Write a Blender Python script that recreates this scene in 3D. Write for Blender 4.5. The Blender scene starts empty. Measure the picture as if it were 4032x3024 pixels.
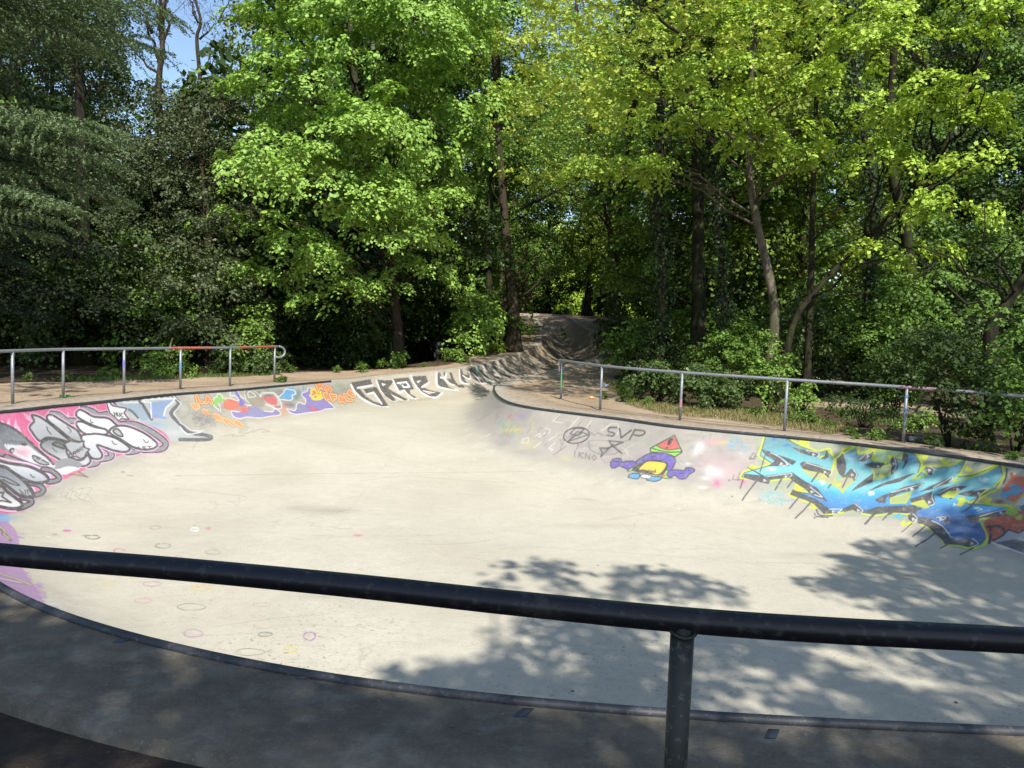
import bpy, math, random
import numpy as np
from mathutils import Vector, Matrix
from mathutils.geometry import delaunay_2d_cdt
R = math.radians
random.seed(11)
rng = np.random.default_rng(11)
scene = bpy.context.scene
COL = scene.collection

# ------------------------------------------------------------------ camera
FPX, CX, CY = 3164.0, 2016.0, 1512.0          # focal length and centre of a 4032 x 3024 frame
PITCH, ROLL, EYE = R(4.02), R(2.2), 1.70
F_ = np.array([0, math.cos(PITCH), -math.sin(PITCH)])
U0 = np.array([0, math.sin(PITCH), math.cos(PITCH)])
R0 = np.array([1.0, 0, 0])
RR = math.cos(ROLL) * R0 + math.sin(ROLL) * U0
UR = math.cos(ROLL) * U0 - math.sin(ROLL) * R0
cam_d = bpy.data.cameras.new('camera')
cam = bpy.data.objects.new('camera', cam_d)
COL.objects.link(cam)
cam_d.sensor_width = 36.0
cam_d.lens = FPX / 4032 * 36.0
cam_d.clip_start, cam_d.clip_end = 0.05, 2000
m = Matrix(((RR[0], UR[0], -F_[0], 0), (RR[1], UR[1], -F_[1], 0), (RR[2], UR[2], -F_[2], EYE), (0, 0, 0, 1)))
cam.matrix_world = m
scene.camera = cam

# ------------------------------------------------------------------ light
SUN_EL = R(48.0)
SH = np.array([-0.18, 0.983])                  # the way shadows fall, in plan
SH = SH / np.linalg.norm(SH)
SUNV = np.array([-SH[0] * math.cos(SUN_EL), -SH[1] * math.cos(SUN_EL), math.sin(SUN_EL)])   # towards the sun
world = bpy.data.worlds.new('World')
scene.world = world
world.use_nodes = True
wn = world.node_tree.nodes
sky = wn.new('ShaderNodeTexSky')
sky.sky_type = 'NISHITA'
sky.sun_disc = False
sky.sun_elevation = SUN_EL
sky.sun_rotation = math.atan2(SUNV[0], SUNV[1])
sky.air_density = 1.0
sky.dust_density = 0.6
sky.ozone_density = 1.5
wn['Background'].inputs[1].default_value = 0.135
world.node_tree.links.new(sky.outputs[0], wn['Background'].inputs[0])
sl = bpy.data.lights.new('sun', 'SUN')
sl.energy = 4.6
sl.angle = R(0.53)
sl.color = (1.0, 0.95, 0.87)
so = bpy.data.objects.new('sun', sl)
COL.objects.link(so)
so.rotation_euler = Vector(SUNV).to_track_quat('Z', 'Y').to_euler()
scene.view_settings.view_transform = 'Standard'
scene.view_settings.look = 'None'
scene.view_settings.exposure = 0.62
scene.view_settings.gamma = 1.0
scene.view_settings.use_curve_mapping = False
try:
    scene.cycles.max_bounces = 6
    scene.cycles.diffuse_bounces = 2
    scene.cycles.glossy_bounces = 2
    scene.cycles.transmission_bounces = 4
    scene.cycles.transparent_max_bounces = 8
    scene.cycles.sample_clamp_indirect = 4.0
    scene.cycles.use_denoising = True
except Exception:
    pass

# ------------------------------------------------------------------ helpers
def ray(px, py):
    d = F_ + ((px - CX) * RR - (py - CY) * UR) / FPX
    return d
def project(P):
    P = np.asarray(P, float)
    Q = P - np.array([0, 0, EYE])
    z = Q @ F_
    return CX + FPX * (Q @ RR) / z, CY - FPX * (Q @ UR) / z
def sstep(a, b, x):
    t = np.clip((np.asarray(x, float) - a) / (b - a), 0, 1)
    return t * t * (3 - 2 * t)
def terr(X, Y):
    """height of the ground / the rim"""
    X = np.asarray(X, float); Y = np.asarray(Y, float)
    rise = 0.077 * np.clip(Y - 24, 0, 37) + 0.10 * sstep(20, 26, Y) * 0
    xl = np.interp(Y, [20, 24.7, 25.6, 27.6, 29.8, 32.5, 37.3, 42, 60], [-6.5, -4.2, -3.2, -1.5, -0.6, 0.45, 1.35, 1.6, 1.0])
    edge = np.clip((xl - X - 1.9) / 2.2, 0, 1) * sstep(24, 27, Y)     # the bank drops towards the left woods
    edge = edge * edge * (3 - 2 * edge)
    z = rise * (1 - edge) - edge * 0.05 * np.clip(Y - 30, 0, 14)
    return z
def at(px, py, Y):
    d = ray(px, py)
    t = Y / d[1]
    return np.array([d[0] * t, Y, EYE + d[2] * t])
def hit(px, py, f=terr, dz=0.0):
    d = ray(px, py)
    lo = None
    t = 1.0
    while t < 140:
        z = EYE + d[2] * t
        if z < float(f(d[0] * t, d[1] * t)) + dz:
            a, b = t - 0.25, t
            for _ in range(30):
                mm = (a + b) / 2
                if EYE + d[2] * mm < float(f(d[0] * mm, d[1] * mm)) + dz: b = mm
                else: a = mm
            return np.array([d[0] * b, d[1] * b, EYE + d[2] * b])
        t += 0.25
    return np.array([d[0] * t, d[1] * t, 0])
def g(px, py):                                   # pixel on flat ground at height 0
    d = ray(px, py)
    t = -EYE / d[2]
    return np.array([d[0] * t, d[1] * t])

def tag(o, label=None, cat=None, group=None, kind=None):
    if label: o['label'] = label
    if cat: o['category'] = cat
    if group: o['group'] = group
    if kind: o['kind'] = kind
    return o
def mesh_np(name, V, loops, counts, mats=(), smooth=False, uv=None):
    me = bpy.data.meshes.new(name)
    V = np.asarray(V, np.float32)
    me.vertices.add(len(V)); me.vertices.foreach_set('co', V.ravel())
    loops = np.asarray(loops, np.int32).ravel()
    counts = np.asarray(counts, np.int32)
    me.loops.add(len(loops)); me.loops.foreach_set('vertex_index', loops)
    me.polygons.add(len(counts))
    starts = np.concatenate([[0], np.cumsum(counts)[:-1]]).astype(np.int32)
    me.polygons.foreach_set('loop_start', starts)
    if smooth:
        me.polygons.foreach_set('use_smooth', np.ones(len(counts), bool))
    if not isinstance(mats, (list, tuple)): mats = [mats]
    for mt in mats: me.materials.append(mt)
    me.update(calc_edges=True)
    me.validate()
    return me
def quads(name, V, Q, mats=(), smooth=False):
    Q = np.asarray(Q, np.int32)
    return mesh_np(name, V, Q, np.full(len(Q), Q.shape[1]), mats, smooth)
def link(name, me, parent=None, loc=None):
    o = bpy.data.objects.new(name, me)
    COL.objects.link(o)
    if parent is not None: o.parent = parent
    if loc is not None: o.location = loc
    return o
def empty(name, loc=(0, 0, 0), rz=0):
    o = bpy.data.objects.new(name, None)
    COL.objects.link(o)
    o.location = loc; o.rotation_euler = (0, 0, rz)
    return o
class MB:
    """collects vertices and faces into one mesh"""
    def __init__(s): s.V = []; s.L = []; s.C = []; s.n = 0
    def add(s, V, F):
        V = np.asarray(V, float).reshape(-1, 3)
        for f in F:
            s.L.extend([i + s.n for i in f]); s.C.append(len(f))
        s.V.append(V); s.n += len(V)
    def tube(s, P, rad, n=8, cap=True, jit=0.0):
        P = np.asarray(P, float)
        rad = np.broadcast_to(np.asarray(rad, float), (len(P),))
        T = np.gradient(P, axis=0)
        T /= np.linalg.norm(T, axis=1)[:, None] + 1e-9
        ref = np.array([0, 0, 1.0]) if abs(T[0][2]) < 0.9 else np.array([1.0, 0, 0])
        A = np.cross(T[0], ref); A /= np.linalg.norm(A)
        V = []
        for i in range(len(P)):
            A = A - T[i] * (A @ T[i]); A /= np.linalg.norm(A) + 1e-9
            B = np.cross(T[i], A)
            a = np.arange(n) * 2 * math.pi / n
            r = rad[i] * (1 + jit * rng.standard_normal(n)) if jit else rad[i] * np.ones(n)
            V.append(P[i] + (np.cos(a) * r)[:, None] * A + (np.sin(a) * r)[:, None] * B)
        V = np.concatenate(V)
        F = []
        for i in range(len(P) - 1):
            for k in range(n):
                k2 = (k + 1) % n
                F.append((i * n + k, i * n + k2, (i + 1) * n + k2, (i + 1) * n + k))
        if cap:
            F.append(tuple(range(n))[::-1]); F.append(tuple((len(P) - 1) * n + k for k in range(n)))
        s.add(V, F)
    def build(s, name, mats, smooth=True):
        return mesh_np(name, np.concatenate(s.V), s.L, s.C, mats, smooth)
def catmull(P, n=8, closed=False):
    P = np.asarray(P, float)
    N = len(P)
    out = []
    rngs = range(N) if closed else range(N - 1)
    for i in rngs:
        p0 = P[(i - 1) % N] if closed or i > 0 else P[0]
        p1 = P[i]; p2 = P[(i + 1) % N]
        p3 = P[(i + 2) % N] if closed or i + 2 < N else P[-1]
        for k in range(n):
            t = k / n
            out.append(0.5 * ((2 * p1) + (-p0 + p2) * t + (2 * p0 - 5 * p1 + 4 * p2 - p3) * t * t + (-p0 + 3 * p1 - 3 * p2 + p3) * t ** 3))
    if not closed: out.append(P[-1])
    return np.array(out)
def resample(P, step, closed=False):
    P = np.asarray(P, float)
    if closed: P = np.vstack([P, P[:1]])
    s = np.concatenate([[0], np.cumsum(np.linalg.norm(np.diff(P, axis=0), axis=1))])
    n = max(2, int(round(s[-1] / step)))
    t = np.linspace(0, s[-1], n + 1)
    Q = np.stack([np.interp(t, s, P[:, k]) for k in range(P.shape[1])], 1)
    return Q[:-1] if closed else Q
def lin(c):
    return tuple((x / 255 / 12.92 if x / 255 <= 0.04045 else ((x / 255 + 0.055) / 1.055) ** 2.4) for x in c)
def inpoly(X, Y, poly):
    X = np.asarray(X); Y = np.asarray(Y)
    ins = np.zeros(X.shape, bool)
    n = len(poly)
    for i in range(n):
        x1, y1 = poly[i]; x2, y2 = poly[(i + 1) % n]
        if y1 == y2: continue
        c = ((y1 > Y) != (y2 > Y)) & (X < (x2 - x1) * (Y - y1) / (y2 - y1) + x1)
        ins ^= c
    return ins

# ------------------------------------------------------------------ material helpers
class NT:
    def __init__(s, name):
        s.m = bpy.data.materials.new(name); s.m.use_nodes = True
        s.t = s.m.node_tree; s.n = s.t.nodes; s.l = s.t.links
        s.b = s.n['Principled BSDF']; s.out = s.n['Material Output']
    def new(s, typ, **kw):
        x = s.n.new(typ)
        for k, v in kw.items(): setattr(x, k, v)
        return x
    def link(s, a, b): s.l.new(a, b)
    def pos(s):
        if not hasattr(s, '_g'): s._g = s.new('ShaderNodeNewGeometry')
        return s._g.outputs['Position']
    def noise(s, scale, detail=4, rough=0.55, vec=None, dist=0.0):
        x = s.new('ShaderNodeTexNoise')
        x.inputs['Scale'].default_value = scale; x.inputs['Detail'].default_value = detail
        x.inputs['Roughness'].default_value = rough; x.inputs['Distortion'].default_value = dist
        s.link(vec if vec is not None else s.pos(), x.inputs['Vector'])
        return x.outputs['Fac']
    def ramp(s, fac, stops):
        x = s.new('ShaderNodeValToRGB')
        e = x.color_ramp.elements
        while len(e) > 1: e.remove(e[-1])
        for i, (p, c) in enumerate(stops):
            if i == 0: e[0].position = p; q = e[0]
            else: q = e.new(p)
            if not hasattr(c, '__len__'): c = (c, c, c)
            q.color = (*c, 1) if len(c) == 3 else c
        s.link(fac, x.inputs[0])
        return x.outputs[0]
    def mix(s, fac, a, b, mode='MIX'):
        x = s.new('ShaderNodeMix'); x.data_type = 'RGBA'; x.blend_type = mode
        for sock, v in ((x.inputs[0], fac), (x.inputs[6], a), (x.inputs[7], b)):
            if isinstance(v, (int, float)): sock.default_value = v
            elif isinstance(v, tuple): sock.default_value = (*v, 1)
            else: s.link(v, sock)
        return x.outputs[2]
    def math(s, op, a, b=0.0, c=None, clamp=False):
        x = s.new('ShaderNodeMath'); x.operation = op; x.use_clamp = clamp
        for i, v in enumerate((a, b) if c is None else (a, b, c)):
            if isinstance(v, (int, float)): x.inputs[i].default_value = v
            else: s.link(v, x.inputs[i])
        return x.outputs[0]
    def attr(s, name, out='Fac'):
        x = s.new('ShaderNodeAttribute'); x.attribute_name = name
        return x.outputs[out]
    def sep(s, v):
        x = s.new('ShaderNodeSeparateXYZ'); s.link(v, x.inputs[0]); return x.outputs
    def color(s, v):
        if isinstance(v, tuple): s.b.inputs['Base Color'].default_value = (*v, 1)
        else: s.link(v, s.b.inputs['Base Color'])
    def rough(s, v):
        if isinstance(v, (int, float)): s.b.inputs['Roughness'].default_value = v
        else: s.link(v, s.b.inputs['Roughness'])
    def spec(s, v): s.b.inputs['Specular IOR Level'].default_value = v
    def bump(s, h, strength=0.3, dist=0.01):
        x = s.new('ShaderNodeBump'); x.inputs['Strength'].default_value = strength; x.inputs['Distance'].default_value = dist
        s.link(h, x.inputs['Height']); s.link(x.outputs[0], s.b.inputs['Normal'])
def simple(name, col, rough=0.6, metal=0.0, spec=0.5, vary=0.12, scale=12.0, bump=0.0):
    t = NT(name)
    n = t.noise(scale, 4)
    t.color(t.mix(n, tuple(c * (1 - vary) for c in col), tuple(min(1, c * (1 + vary)) for c in col)))
    t.rough(rough); t.spec(spec); t.b.inputs['Metallic'].default_value = metal
    if bump: t.bump(n, bump, 0.01)
    return t.m
# ------------------------------------------------------------------ plan of the bowl and the snake run
def H2(px, py):
    p = hit(px, py); return (p[0], p[1])
S = 1.8228
near = [H2(x * S, y * S) for x, y in ((30, 1302), (100, 1326), (200, 1361), (400, 1415), (600, 1455), (800, 1488), (1000, 1512), (1200, 1530), (1400, 1546), (1600, 1560), (1800, 1571), (2000, 1579), (2200, 1583))]
right_out = [(3.6, 3.42), (5.2, 3.75), (6.9, 4.7), (8.1, 6.3), (8.5, 8.0), (8.25, 9.7)]
right_in = [H2(x, y) for x, y in ((4032, 1840), (3800, 1805), (3635, 1783), (3357, 1749), (3078, 1720), (2900, 1704), (2645, 1679), (2446, 1651), (2248, 1627), (2098, 1607), (2009, 1587), (1964, 1562), (1946, 1535), (1951, 1518), (1975, 1507), (2017, 1497), (2114, 1475), (2198, 1452), (2276, 1437))]
right_far = [(3.3, 32.0), (4.0, 35.5), (4.55, 39.5), (4.5, 43.5), (4.1, 48.0), (3.9, 53.0), (3.7, 58.5), (2.2, 60.5)]
left_far = [(0.9, 59.0), (1.3, 54.5), (1.75, 49.5), (1.55, 45.7), (1.75, 42.5), (1.35, 39.7)]
left_in = [H2(x, y) for x, y in ((2133, 1353), (2100, 1366), (2045, 1396), (2010, 1400), (1951, 1421), (1842, 1446), (1741, 1459), (1625, 1470), (1500, 1483), (1381, 1495), (1297, 1502), (1100, 1520), (917, 1537), (700, 1552), (561, 1566), (362, 1587), (217, 1600), (80, 1616))]
left_out = [(-8.45, 12.6), (-8.35, 11.2), (-7.6, 9.6), (-6.5, 8.1), (-5.2, 6.7), (-4.0, 5.6)]
RIM_KEYS = near + right_out + right_in + right_far + left_far + left_in + left_out
rim = resample(catmull(RIM_KEYS, 10, True), 0.14, True)
for _ in range(30):
    sm_ = (np.roll(rim, 1, 0) + 2 * rim + np.roll(rim, -1, 0)) / 4
    k_ = (rim[:, 1] < 12)[:, None]
    rim = np.where(k_, sm_, rim)
rim = resample(rim, 0.14, True)
NR = len(rim)
rimz = terr(rim[:, 0], rim[:, 1])
seg = np.roll(rim, -1, 0) - rim
tan = np.roll(rim, -1, 0) - np.roll(rim, 1, 0); tan /= np.linalg.norm(tan, axis=1)[:, None]
area2 = np.sum(rim[:, 0] * np.roll(rim[:, 1], -1) - np.roll(rim[:, 0], -1) * rim[:, 1])
nin = np.stack([-tan[:, 1], tan[:, 0]], 1) * (1 if area2 > 0 else -1)      # inward normal
for _ in range(4): nin = (np.roll(nin, 1, 0) + 2 * nin + np.roll(nin, -1, 0)) / 4
nin /= np.linalg.norm(nin, axis=1)[:, None]

def dist_rim(X, Y):
    X = np.asarray(X, float).ravel(); Y = np.asarray(Y, float).ravel()
    out = np.full(len(X), 1e9)
    A = rim; B = np.roll(rim, -1, 0); D = B - A; L2 = (D ** 2).sum(1)
    for s0 in range(0, len(X), 20000):
        x = X[s0:s0 + 20000, None]; y = Y[s0:s0 + 20000, None]
        best = None
        for c in range(0, NR, 200):
            a = A[c:c + 200]; d = D[c:c + 200]; l2 = L2[c:c + 200]
            t = np.clip(((x - a[:, 0]) * d[:, 0] + (y - a[:, 1]) * d[:, 1]) / l2, 0, 1)
            q = ((x - a[:, 0] - t * d[:, 0]) ** 2 + (y - a[:, 1] - t * d[:, 1]) ** 2).min(1)
            best = q if best is None else np.minimum(best, q)
        out[s0:s0 + 20000] = np.sqrt(best)
    return out
def depth_of(X, Y):
    """how far the flat bottom lies below the rim"""
    d = 1.22 - 0.60 * sstep(12.0, 21.0, Y)
    d = d + 0.06 * np.exp(-((np.asarray(Y) - 30) / 4) ** 2)
    d = d + 0.75 * np.exp(-((np.asarray(Y) - 44) / 7) ** 2)
    return d * (1 - 0.9 * sstep(53, 60, Y)) + 0.02
def bowl_z(X, Y, d):
    H = depth_of(X, Y)
    th = 1.10                                       # steepest angle, just under the coping
    Rr = H / (1 - math.cos(th))
    w = Rr * math.sin(th)
    x = np.clip(w - d, 0, None)
    prof = Rr - np.sqrt(np.maximum(Rr * Rr - x * x, 0))
    return terr(X, Y) - H + np.minimum(prof, H)
# bottom + walls mesh
pts = [tuple(p) for p in rim]
edges = [(i, (i + 1) % NR) for i in range(NR)]
ring_d = [0.05, 0.11, 0.18, 0.26, 0.35, 0.45, 0.57, 0.70, 0.85, 1.02, 1.2, 1.4, 1.62, 1.86]
cand = []
for d in ring_d:
    Q = rim + nin * d
    ok = np.abs(dist_rim(Q[:, 0], Q[:, 1]) - d) < 0.012
    ok &= inpoly(Q[:, 0], Q[:, 1], rim)
    if d > 0.6: ok &= (np.arange(NR) % 2 == 0)
    cand.append(Q[ok])
gx, gy = np.meshgrid(np.arange(-9.5, 9.5, 0.3), np.arange(3, 61, 0.3))
G = np.stack([gx.ravel(), gy.ravel()], 1) + rng.uniform(-0.03, 0.03, (gx.size, 2))
dd = dist_rim(G[:, 0], G[:, 1])
ok = inpoly(G[:, 0], G[:, 1], rim) & (dd > 2.0)
cand.append(G[ok])
gx, gy = np.meshgrid(np.arange(-5, 6, 0.16), np.arange(22, 61, 0.2))
G = np.stack([gx.ravel(), gy.ravel()], 1)
dd = dist_rim(G[:, 0], G[:, 1])
ok = inpoly(G[:, 0], G[:, 1], rim) & (dd > 0.95) & (dd < 2.0)
cand.append(G[ok])
C_ = np.concatenate(cand)
key = np.round(C_ / 0.035).astype(int)
_, ui = np.unique(key, axis=0, return_index=True)
C_ = C_[ui]
vin = [Vector(p) for p in pts] + [Vector(p) for p in C_]
r = delaunay_2d_cdt(vin, edges, [list(range(NR))], 1, 1e-5)
V2 = np.array([tuple(v) for v in r[0]])
T2 = np.array([f for f in r[2] if len(f) == 3])
d2 = dist_rim(V2[:, 0], V2[:, 1])
Z2 = bowl_z(V2[:, 0], V2[:, 1], d2)
BV = np.column_stack([V2, Z2])

# ------------------------------------------------------------------ paint: traced shapes, laid on the wall where they stand
PS = 0.5
PX0, PY0 = -400, 1400
CW, CH = int(4832 * PS), int(1200 * PS)
canvas = np.zeros((CH, CW, 4), np.float32)
def _tr(T, P):
    P = np.asarray(P, float)
    return np.stack([(T[0] + P[:, 0] * T[2] - PX0) * PS, (T[1] + P[:, 1] * T[2] - PY0) * PS], 1)
def _blend(x0, x1, y0, y1, a, col):
    if x1 <= x0 or y1 <= y0: return
    sub = canvas[y0:y1, x0:x1]
    a = a[..., None]
    c = np.asarray(col, np.float32) / 255.0
    ao = a[..., 0] + sub[..., 3] * (1 - a[..., 0])
    rgb = (a * c + sub[..., :3] * sub[..., 3:4] * (1 - a)) / np.maximum(ao[..., None], 1e-5)
    sub[..., :3] = rgb; sub[..., 3] = ao
def _box(Q, pad):
    x0 = max(0, int(Q[:, 0].min() - pad)); x1 = min(CW, int(Q[:, 0].max() + pad + 2))
    y0 = max(0, int(Q[:, 1].min() - pad)); y1 = min(CH, int(Q[:, 1].max() + pad + 2))
    return x0, x1, y0, y1
def poly(T, P, col, a=1.0, sm=0, grad=None):
    Q = _tr(T, catmull(P, sm, True) if sm else P)
    x0, x1, y0, y1 = _box(Q, 1)
    if x1 <= x0 or y1 <= y0: return
    cov = 0
    for ox, oy in ((.25, .25), (.75, .25), (.25, .75), (.75, .75)):
        X, Y = np.meshgrid(np.arange(x0, x1) + ox, np.arange(y0, y1) + oy)
        cov = cov + inpoly(X, Y, Q)
    cov = cov.astype(np.float32) / 4 * a
    if grad is None: _blend(x0, x1, y0, y1, cov, col)
    else:
        X, Y = np.meshgrid((np.arange(x0, x1) / PS + PX0 - T[0]) / T[2], (np.arange(y0, y1) / PS + PY0 - T[1]) / T[2])
        _blend(x0, x1, y0, y1, cov, grad(X, Y))
def line(T, P, w, col, a=1.0, sm=5, closed=False, soft=0.35):
    P = np.asarray(P, float)
    if sm and len(P) > 2: P = catmull(P, sm, closed)
    elif closed: P = np.vstack([P, P[:1]])
    Q = _tr(T, P)
    if closed and sm: Q = np.vstack([Q, Q[:1]])
    w = w * PS / 2
    x0, x1, y0, y1 = _box(Q, w + 2)
    if x1 <= x0 or y1 <= y0: return
    X, Y = np.meshgrid(np.arange(x0, x1) + .5, np.arange(y0, y1) + .5)
    best = np.full(X.shape, 1e9)
    for i in range(len(Q) - 1):
        ax, ay = Q[i]; dx, dy = Q[i + 1] - Q[i]
        l2 = dx * dx + dy * dy + 1e-9
        t = np.clip(((X - ax) * dx + (Y - ay) * dy) / l2, 0, 1)
        best = np.minimum(best, (X - ax - t * dx) ** 2 + (Y - ay - t * dy) ** 2)
    dd_ = np.sqrt(best)
    cov = np.clip((w + soft - dd_) / (2 * soft), 0, 1) * a
    _blend(x0, x1, y0, y1, cov.astype(np.float32), col)
def spray(T, cx, cy, rx, ry, col, a=0.6, sharp=1.0):
    Q = _tr(T, [(cx - rx * 1.6, cy - ry * 1.6), (cx + rx * 1.6, cy + ry * 1.6)])
    x0, x1, y0, y1 = _box(Q, 1)
    if x1 <= x0 or y1 <= y0: return
    X, Y = np.meshgrid((np.arange(x0, x1) / PS + PX0 - T[0]) / T[2], (np.arange(y0, y1) / PS + PY0 - T[1]) / T[2])
    q = ((X - cx) / rx) ** 2 + ((Y - cy) / ry) ** 2
    _blend(x0, x1, y0, y1, (a * np.exp(-q ** sharp * 1.3)).astype(np.float32), col)
def splat(T, cx, cy, r, col, n=9, a=0.95):
    rr = random.Random(int(cx * 7 + cy))
    for _ in range(n):
        an = rr.uniform(0, 6.28); q = rr.uniform(0, r)
        rad = rr.uniform(.25, .5) * r
        x, y = cx + math.cos(an) * q * 1.3, cy + math.sin(an) * q * .7
        poly(T, [(x + math.cos(k) * rad * 1.2, y + math.sin(k) * rad * .8) for k in np.linspace(0, 6.28, 9)[:-1]], col, a, 3)
GLY = {  # stroke letters in a unit box, y down
 'A': [[(0, 1), (.5, 0), (1, 1)], [(.2, .65), (.8, .65)]], 'B': [[(0, 0), (0, 1), (.8, .9), (.8, .6), (0, .5), (.7, .4), (.7, .1), (0, 0)]],
 'C': [[(1, .1), (.4, 0), (0, .5), (.4, 1), (1, .9)]], 'D': [[(0, 0), (0, 1), (.7, .9), (1, .5), (.7, .1), (0, 0)]],
 'E': [[(1, 0), (0, 0), (0, 1), (1, 1)], [(0, .5), (.8, .5)]], 'F': [[(1, 0), (0, 0), (0, 1)], [(0, .5), (.8, .5)]],
 'H': [[(0, 0), (0, 1)], [(1, 0), (1, 1)], [(0, .5), (1, .5)]], 'I': [[(.5, 0), (.5, 1)]], 'K': [[(0, 0), (0, 1)], [(1, 0), (0, .5), (1, 1)]],
 'L': [[(0, 0), (0, 1), (.9, 1)]], 'M': [[(0, 1), (.1, 0), (.5, .6), (.9, 0), (1, 1)]], 'N': [[(0, 1), (0, 0), (1, 1), (1, 0)]],
 'O': [[(.5, 0), (0, .5), (.5, 1), (1, .5), (.5, 0)]], 'P': [[(0, 1), (0, 0), (.9, .1), (.9, .5), (0, .55)]],
 'R': [[(0, 1), (0, 0), (.9, .1), (.8, .5), (0, .5), (1, 1)]], 'S': [[(1, .1), (.3, 0), (.1, .3), (.9, .65), (.7, 1), (0, .9)]],
 'T': [[(0, 0), (1, 0)], [(.5, 0), (.5, 1)]], 'U': [[(0, 0), (0, .8), (.5, 1), (1, .8), (1, 0)]], 'V': [[(0, 0), (.5, 1), (1, 0)]],
 '!': [[(.5, 0), (.5, .7)], [(.5, .95), (.5, 1)]], 'e': [[(.1, .5), (.9, .45), (.5, 0), (0, .5), (.5, 1), (1, .85)]],
 "'": [[(.4, 0), (.4, .3)]]}
def text(T, s, x, y, w, h, gap, wl, col, a=1.0, dx=(1, 0), dy=(0, 1), outl=None):
    """letters along dx, their height along dy"""
    jobs = []
    for i, ch in enumerate(s):
        ox, oy = x + dx[0] * i * (w + gap), y + dx[1] * i * (w + gap)
        for st in GLY.get(ch, []):
            jobs.append([(ox + dx[0] * u * w + dy[0] * v * h, oy + dx[1] * u * w + dy[1] * v * h) for u, v in st])
    if outl:
        for ww, cc in outl:
            for J in jobs: line(T, J, ww, cc, a, 0)
    for J in jobs: line(T, J, wl, col, a, 0)

C1 = (0, 1500, .36166); C5 = (2800, 1600, .55696); C6 = (2100, 1600, .36166)
CG = (1350, 1400, .27125); CB = (3000, 1680, .27125); CC = (3500, 1750, .3014)
C7 = (700, 1500, .31646); CP = (0, 2080, .2411); CM = (1550, 1250, .20344); ID = (0, 0, 1.0)
INK = (50, 48, 56); WH = (250, 250, 250); CON = (196, 190, 172)
def shape(T, P, fill, ink=INK, w=7, halo=None, grad=None):
    if halo: line(T, P, w + 12, halo, 1, 5, True)
    poly(T, P, fill, 1, 5, grad)
    line(T, P, w, ink, 1, 5, True)

# old grey paint on the walls with blurry blots under everything
def wall_strip(top, bot, col, a):
    poly(ID, top + bot[::-1], col, a, 3)
wall_strip([(-300, 1670), (0, 1628), (362, 1590), (700, 1554), (1100, 1524), (1381, 1500)], [(-300, 2060), (0, 2050), (330, 1900), (720, 1730), (1100, 1640), (1400, 1600)], (168, 166, 156), .55)
wall_strip([(1381, 1500), (1625, 1475), (1842, 1450), (1951, 1425), (2100, 1372)], [(1400, 1600), (1700, 1590), (1900, 1570), (2010, 1540), (2150, 1440)], (196, 184, 160), .5)
wall_strip([(1946, 1535), (1964, 1566), (2098, 1610), (2446, 1655), (2900, 1708), (3357, 1753), (3800, 1810), (4200, 1860)], [(1830, 1625), (1900, 1700), (2010, 1790), (2350, 1860), (2800, 1920), (3250, 2000), (3700, 2110), (4200, 2230)], (172, 166, 160), .62)
def blur(n, a, k=1):
    for _ in range(k):
        for ax in (0, 1):
            c = np.cumsum(np.concatenate([np.repeat(np.take(a, [0], ax), n + 1, ax), a, np.repeat(np.take(a, [-1], ax), n, ax)], ax), axis=ax)
            L_ = a.shape[ax]
            a = (np.take(c, range(2 * n + 1, 2 * n + 1 + L_), ax) - np.take(c, range(0, L_), ax)) / (2 * n + 1)
    return a
pm_ = canvas.copy(); pm_[..., :3] *= pm_[..., 3:]; pm_ = blur(9, pm_, 2)
canvas[..., :3] = pm_[..., :3] / np.maximum(pm_[..., 3:], 1e-4); canvas[..., 3] = pm_[..., 3]
rs = random.Random(5)
for _ in range(150):
    x = rs.uniform(0, 1400); yt = 1630 - .09 * x; h_ = 300 - .17 * x
    spray(ID, x, yt + rs.uniform(.05, .8) * h_ * .6, rs.uniform(8, 40), rs.uniform(4, 16), rs.choice([(120, 130, 125), (190, 185, 170), (150, 155, 150), (205, 200, 190), (110, 120, 120)]), rs.uniform(.2, .6))
for _ in range(260):
    x = rs.uniform(1960, 3050); yt = 1560 + .135 * (x - 1960)
    spray(ID, x, yt + rs.uniform(10, 210), rs.uniform(10, 50), rs.uniform(5, 18), rs.choice([(150, 145, 142), (190, 180, 170), (175, 165, 160), (205, 195, 180), (140, 140, 140), (190, 170, 175), (180, 185, 160)]), rs.uniform(.12, .45))
for k in range(90):      # old scribbles, nearly worn off
    if k % 2: x = rs.uniform(1980, 3300); y = 1590 + .135 * (x - 1960) + rs.uniform(10, 170)
    else: x = rs.uniform(-100, 1380); y = 1635 - .1 * x + rs.uniform(10, 150 - .06 * x)
    c = rs.choice([(110, 108, 110), (150, 140, 140), (226, 222, 212), (226, 222, 212), (170, 120, 130), (120, 150, 150), (200, 190, 120)]); P = [(x, y)]
    for _ in range(rs.randint(3, 7)): P.append((P[-1][0] + rs.uniform(-26, 34), P[-1][1] + rs.uniform(-24, 24)))
    line(ID, P, rs.uniform(2.5, 5), c, rs.uniform(.15, .5), 5)
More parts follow.
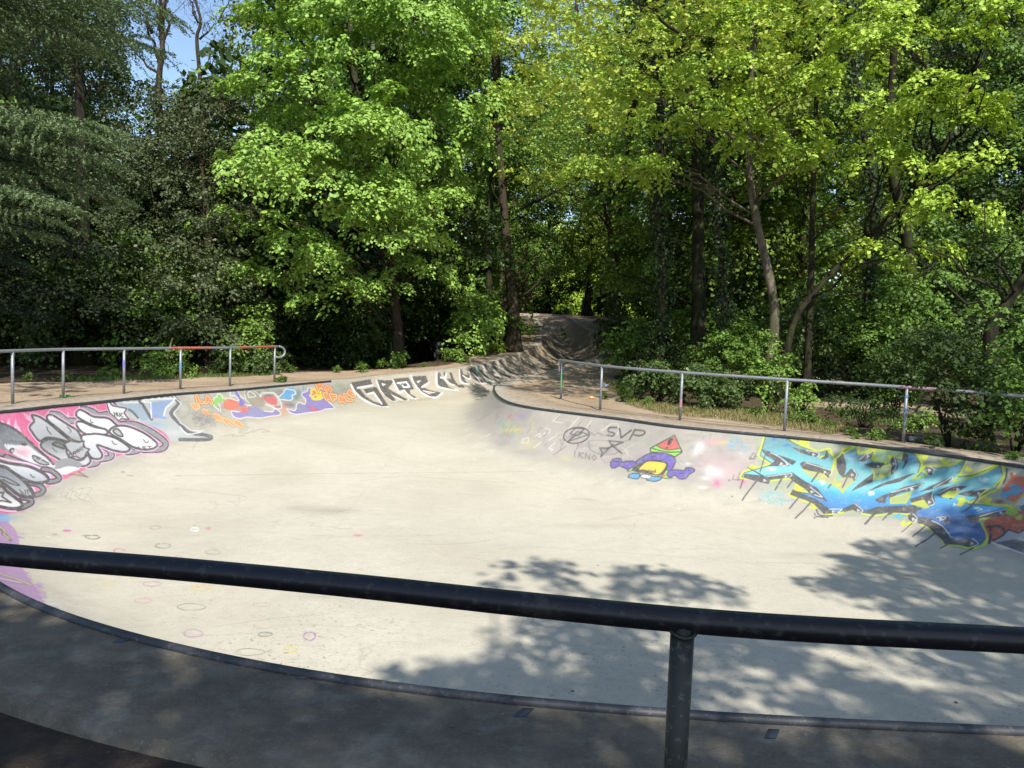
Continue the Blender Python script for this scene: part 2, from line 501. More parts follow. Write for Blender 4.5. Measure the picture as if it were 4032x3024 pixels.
# --- left: pink burst with silver bubble letters
PK = (230, 88, 150)
poly(C1, [(-500, 470), (0, 372), (300, 325), (600, 285), (900, 245), (1140, 222), (1200, 260), (1330, 330), (1400, 400), (1600, 470), (1780, 560), (1850, 672), (1500, 775), (1220, 830), (1000, 930), (600, 1120), (480, 1190), (300, 1400), (100, 1445), (-300, 1470)], PK, .96, 3)
for x, y in ((360, 350), (500, 310), (640, 300), (1080, 250)): spray(C1, x, y, 50, 14, (200, 160, 160), .6)
K_ = [(1185, 235), (1500, 205), (1880, 160), (1968, 245), (1890, 355), (1960, 450), (2080, 540), (2200, 548), (2335, 590), (2270, 640), (1850, 658), (1800, 560), (1600, 470), (1400, 400), (1300, 300)]
poly(C1, K_, (196, 202, 204), .95)
poly(C1, [(1620, 240), (1880, 205), (1800, 290), (1780, 380), (1830, 420), (1650, 400)], (140, 172, 224), .9)
poly(C1, [(1290, 240), (1500, 230), (1650, 400), (1560, 440), (1370, 320)], (160, 184, 205), .9)
spray(C1, 1690, 470, 120, 40, (150, 185, 215), .7); spray(C1, 1900, 560, 120, 40, (215, 220, 220), .8); spray(C1, 1690, 390, 30, 20, (200, 120, 160), .5)
line(C1, [(1300, 205), (1500, 205), (1880, 160)], 9, (120, 120, 118), 1, 0)
line(C1, [(1500, 195), (1560, 270), (1650, 420)], 11, (80, 80, 84), 1, 0)
line(C1, [(1890, 180), (1945, 245), (1860, 350), (1940, 450), (2060, 560), (2200, 585), (2300, 610), (2250, 640), (1960, 640)], 14, (92, 94, 98), 1, 3)
line(C1, [(1230, 220), (1280, 280), (1420, 320), (1500, 400)], 8, (80, 84, 90), 1, 3)
line(C1, [(1540, 225), (1640, 235), (1648, 405)], 5, WH, 1, 0); line(C1, [(1550, 212), (1905, 192), (1810, 290), (1782, 380)], 6, WH, 1, 2)
line(C1, [(1880, 160), (1972, 248), (1890, 355), (1965, 455), (2080, 542), (2210, 545)], 4, (235, 235, 232), 1, 0)
line(C1, [(1340, 240), (1500, 235)], 5, WH, 1, 0); line(C1, [(1960, 500), (2040, 580), (2180, 560)], 6, (238, 238, 235), .9, 3)
def shade_g(c0, c1, y0, y1):
    c0 = np.array(c0) ; c1 = np.array(c1)
    return lambda X, Y: c0 + (c1 - c0) * np.clip((Y - y0) / (y1 - y0), 0, 1)[..., None]
HALO = (250, 196, 232)
allL = []
# flames
for x, y, dx, dy in ((910, 330, 0, -70), (990, 345, 5, -85), (1030, 350, 8, -80), (1065, 350, -15, -45), (700, 400, -10, -60), (740, 410, 0, -85), (780, 430, -10, -40), (90, 470, 5, -70), (170, 500, 0, -95), (210, 540, -10, -60), (1450, 480, -5, -45), (1510, 490, 0, -85), (1600, 530, -5, -60), (1640, 540, 10, -40), (350, 390, -140, -60), (340, 420, -90, -55), (40, 450, -30, -30)):
    poly(C1, [(x - 26, y + 18), (x + dx, y + dy), (x + 26, y + 22)], HALO, .95)
L = {}
L['tall'] = [(345, 375), (420, 388), (520, 450), (650, 560), (768, 660), (700, 652), (600, 625), (500, 620), (430, 655), (350, 560), (322, 500), (370, 440)]
L['b2'] = [(508, 385), (560, 368), (650, 420), (760, 490), (845, 545), (892, 655), (820, 655), (740, 610), (620, 510), (530, 440)]
L['o'] = [(440, 700), (510, 640), (620, 640), (710, 680), (725, 770), (760, 830), (880, 865), (950, 810), (985, 870), (940, 922), (850, 925), (740, 900), (620, 840), (500, 770)]
L['top'] = [(828, 350), (870, 315), (940, 345), (1020, 390), (1170, 405), (1240, 455), (1275, 500), (1200, 545), (1140, 530), (1000, 480), (900, 430), (840, 390)]
L['two'] = [(830, 455), (890, 445), (1020, 500), (1140, 525), (1172, 565), (1120, 592), (1000, 600), (900, 560), (850, 510)]
L['k'] = [(888, 600), (980, 580), (1090, 580), (1250, 620), (1380, 700), (1412, 745), (1360, 775), (1250, 760), (1140, 725), (1055, 700), (1112, 800), (1085, 850), (1000, 842), (955, 780), (905, 690)]
L['d'] = [(1190, 545), (1260, 495), (1390, 495), (1560, 565), (1680, 650), (1712, 700), (1660, 738), (1560, 748), (1440, 715), (1330, 645), (1230, 592)]
extr = [[(900, 305), (1000, 330), (1070, 375), (1180, 365), (1260, 430), (1320, 500)], [(560, 360), (640, 370), (720, 430), (830, 445), (880, 560), (900, 600)], [(1260, 480), (1450, 470), (1640, 550), (1780, 650), (1800, 705), (1740, 745), (1560, 752)], [(1080, 690), (1170, 740), (1215, 810), (1180, 840), (1100, 852)], [(985, 840), (1060, 870), (1040, 900), (960, 915)], [(1400, 745), (1500, 755), (1440, 772), (1380, 775)]]
for e in extr: line(C1, e, 34, HALO, 1, 5)
for e in extr: line(C1, e, 26, INK, 1, 5)
for e in extr: line(C1, e, 17, (150, 150, 154), 1, 5)
for k, c0, c1, y0, y1 in (('tall', (200, 203, 208), (170, 174, 180), 400, 650), ('b2', (235, 235, 238), (165, 168, 172), 400, 640), ('o', (120, 124, 130), (225, 226, 230), 640, 900), ('top', WH, (245, 246, 250), 300, 500), ('two', WH, WH, 0, 1), ('k', (235, 236, 240), (200, 203, 208), 580, 800), ('d', WH, WH, 0, 1)):
    line(C1, L[k], 17, HALO, 1, 5, True)
for k, c0, c1, y0, y1 in (('tall', (214, 217, 222), (176, 180, 186), 400, 650), ('b2', (240, 240, 243), (165, 168, 172), 400, 640), ('o', (128, 132, 138), (228, 229, 233), 640, 900), ('top', WH, (245, 246, 250), 300, 500), ('two', WH, WH, 0, 1), ('k', (240, 241, 245), (205, 208, 213), 580, 800), ('d', WH, WH, 0, 1)):
    shape(C1, L[k], WH, INK, 8, None, shade_g(c0, c1, y0, y1))
shape(C1, [(1230, 548), (1270, 520), (1310, 550), (1337, 605), (1280, 592)], (190, 192, 196), INK, 6)
shape(C1, [(570, 688), (620, 665), (690, 700), (697, 738), (620, 715)], (90, 94, 98), INK, 6)
for P in ([(985, 420), (990, 450), (1015, 452)], [(510, 500), (520, 540), (555, 580)], [(730, 500), (770, 540), (765, 562)], [(1220, 655), (1240, 688), (1268, 690)], [(1560, 640), (1590, 672), (1615, 660)], [(570, 730), (600, 765), (620, 770)]): line(C1, P, 4, INK, .8, 3)
star = [(700, 680), (765, 655), (860, 670), (915, 655), (905, 720), (975, 745), (935, 790), (920, 832), (880, 850), (830, 822), (745, 832), (765, 780), (728, 740)]
poly(C1, star, (188, 190, 194)); line(C1, star, 5, INK, 1, 0, True)
text(C1, 'OOOH!', 765, 790, 26, 46, 7, 3.4, INK, 1, (.80, -.48), (.42, .62))
text(C1, 'CAST', 1425, 715, 42, 32, 18, 3.2, INK, .9, (1, .0), (.1, 1))
st2 = [(1150, 210), (1230, 272), (1382, 300), (1350, 350), (1405, 422), (1320, 412), (1292, 440), (1258, 400), (1195, 352)]
line(C1, st2, 10, HALO, 1, 0, True); poly(C1, st2, WH); line(C1, st2, 5, INK, 1, 0, True)
text(C1, 'HUC', 1240, 340, 24, 40, 12, 3.2, INK, 1, (.95, .15), (.25, 1))
# character under the letters on the left
poly(C1, [(590, 880), (760, 840), (900, 920), (740, 985), (640, 1025), (520, 950)], (150, 152, 156), 1, 4)
poly(C1, [(450, 925), (610, 960), (740, 930), (870, 955), (800, 985), (690, 1020), (560, 975)], WH, 1, 4)
face = [(-400, 380), (0, 455), (120, 510), (250, 600), (370, 710), (470, 800), (560, 860), (605, 935), (560, 955), (450, 935), (300, 885), (150, 810), (40, 750), (-300, 640)]
poly(C1, face, (118, 126, 136), 1, 4, shade_g((98, 104, 114), (160, 166, 174), 500, 900))
poly(C1, [(40, 690), (180, 700), (300, 700), (420, 790), (560, 870), (600, 935), (470, 935), (320, 880), (150, 800)], (226, 226, 230), 1, 4)
for k in range(9): poly(C1, [(20 + k * 33, 640), (40 + k * 33, 720 - 6 * k), (52 + k * 33, 640 + 4 * k)], (96, 102, 112), 1)
spray(C1, 250, 770, 85, 45, (232, 170, 190), .8)
for k in range(8): line(C1, [(170 + k * 16, 740 + k * 6), (190 + k * 16, 790 + k * 7)], 2, (215, 120, 150), .6, 0)
poly(C1, [(215, 690), (260, 672), (300, 690), (270, 708)], INK, 1, 3); poly(C1, [(95, 760), (130, 730), (160, 745), (130, 790)], INK, 1, 3); poly(C1, [(118, 765), (135, 745), (150, 755), (132, 780)], (200, 200, 205), 1, 2)
shape(C1, [(355, 815), (400, 825), (460, 860), (530, 900), (500, 915), (430, 900), (370, 860)], (170, 172, 178), INK, 5); spray(C1, 415, 840, 25, 15, (50, 50, 54), .9); spray(C1, 445, 850, 10, 6, WH, 1)
line(C1, [(-200, 400), (0, 458), (120, 505), (250, 595), (400, 735), (520, 840), (580, 905)], 9, INK, 1, 5)
poly(C1, [(-100, 760), (40, 790), (300, 880), (520, 950), (665, 1030), (560, 1010), (300, 935), (0, 850)], (140, 142, 146), 1, 3); line(C1, [(-50, 800), (40, 830), (60, 800), (300, 890), (520, 955), (660, 1028)], 6, INK, 1, 3)
A_ = [(-300, 760), (0, 870), (150, 905), (320, 935), (460, 1000), (525, 1060), (500, 1098), (400, 1112), (290, 1085), (160, 1010), (30, 930), (-300, 880)]
B_ = [(-300, 880), (0, 925), (110, 970), (250, 1080), (335, 1180), (362, 1250), (300, 1268), (200, 1240), (80, 1150), (-60, 1060), (-300, 1000)]
D_ = [(-300, 1080), (0, 1140), (60, 1190), (150, 1260), (235, 1330), (228, 1375), (150, 1392), (50, 1380), (-100, 1350), (-300, 1300)]
ex = [[(470, 960), (560, 980), (645, 1055), (600, 1090), (520, 1100)], [(330, 1110), (430, 1140), (475, 1190), (430, 1230), (370, 1245)], [(240, 1270), (330, 1290), (340, 1330), (260, 1370), (200, 1390)]]
for e in ex + [A_, B_, D_]: line(C1, e, 30, HALO, 1, 5, e in (A_, B_, D_))
for e in ex: line(C1, e, 24, INK, 1, 5)
for e in ex: line(C1, e, 12, (128, 130, 134), 1, 5)
shape(C1, D_, WH, INK, 13, None, shade_g((160, 165, 172), (255, 255, 255), 1150, 1340))
shape(C1, B_, WH, INK, 13, None, shade_g((120, 128, 140), (190, 194, 200), 950, 1230))
shape(C1, A_, WH, INK, 12, None, shade_g((236, 238, 242), (178, 184, 196), 900, 1090))
line(C1, [(0, 1040), (80, 1060), (210, 1135), (120, 1120), (30, 1075)], 5, INK, .9, 4); line(C1, [(330, 1020), (350, 1045), (375, 1052)], 4, INK, .8, 3)
line(C1, [(-20, 1220), (40, 1215), (20, 1260), (120, 1325), (20, 1305), (-30, 1310)], 6, INK, 1, 0)
for P in ([(210, 1180), (250, 1250), (240, 1210), (280, 1255), (270, 1190)], [(290, 1190), (320, 1250), (350, 1230), (300, 1185)]): line(C1, P, 3.5, INK, .9, 3)
poly(C1, [(750, 1012), (840, 985), (950, 1048)], (214, 140, 130), .8); line(C1, [(750, 1012), (870, 1030), (955, 1048), (845, 985)], 5, (138, 108, 104), .9, 0)
spray(C1, 480, 1260, 110, 40, (150, 150, 142), .65)
for k in range(7): line(C1, [(620 + 40 * k, 1180 + (k % 3) * 40), (700 + 50 * k, 1165 + (k % 2) * 60), (660 + 50 * k, 1240 + (k % 3) * 30), (740 + 50 * k, 1270 + 10 * k)], 2.5, (150, 148, 138), .55, 5)
# blue and violet paint at the left edge
poly(C1, [(-500, 1460), (0, 1440), (110, 1480), (60, 1570), (0, 1600), (-500, 1700)], (112, 178, 232), .85, 3); spray(C1, 120, 1490, 110, 35, (150, 195, 225), .6)
VI = (188, 140, 196)
poly(CP, [(-1400, -200), (0, -120), (160, -60), (250, 30), (300, 180), (340, 560), (400, 700), (450, 800), (560, 930), (640, 1060), (700, 1180), (900, 1370), (1180, 1480), (1240, 1620), (900, 1560), (0, 1400), (-1400, 1200)], VI, .92, 3)
for _ in range(40):
    x, y = rs.choice([(300, 150), (350, 600), (420, 780), (600, 960), (660, 1100), (860, 1340)]); x += rs.uniform(-60, 60); y += rs.uniform(-60, 60)
    line(CP, [(x - 50, y - 10), (x + 50, y + 8)], 5, VI, .6, 0)
spray(CP, 1100, 1450, 140, 30, (240, 236, 240), .9); spray(CP, 850, 1230, 150, 22, (238, 232, 238), .8); spray(CP, 700, 975, 110, 18, (180, 165, 170), .5)
YL = (226, 208, 110)
line(CP, [(-200, 700), (0, 755), (250, 830), (530, 945)], 10, (166, 146, 160), 1, 0); line(CP, [(-200, 690), (0, 745), (250, 820), (545, 945)], 3, YL, 1, 0)
line(CP, [(-200, 820), (0, 855), (300, 905), (530, 945)], 6, (166, 146, 160), 1, 0); line(CP, [(-100, 790), (0, 818), (340, 890)], 3, (228, 214, 228), 1, 0)
line(CP, [(40, 960), (180, 1005), (330, 1120), (450, 1240), (370, 1230)], 9, (150, 140, 146), 1, 0); line(CP, [(60, 950), (190, 990), (340, 1100), (490, 1250), (640, 1310)], 4, YL, 1, 0)
poly(CP, [(0, 970), (170, 1010), (370, 1200), (100, 1150), (0, 1120)], (196, 176, 200), .8); line(CP, [(0, 1120), (370, 1205), (180, 1010)], 3, (245, 232, 246), 1, 0)
line(CP, [(350, 1110), (480, 1170), (440, 1190), (590, 1225), (500, 1240), (660, 1285)], 5, YL, .8, 0)
line(CP, [(-100, -20), (20, 10), (75, 75), (45, 90), (110, 130), (170, 200)], 12, (120, 112, 118), 1, 0); line(CP, [(-60, -40), (30, 0), (80, 72), (55, 92), (150, 180)], 4, YL, 1, 0)
# --- mid left: flying figures with orange words
T = C7
WHO = (246, 246, 240)
for x, y, rx, ry, c in ((1000, 140, 60, 30, (90, 130, 110)), (1110, 120, 60, 25, (110, 140, 125)), (1080, 110, 20, 12, (220, 120, 80)), (1280, 130, 60, 25, (130, 130, 130)), (1500, 150, 50, 60, (90, 130, 140)), (1560, 95, 16, 35, (70, 150, 220)), (1470, 200, 40, 40, (90, 120, 130)), (1360, 290, 70, 40, (150, 80, 90)), (1420, 300, 60, 40, (100, 120, 130)), (2000, 60, 60, 25, (110, 170, 130)), (2030, 45, 20, 10, (230, 90, 60)), (1850, 40, 50, 35, (235, 180, 225)), (1100, 430, 200, 45, (215, 160, 140)), (1320, 370, 70, 50, (225, 150, 120)), (850, 430, 200, 40, (205, 175, 160)), (350, 480, 14, 40, (120, 150, 200))): spray(T, x, y, rx, ry, c, .8)
poly(T, [(440, 300), (450, 220), (490, 205), (490, 170), (520, 165), (545, 195), (600, 225), (590, 250), (510, 262), (480, 330)], (140, 205, 85), 1, 4)
fig1 = [(670, 375), (760, 385), (860, 330), (890, 300), (1000, 330), (1060, 370), (1180, 385), (1200, 345), (1270, 385), (1265, 425), (1150, 440), (1020, 462), (870, 450), (760, 468), (690, 440)]
poly(T, fig1, (140, 128, 200), .95, 4); line(T, fig1, 3.5, WHO, .95, 4, True)
poly(T, [(880, 330), (980, 320), (1080, 380), (1060, 450), (900, 440)], (140, 145, 190), .8, 3)
poly(T, [(715, 140), (745, 130), (775, 165), (770, 200), (830, 260), (830, 300), (770, 310), (760, 230), (720, 180)], (120, 105, 200), 1, 4)
poly(T, [(650, 140), (700, 128), (720, 170), (670, 185)], (170, 180, 190), .7, 3)
spray(T, 820, 350, 70, 45, (226, 96, 70), .95, 1.6); poly(T, [(560, 300), (600, 235), (680, 222), (750, 270), (770, 320), (700, 360), (610, 355)], (226, 110, 76), 1, 4)
for k in range(9): line(T, [(600 + 15 * k, 260 + (k * 37) % 70), (625 + 15 * k, 280 + (k * 53) % 60)], 2, (236, 150, 120), .8, 0)
line(T, [(510, 375), (500, 350), (455, 320), (440, 260), (450, 215), (485, 200), (495, 165), (545, 175), (560, 215), (660, 220), (720, 245), (765, 240)], 3.5, WHO, .95, 3); line(T, [(535, 385), (525, 320), (500, 280)], 3, WHO, .9, 2)
line(T, [(650, 135), (660, 185), (720, 185), (760, 240)], 3.5, WHO, .95, 3); line(T, [(700, 130), (740, 128), (800, 210), (850, 200), (830, 170), (850, 120)], 3, WHO, .9, 3); line(T, [(830, 290), (900, 310), (920, 295), (860, 250), (830, 210)], 3, WHO, .9, 3)
poly(T, [(880, 190), (950, 180), (1060, 240), (1085, 300), (1040, 330), (960, 320), (900, 270)], (166, 156, 132), .95, 4); line(T, [(845, 150), (870, 110), (930, 115), (980, 160), (1060, 240)], 12, (158, 150, 130), 1, 4); line(T, [(850, 160), (900, 260), (960, 320)], 10, (158, 150, 130), 1, 4)
line(T, [(880, 210), (870, 150), (910, 135), (970, 190), (880, 205)], 3.5, WHO, .95, 3); line(T, [(830, 170), (840, 120), (900, 105), (990, 150), (1030, 200)], 3, WHO, .8, 4)
poly(T, [(1030, 190), (1090, 150), (1200, 150), (1260, 230), (1275, 300), (1200, 320), (1110, 270)], (190, 196, 196), 1, 4); poly(T, [(1040, 200), (1100, 175), (1190, 185), (1235, 240), (1225, 300), (1160, 290), (1090, 250)], (222, 92, 100), 1, 4); poly(T, [(1040, 195), (1110, 165), (1200, 175), (1130, 200)], (130, 120, 110), .9, 3); poly(T, [(1190, 320), (1275, 305), (1285, 335), (1230, 345)], (190, 90, 110), .8, 3)
line(T, [(1025, 200), (1045, 150), (1120, 145), (1205, 155), (1270, 240), (1290, 330), (1240, 350), (1180, 325), (1090, 290)], 4, WHO, .95, 4)
poly(T, [(1260, 205), (1320, 155), (1340, 100), (1430, 85), (1460, 130), (1455, 170), (1420, 230), (1380, 240), (1300, 215)], (80, 165, 222), 1, 3); line(T, [(1250, 205), (1310, 155), (1335, 105), (1350, 100), (1450, 118), (1470, 160), (1420, 180), (1430, 220), (1400, 245), (1280, 230)], 4, WHO, .95, 0)
fig2 = [(1360, 345), (1440, 370), (1470, 355), (1480, 290), (1520, 270), (1580, 290), (1590, 230), (1550, 190), (1545, 150), (1610, 130), (1620, 90), (1660, 95), (1680, 140), (1640, 190), (1800, 210), (1850, 240), (1945, 325), (1930, 345), (1840, 350), (1760, 380), (1620, 395), (1480, 415), (1400, 395)]
poly(T, fig2, (134, 118, 196), .96, 3); poly(T, [(1480, 290), (1560, 280), (1590, 350), (1500, 370)], (130, 140, 170), .8, 3); line(T, fig2, 3.5, WHO, .95, 3, True)
poly(T, [(1590, 295), (1640, 320), (1780, 365), (1680, 380), (1640, 345)], (212, 80, 124), 1, 0)
poly(T, [(1650, 110), (1740, 90), (1790, 140), (1805, 210), (1760, 242), (1670, 235), (1655, 180)], (244, 214, 40), 1, 4)
for x, y, c in ((1690, 130, (226, 70, 60)), (1680, 165, (140, 100, 190)), (1750, 155, (230, 100, 50)), (1710, 195, (150, 110, 50)), (1720, 125, (244, 200, 40)), (1700, 150, (230, 70, 90))): spray(T, x, y, 18, 12, c, 1, 2)
OR = ((19, (110, 84, 60)), (15, (250, 205, 130))); ORC = (238, 130, 68)
text(T, 'LA', 235, 190, 65, 75, 35, 7, ORC, 1, (1, .06), (.25, 1), OR)
for i, (ch, x, y) in enumerate((('F', 175, 290), ('O', 290, 355), ('R', 440, 420), ('M', 560, 470), ('e', 690, 490))):
    text(T, ch, x, y, 75, 66, 0, 7, (240, 160, 96), 1, (.98, .25), (.75, .9), ((18, (140, 125, 105)), (15, (246, 205, 140))))
text(T, 'M', 1725, 40, 60, 60, 0, 7, ORC, 1, (1, .02), (.45, 1), OR); text(T, 'O', 1825, 70, 70, 60, 0, 8, ORC, 1, (1, .1), (.4, 1), OR)
for ch, x, y in (('R', 1820, 160), ('F', 1900, 175), ('A', 1985, 190), ('L', 2075, 170), ('e', 2105, 120)):
    text(T, ch, x, y, 62, 66, 0, 7, ORC, 1, (1, .12), (.5, 1), OR)
for k in range(26): line(T, [(230 + rs.uniform(-60, 250), 380 + rs.uniform(0, 190)) for _ in range(4)], 2.5, (120, 120, 118), .35, 5)
for P in ([(760, 620), (870, 570), (860, 600), (760, 640), (870, 650), (940, 610)], [(930, 640), (1030, 600), (1140, 625), (1040, 640)], [(570, 685), (700, 665), (680, 690), (830, 680)]): line(T, P, 3, (160, 155, 140), .7, 5)
# --- black letters with white edges
T = CG
for x in range(0, 2212, 70): spray(T, x + rs.uniform(-30, 30), 640 - .19 * x - 210 + rs.uniform(0, 180), rs.uniform(30, 80), rs.uniform(15, 40), rs.choice([(200, 180, 150), (215, 200, 175), (190, 175, 165), (205, 160, 150), (180, 190, 190), (210, 195, 160)]), .45)
BK = (44, 40, 40); EW = 8
wl_ = [[(120, 430), (190, 550), (350, 670), (500, 722), (660, 742)], [(490, 370), (560, 510), (650, 600), (740, 665), (780, 660)], [(700, 560), (860, 640), (942, 648)], [(725, 370), (790, 490), (820, 535), (895, 512), (970, 578)], [(950, 592), (1070, 627)], [(990, 300), (1040, 400), (1110, 500), (1200, 570), (1300, 606), (1370, 602), (1442, 545)], [(1362, 258), (1358, 400), (1390, 458), (1500, 480), (1670, 502)]]
for P in wl_: line(T, P, EW, WH, 1, 4)
for P in ([(120, 390), (400, 350), (430, 430), (225, 465)], [(120, 390), (225, 465), (330, 590), (450, 670), (570, 700), (660, 730), (560, 735), (430, 690), (280, 610), (180, 510)], [(300, 490), (480, 455), (520, 525), (440, 540), (350, 560)], [(440, 460), (482, 455), (600, 640), (662, 735), (570, 705), (450, 545)],
          [(495, 350), (590, 360), (715, 360), (725, 390), (660, 470), (640, 490), (775, 655), (720, 660), (620, 590), (550, 500)], [(640, 470), (760, 540), (940, 640), (900, 655), (740, 580), (640, 520)],
          [(735, 340), (950, 320), (1010, 430), (1030, 490), (970, 500), (980, 560), (1078, 612), (1030, 618), (940, 550), (890, 490), (820, 512), (775, 430)],
          [(1005, 305), (1205, 295), (1240, 390), (1155, 455), (1250, 500), (1425, 540), (1350, 598), (1260, 590), (1150, 530), (1085, 460), (1030, 375)],
          [(1375, 250), (1410, 250), (1430, 310), (1500, 400), (1540, 460), (1650, 500), (1550, 480), (1420, 452), (1378, 420)], [(1470, 235), (1508, 270), (1480, 302), (1458, 270)], [(1545, 245), (1580, 250), (1610, 340), (1680, 440), (1600, 425), (1540, 380), (1515, 330), (1570, 345)],
          [(1700, 198), (1725, 200), (1750, 270), (1830, 290), (1860, 330), (1800, 345), (1760, 320), (1790, 380), (1850, 410), (1760, 395), (1715, 350)], [(1830, 210), (1870, 170), (1920, 165), (1960, 250), (1970, 330), (2040, 400), (1990, 400), (1900, 330), (1850, 270)], [(1970, 180), (2010, 200), (2110, 270), (2160, 300), (2212, 350), (2130, 340), (2050, 310), (2000, 240)], [(2065, 148), (2120, 145), (2150, 220), (2212, 290), (2150, 270), (2090, 200)], [(1640, 430), (1740, 420), (1770, 470), (1680, 462)]):
    poly(T, P, BK, .96)
for P in ([(215, 470), (430, 432)], [(360, 560), (445, 538), (562, 700)]): line(T, P, 8, WH, 1, 0)
poly(T, [(555, 400), (632, 415), (580, 447)], WH); poly(T, [(1068, 372), (1140, 356), (1090, 408)], WH); poly(T, [(1158, 508), (1330, 538), (1245, 568)], (236, 180, 170)); line(T, [(1160, 512), (1330, 540)], 4, WH, 1, 0)
line(T, [(790, 402), (920, 388), (968, 455), (885, 462), (862, 432)], 7, WH, 1, 0); line(T, [(860, 430), (815, 412)], 4, (150, 200, 190), 1, 0); line(T, [(1150, 458), (1242, 398)], 8, WH, 1, 0)
line(T, [(1500, 260), (1490, 325), (1420, 318)], 7, WH, 1, 0); line(T, [(1420, 325), (1470, 340), (1530, 400), (1620, 430)], 5, WH, 1, 3)
for P in ([(1695, 210), (1700, 340), (1740, 400), (1860, 412)], [(1740, 290), (1800, 330), (1850, 330), (1830, 240)], [(1880, 250), (1960, 330), (2010, 400), (2080, 410)], [(2000, 250), (2080, 340), (2180, 380)], [(2060, 160), (2110, 240), (2212, 300)], [(2130, 150), (2170, 220), (2240, 300)]): line(T, P, 5, WH, 1, 4)
poly(T, [(1925, 190), (1985, 170), (2000, 280), (1950, 260)], (120, 190, 165), .8, 3); line(T, [(1990, 150), (2060, 160)], 4, WH, .8, 0)
T = CM
for i in range(7):
    x = 1700 + i * 72; y = 950 - i * 22
    line(T, [(x, y), (x + 60, y + 110), (x + 180, y + 210), (x + 330, y + 260)], 9, (60, 54, 50) if i % 2 else (226, 214, 190), .9, 4)
    line(T, [(x + 30, y), (x + 100, y + 120), (x + 230, y + 215)], 3, WH if i < 5 else (170, 160, 140), .8, 4)
for k in range(12): line(CG, [(700 + 50 * k, 690 - 4 * k), (730 + 50 * k, 665 - 5 * k), (745 + 50 * k, 695 - 5 * k)], 2.5, (140, 132, 120), .6, 3)
# --- right wall, old chalk and tags
T = C6
for x, y, rx, ry, c, a in ((-330, 200, 60, 60, (120, 190, 150), .5), (-220, 260, 110, 40, (226, 220, 90), .6), (-120, 110, 60, 30, (176, 130, 190), .7), (-260, 120, 50, 40, (205, 130, 140), .4), (-60, 420, 90, 60, (226, 220, 120), .35), (350, 560, 60, 30, (226, 220, 130), .5), (980, 620, 150, 60, (190, 170, 200), .4), (1950, 390, 130, 40, (236, 160, 185), .55), (2000, 600, 300, 150, (225, 180, 190), .35), (1810, 440, 60, 60, (248, 246, 244), .95), (1760, 500, 40, 40, (240, 238, 236), .7), (1920, 700, 70, 60, (250, 248, 246), 1), (1880, 780, 80, 30, (245, 240, 238), .7), (1840, 880, 60, 16, WH, .8), (2000, 830, 40, 50, (240, 120, 170), .8), (2060, 395, 90, 18, (226, 200, 110), .8), (1680, 625, 40, 16, (210, 232, 238), .9), (2150, 420, 60, 30, (140, 200, 230), .7)): spray(T, x, y, rx, ry, c, a)
for k in range(60):
    x = rs.uniform(-420, 0); y = 80 + rs.uniform(0, 260)
    line(T, [(x, y), (x + rs.uniform(-40, -10), y + rs.uniform(20, 50))], rs.uniform(2, 5), rs.choice([(210, 210, 90), (130, 190, 150), (200, 120, 110), (150, 160, 200), (190, 190, 180)]), .6, 0)
CHK = (238, 234, 224)
for P in ([(290, 85), (210, 165), (320, 182)], [(500, 118), (310, 330)], [(635, 150), (565, 250)], [(740, 270), (850, 190), (920, 195), (935, 250), (910, 310)], [(20, 330), (80, 290), (60, 340), (130, 290)], [(130, 235), (185, 260), (165, 300)], [(170, 370), (260, 310)], [(80, 395), (0, 455)], [(240, 395), (165, 460), (215, 470), (190, 490)], [(-120, 360), (-50, 340), (-60, 400), (-130, 400), (-100, 350)], [(-520, 330), (-470, 300)]): line(T, P, 3.2, CHK, .8, 0)
TG = (56, 52, 54)
th_ = np.linspace(0, 2 * math.pi, 25)[:-1]
line(T, [(468 + 140 * math.cos(t) , 318 - 86 * math.sin(t) - 14 * math.cos(t)) for t in th_], 5, TG, .95, 0, True)
for P in ([(370, 388), (560, 250), (450, 240), (400, 300), (490, 325), (530, 290), (480, 275), (370, 388), (600, 310), (510, 280)],): line(T, P, 4, TG, .9, 0)
for P in ([(905, 235), (830, 235), (815, 275), (880, 295), (860, 325), (800, 318)], ): line(T, P, 6, TG, .95, 4)
line(T, [(938, 245), (955, 345), (1065, 265)], 6, TG, .95, 0); line(T, [(1045, 368), (1105, 255)], 6, TG, .95, 0); line(T, [(1100, 262), (1200, 270), (1205, 305), (1150, 322), (1085, 312)], 6, TG, .95, 3)
line(T, [(735, 550), (750, 500), (722, 455), (800, 460), (975, 395), (820, 375), (855, 430), (960, 512)], 6, TG, .95, 0); line(T, [(735, 550), (800, 480), (870, 420)], 5, TG, .95, 0)
line(T, [(600, 380), (700, 370), (960, 385), (1040, 370)], 4, (130, 124, 124), .6, 4); line(T, [(600, 390), (620, 470), (720, 520), (860, 525), (920, 490), (860, 400)], 6, (126, 120, 122), .6, 4); spray(T, 780, 490, 70, 40, (120, 112, 122), .6)
line(T, [(620, 280), (660, 320), (700, 290), (770, 325), (830, 300)], 6, (130, 124, 124), .7, 0)
text(T, 'IKNO', 430, 480, 46, 60, 24, 4.5, (110, 104, 106), .8, (1, .22), (-.1, 1)); line(T, [(520, 170), (450, 260)], 4, (110, 104, 106), .5, 0); line(T, [(350, 440), (220, 530)], 6, (130, 120, 120), .5, 0); line(T, [(490, 410), (470, 470)], 5, (150, 90, 100), .7, 0); line(T, [(730, 555), (780, 610), (840, 605)], 4, (150, 130, 140), .6, 3)
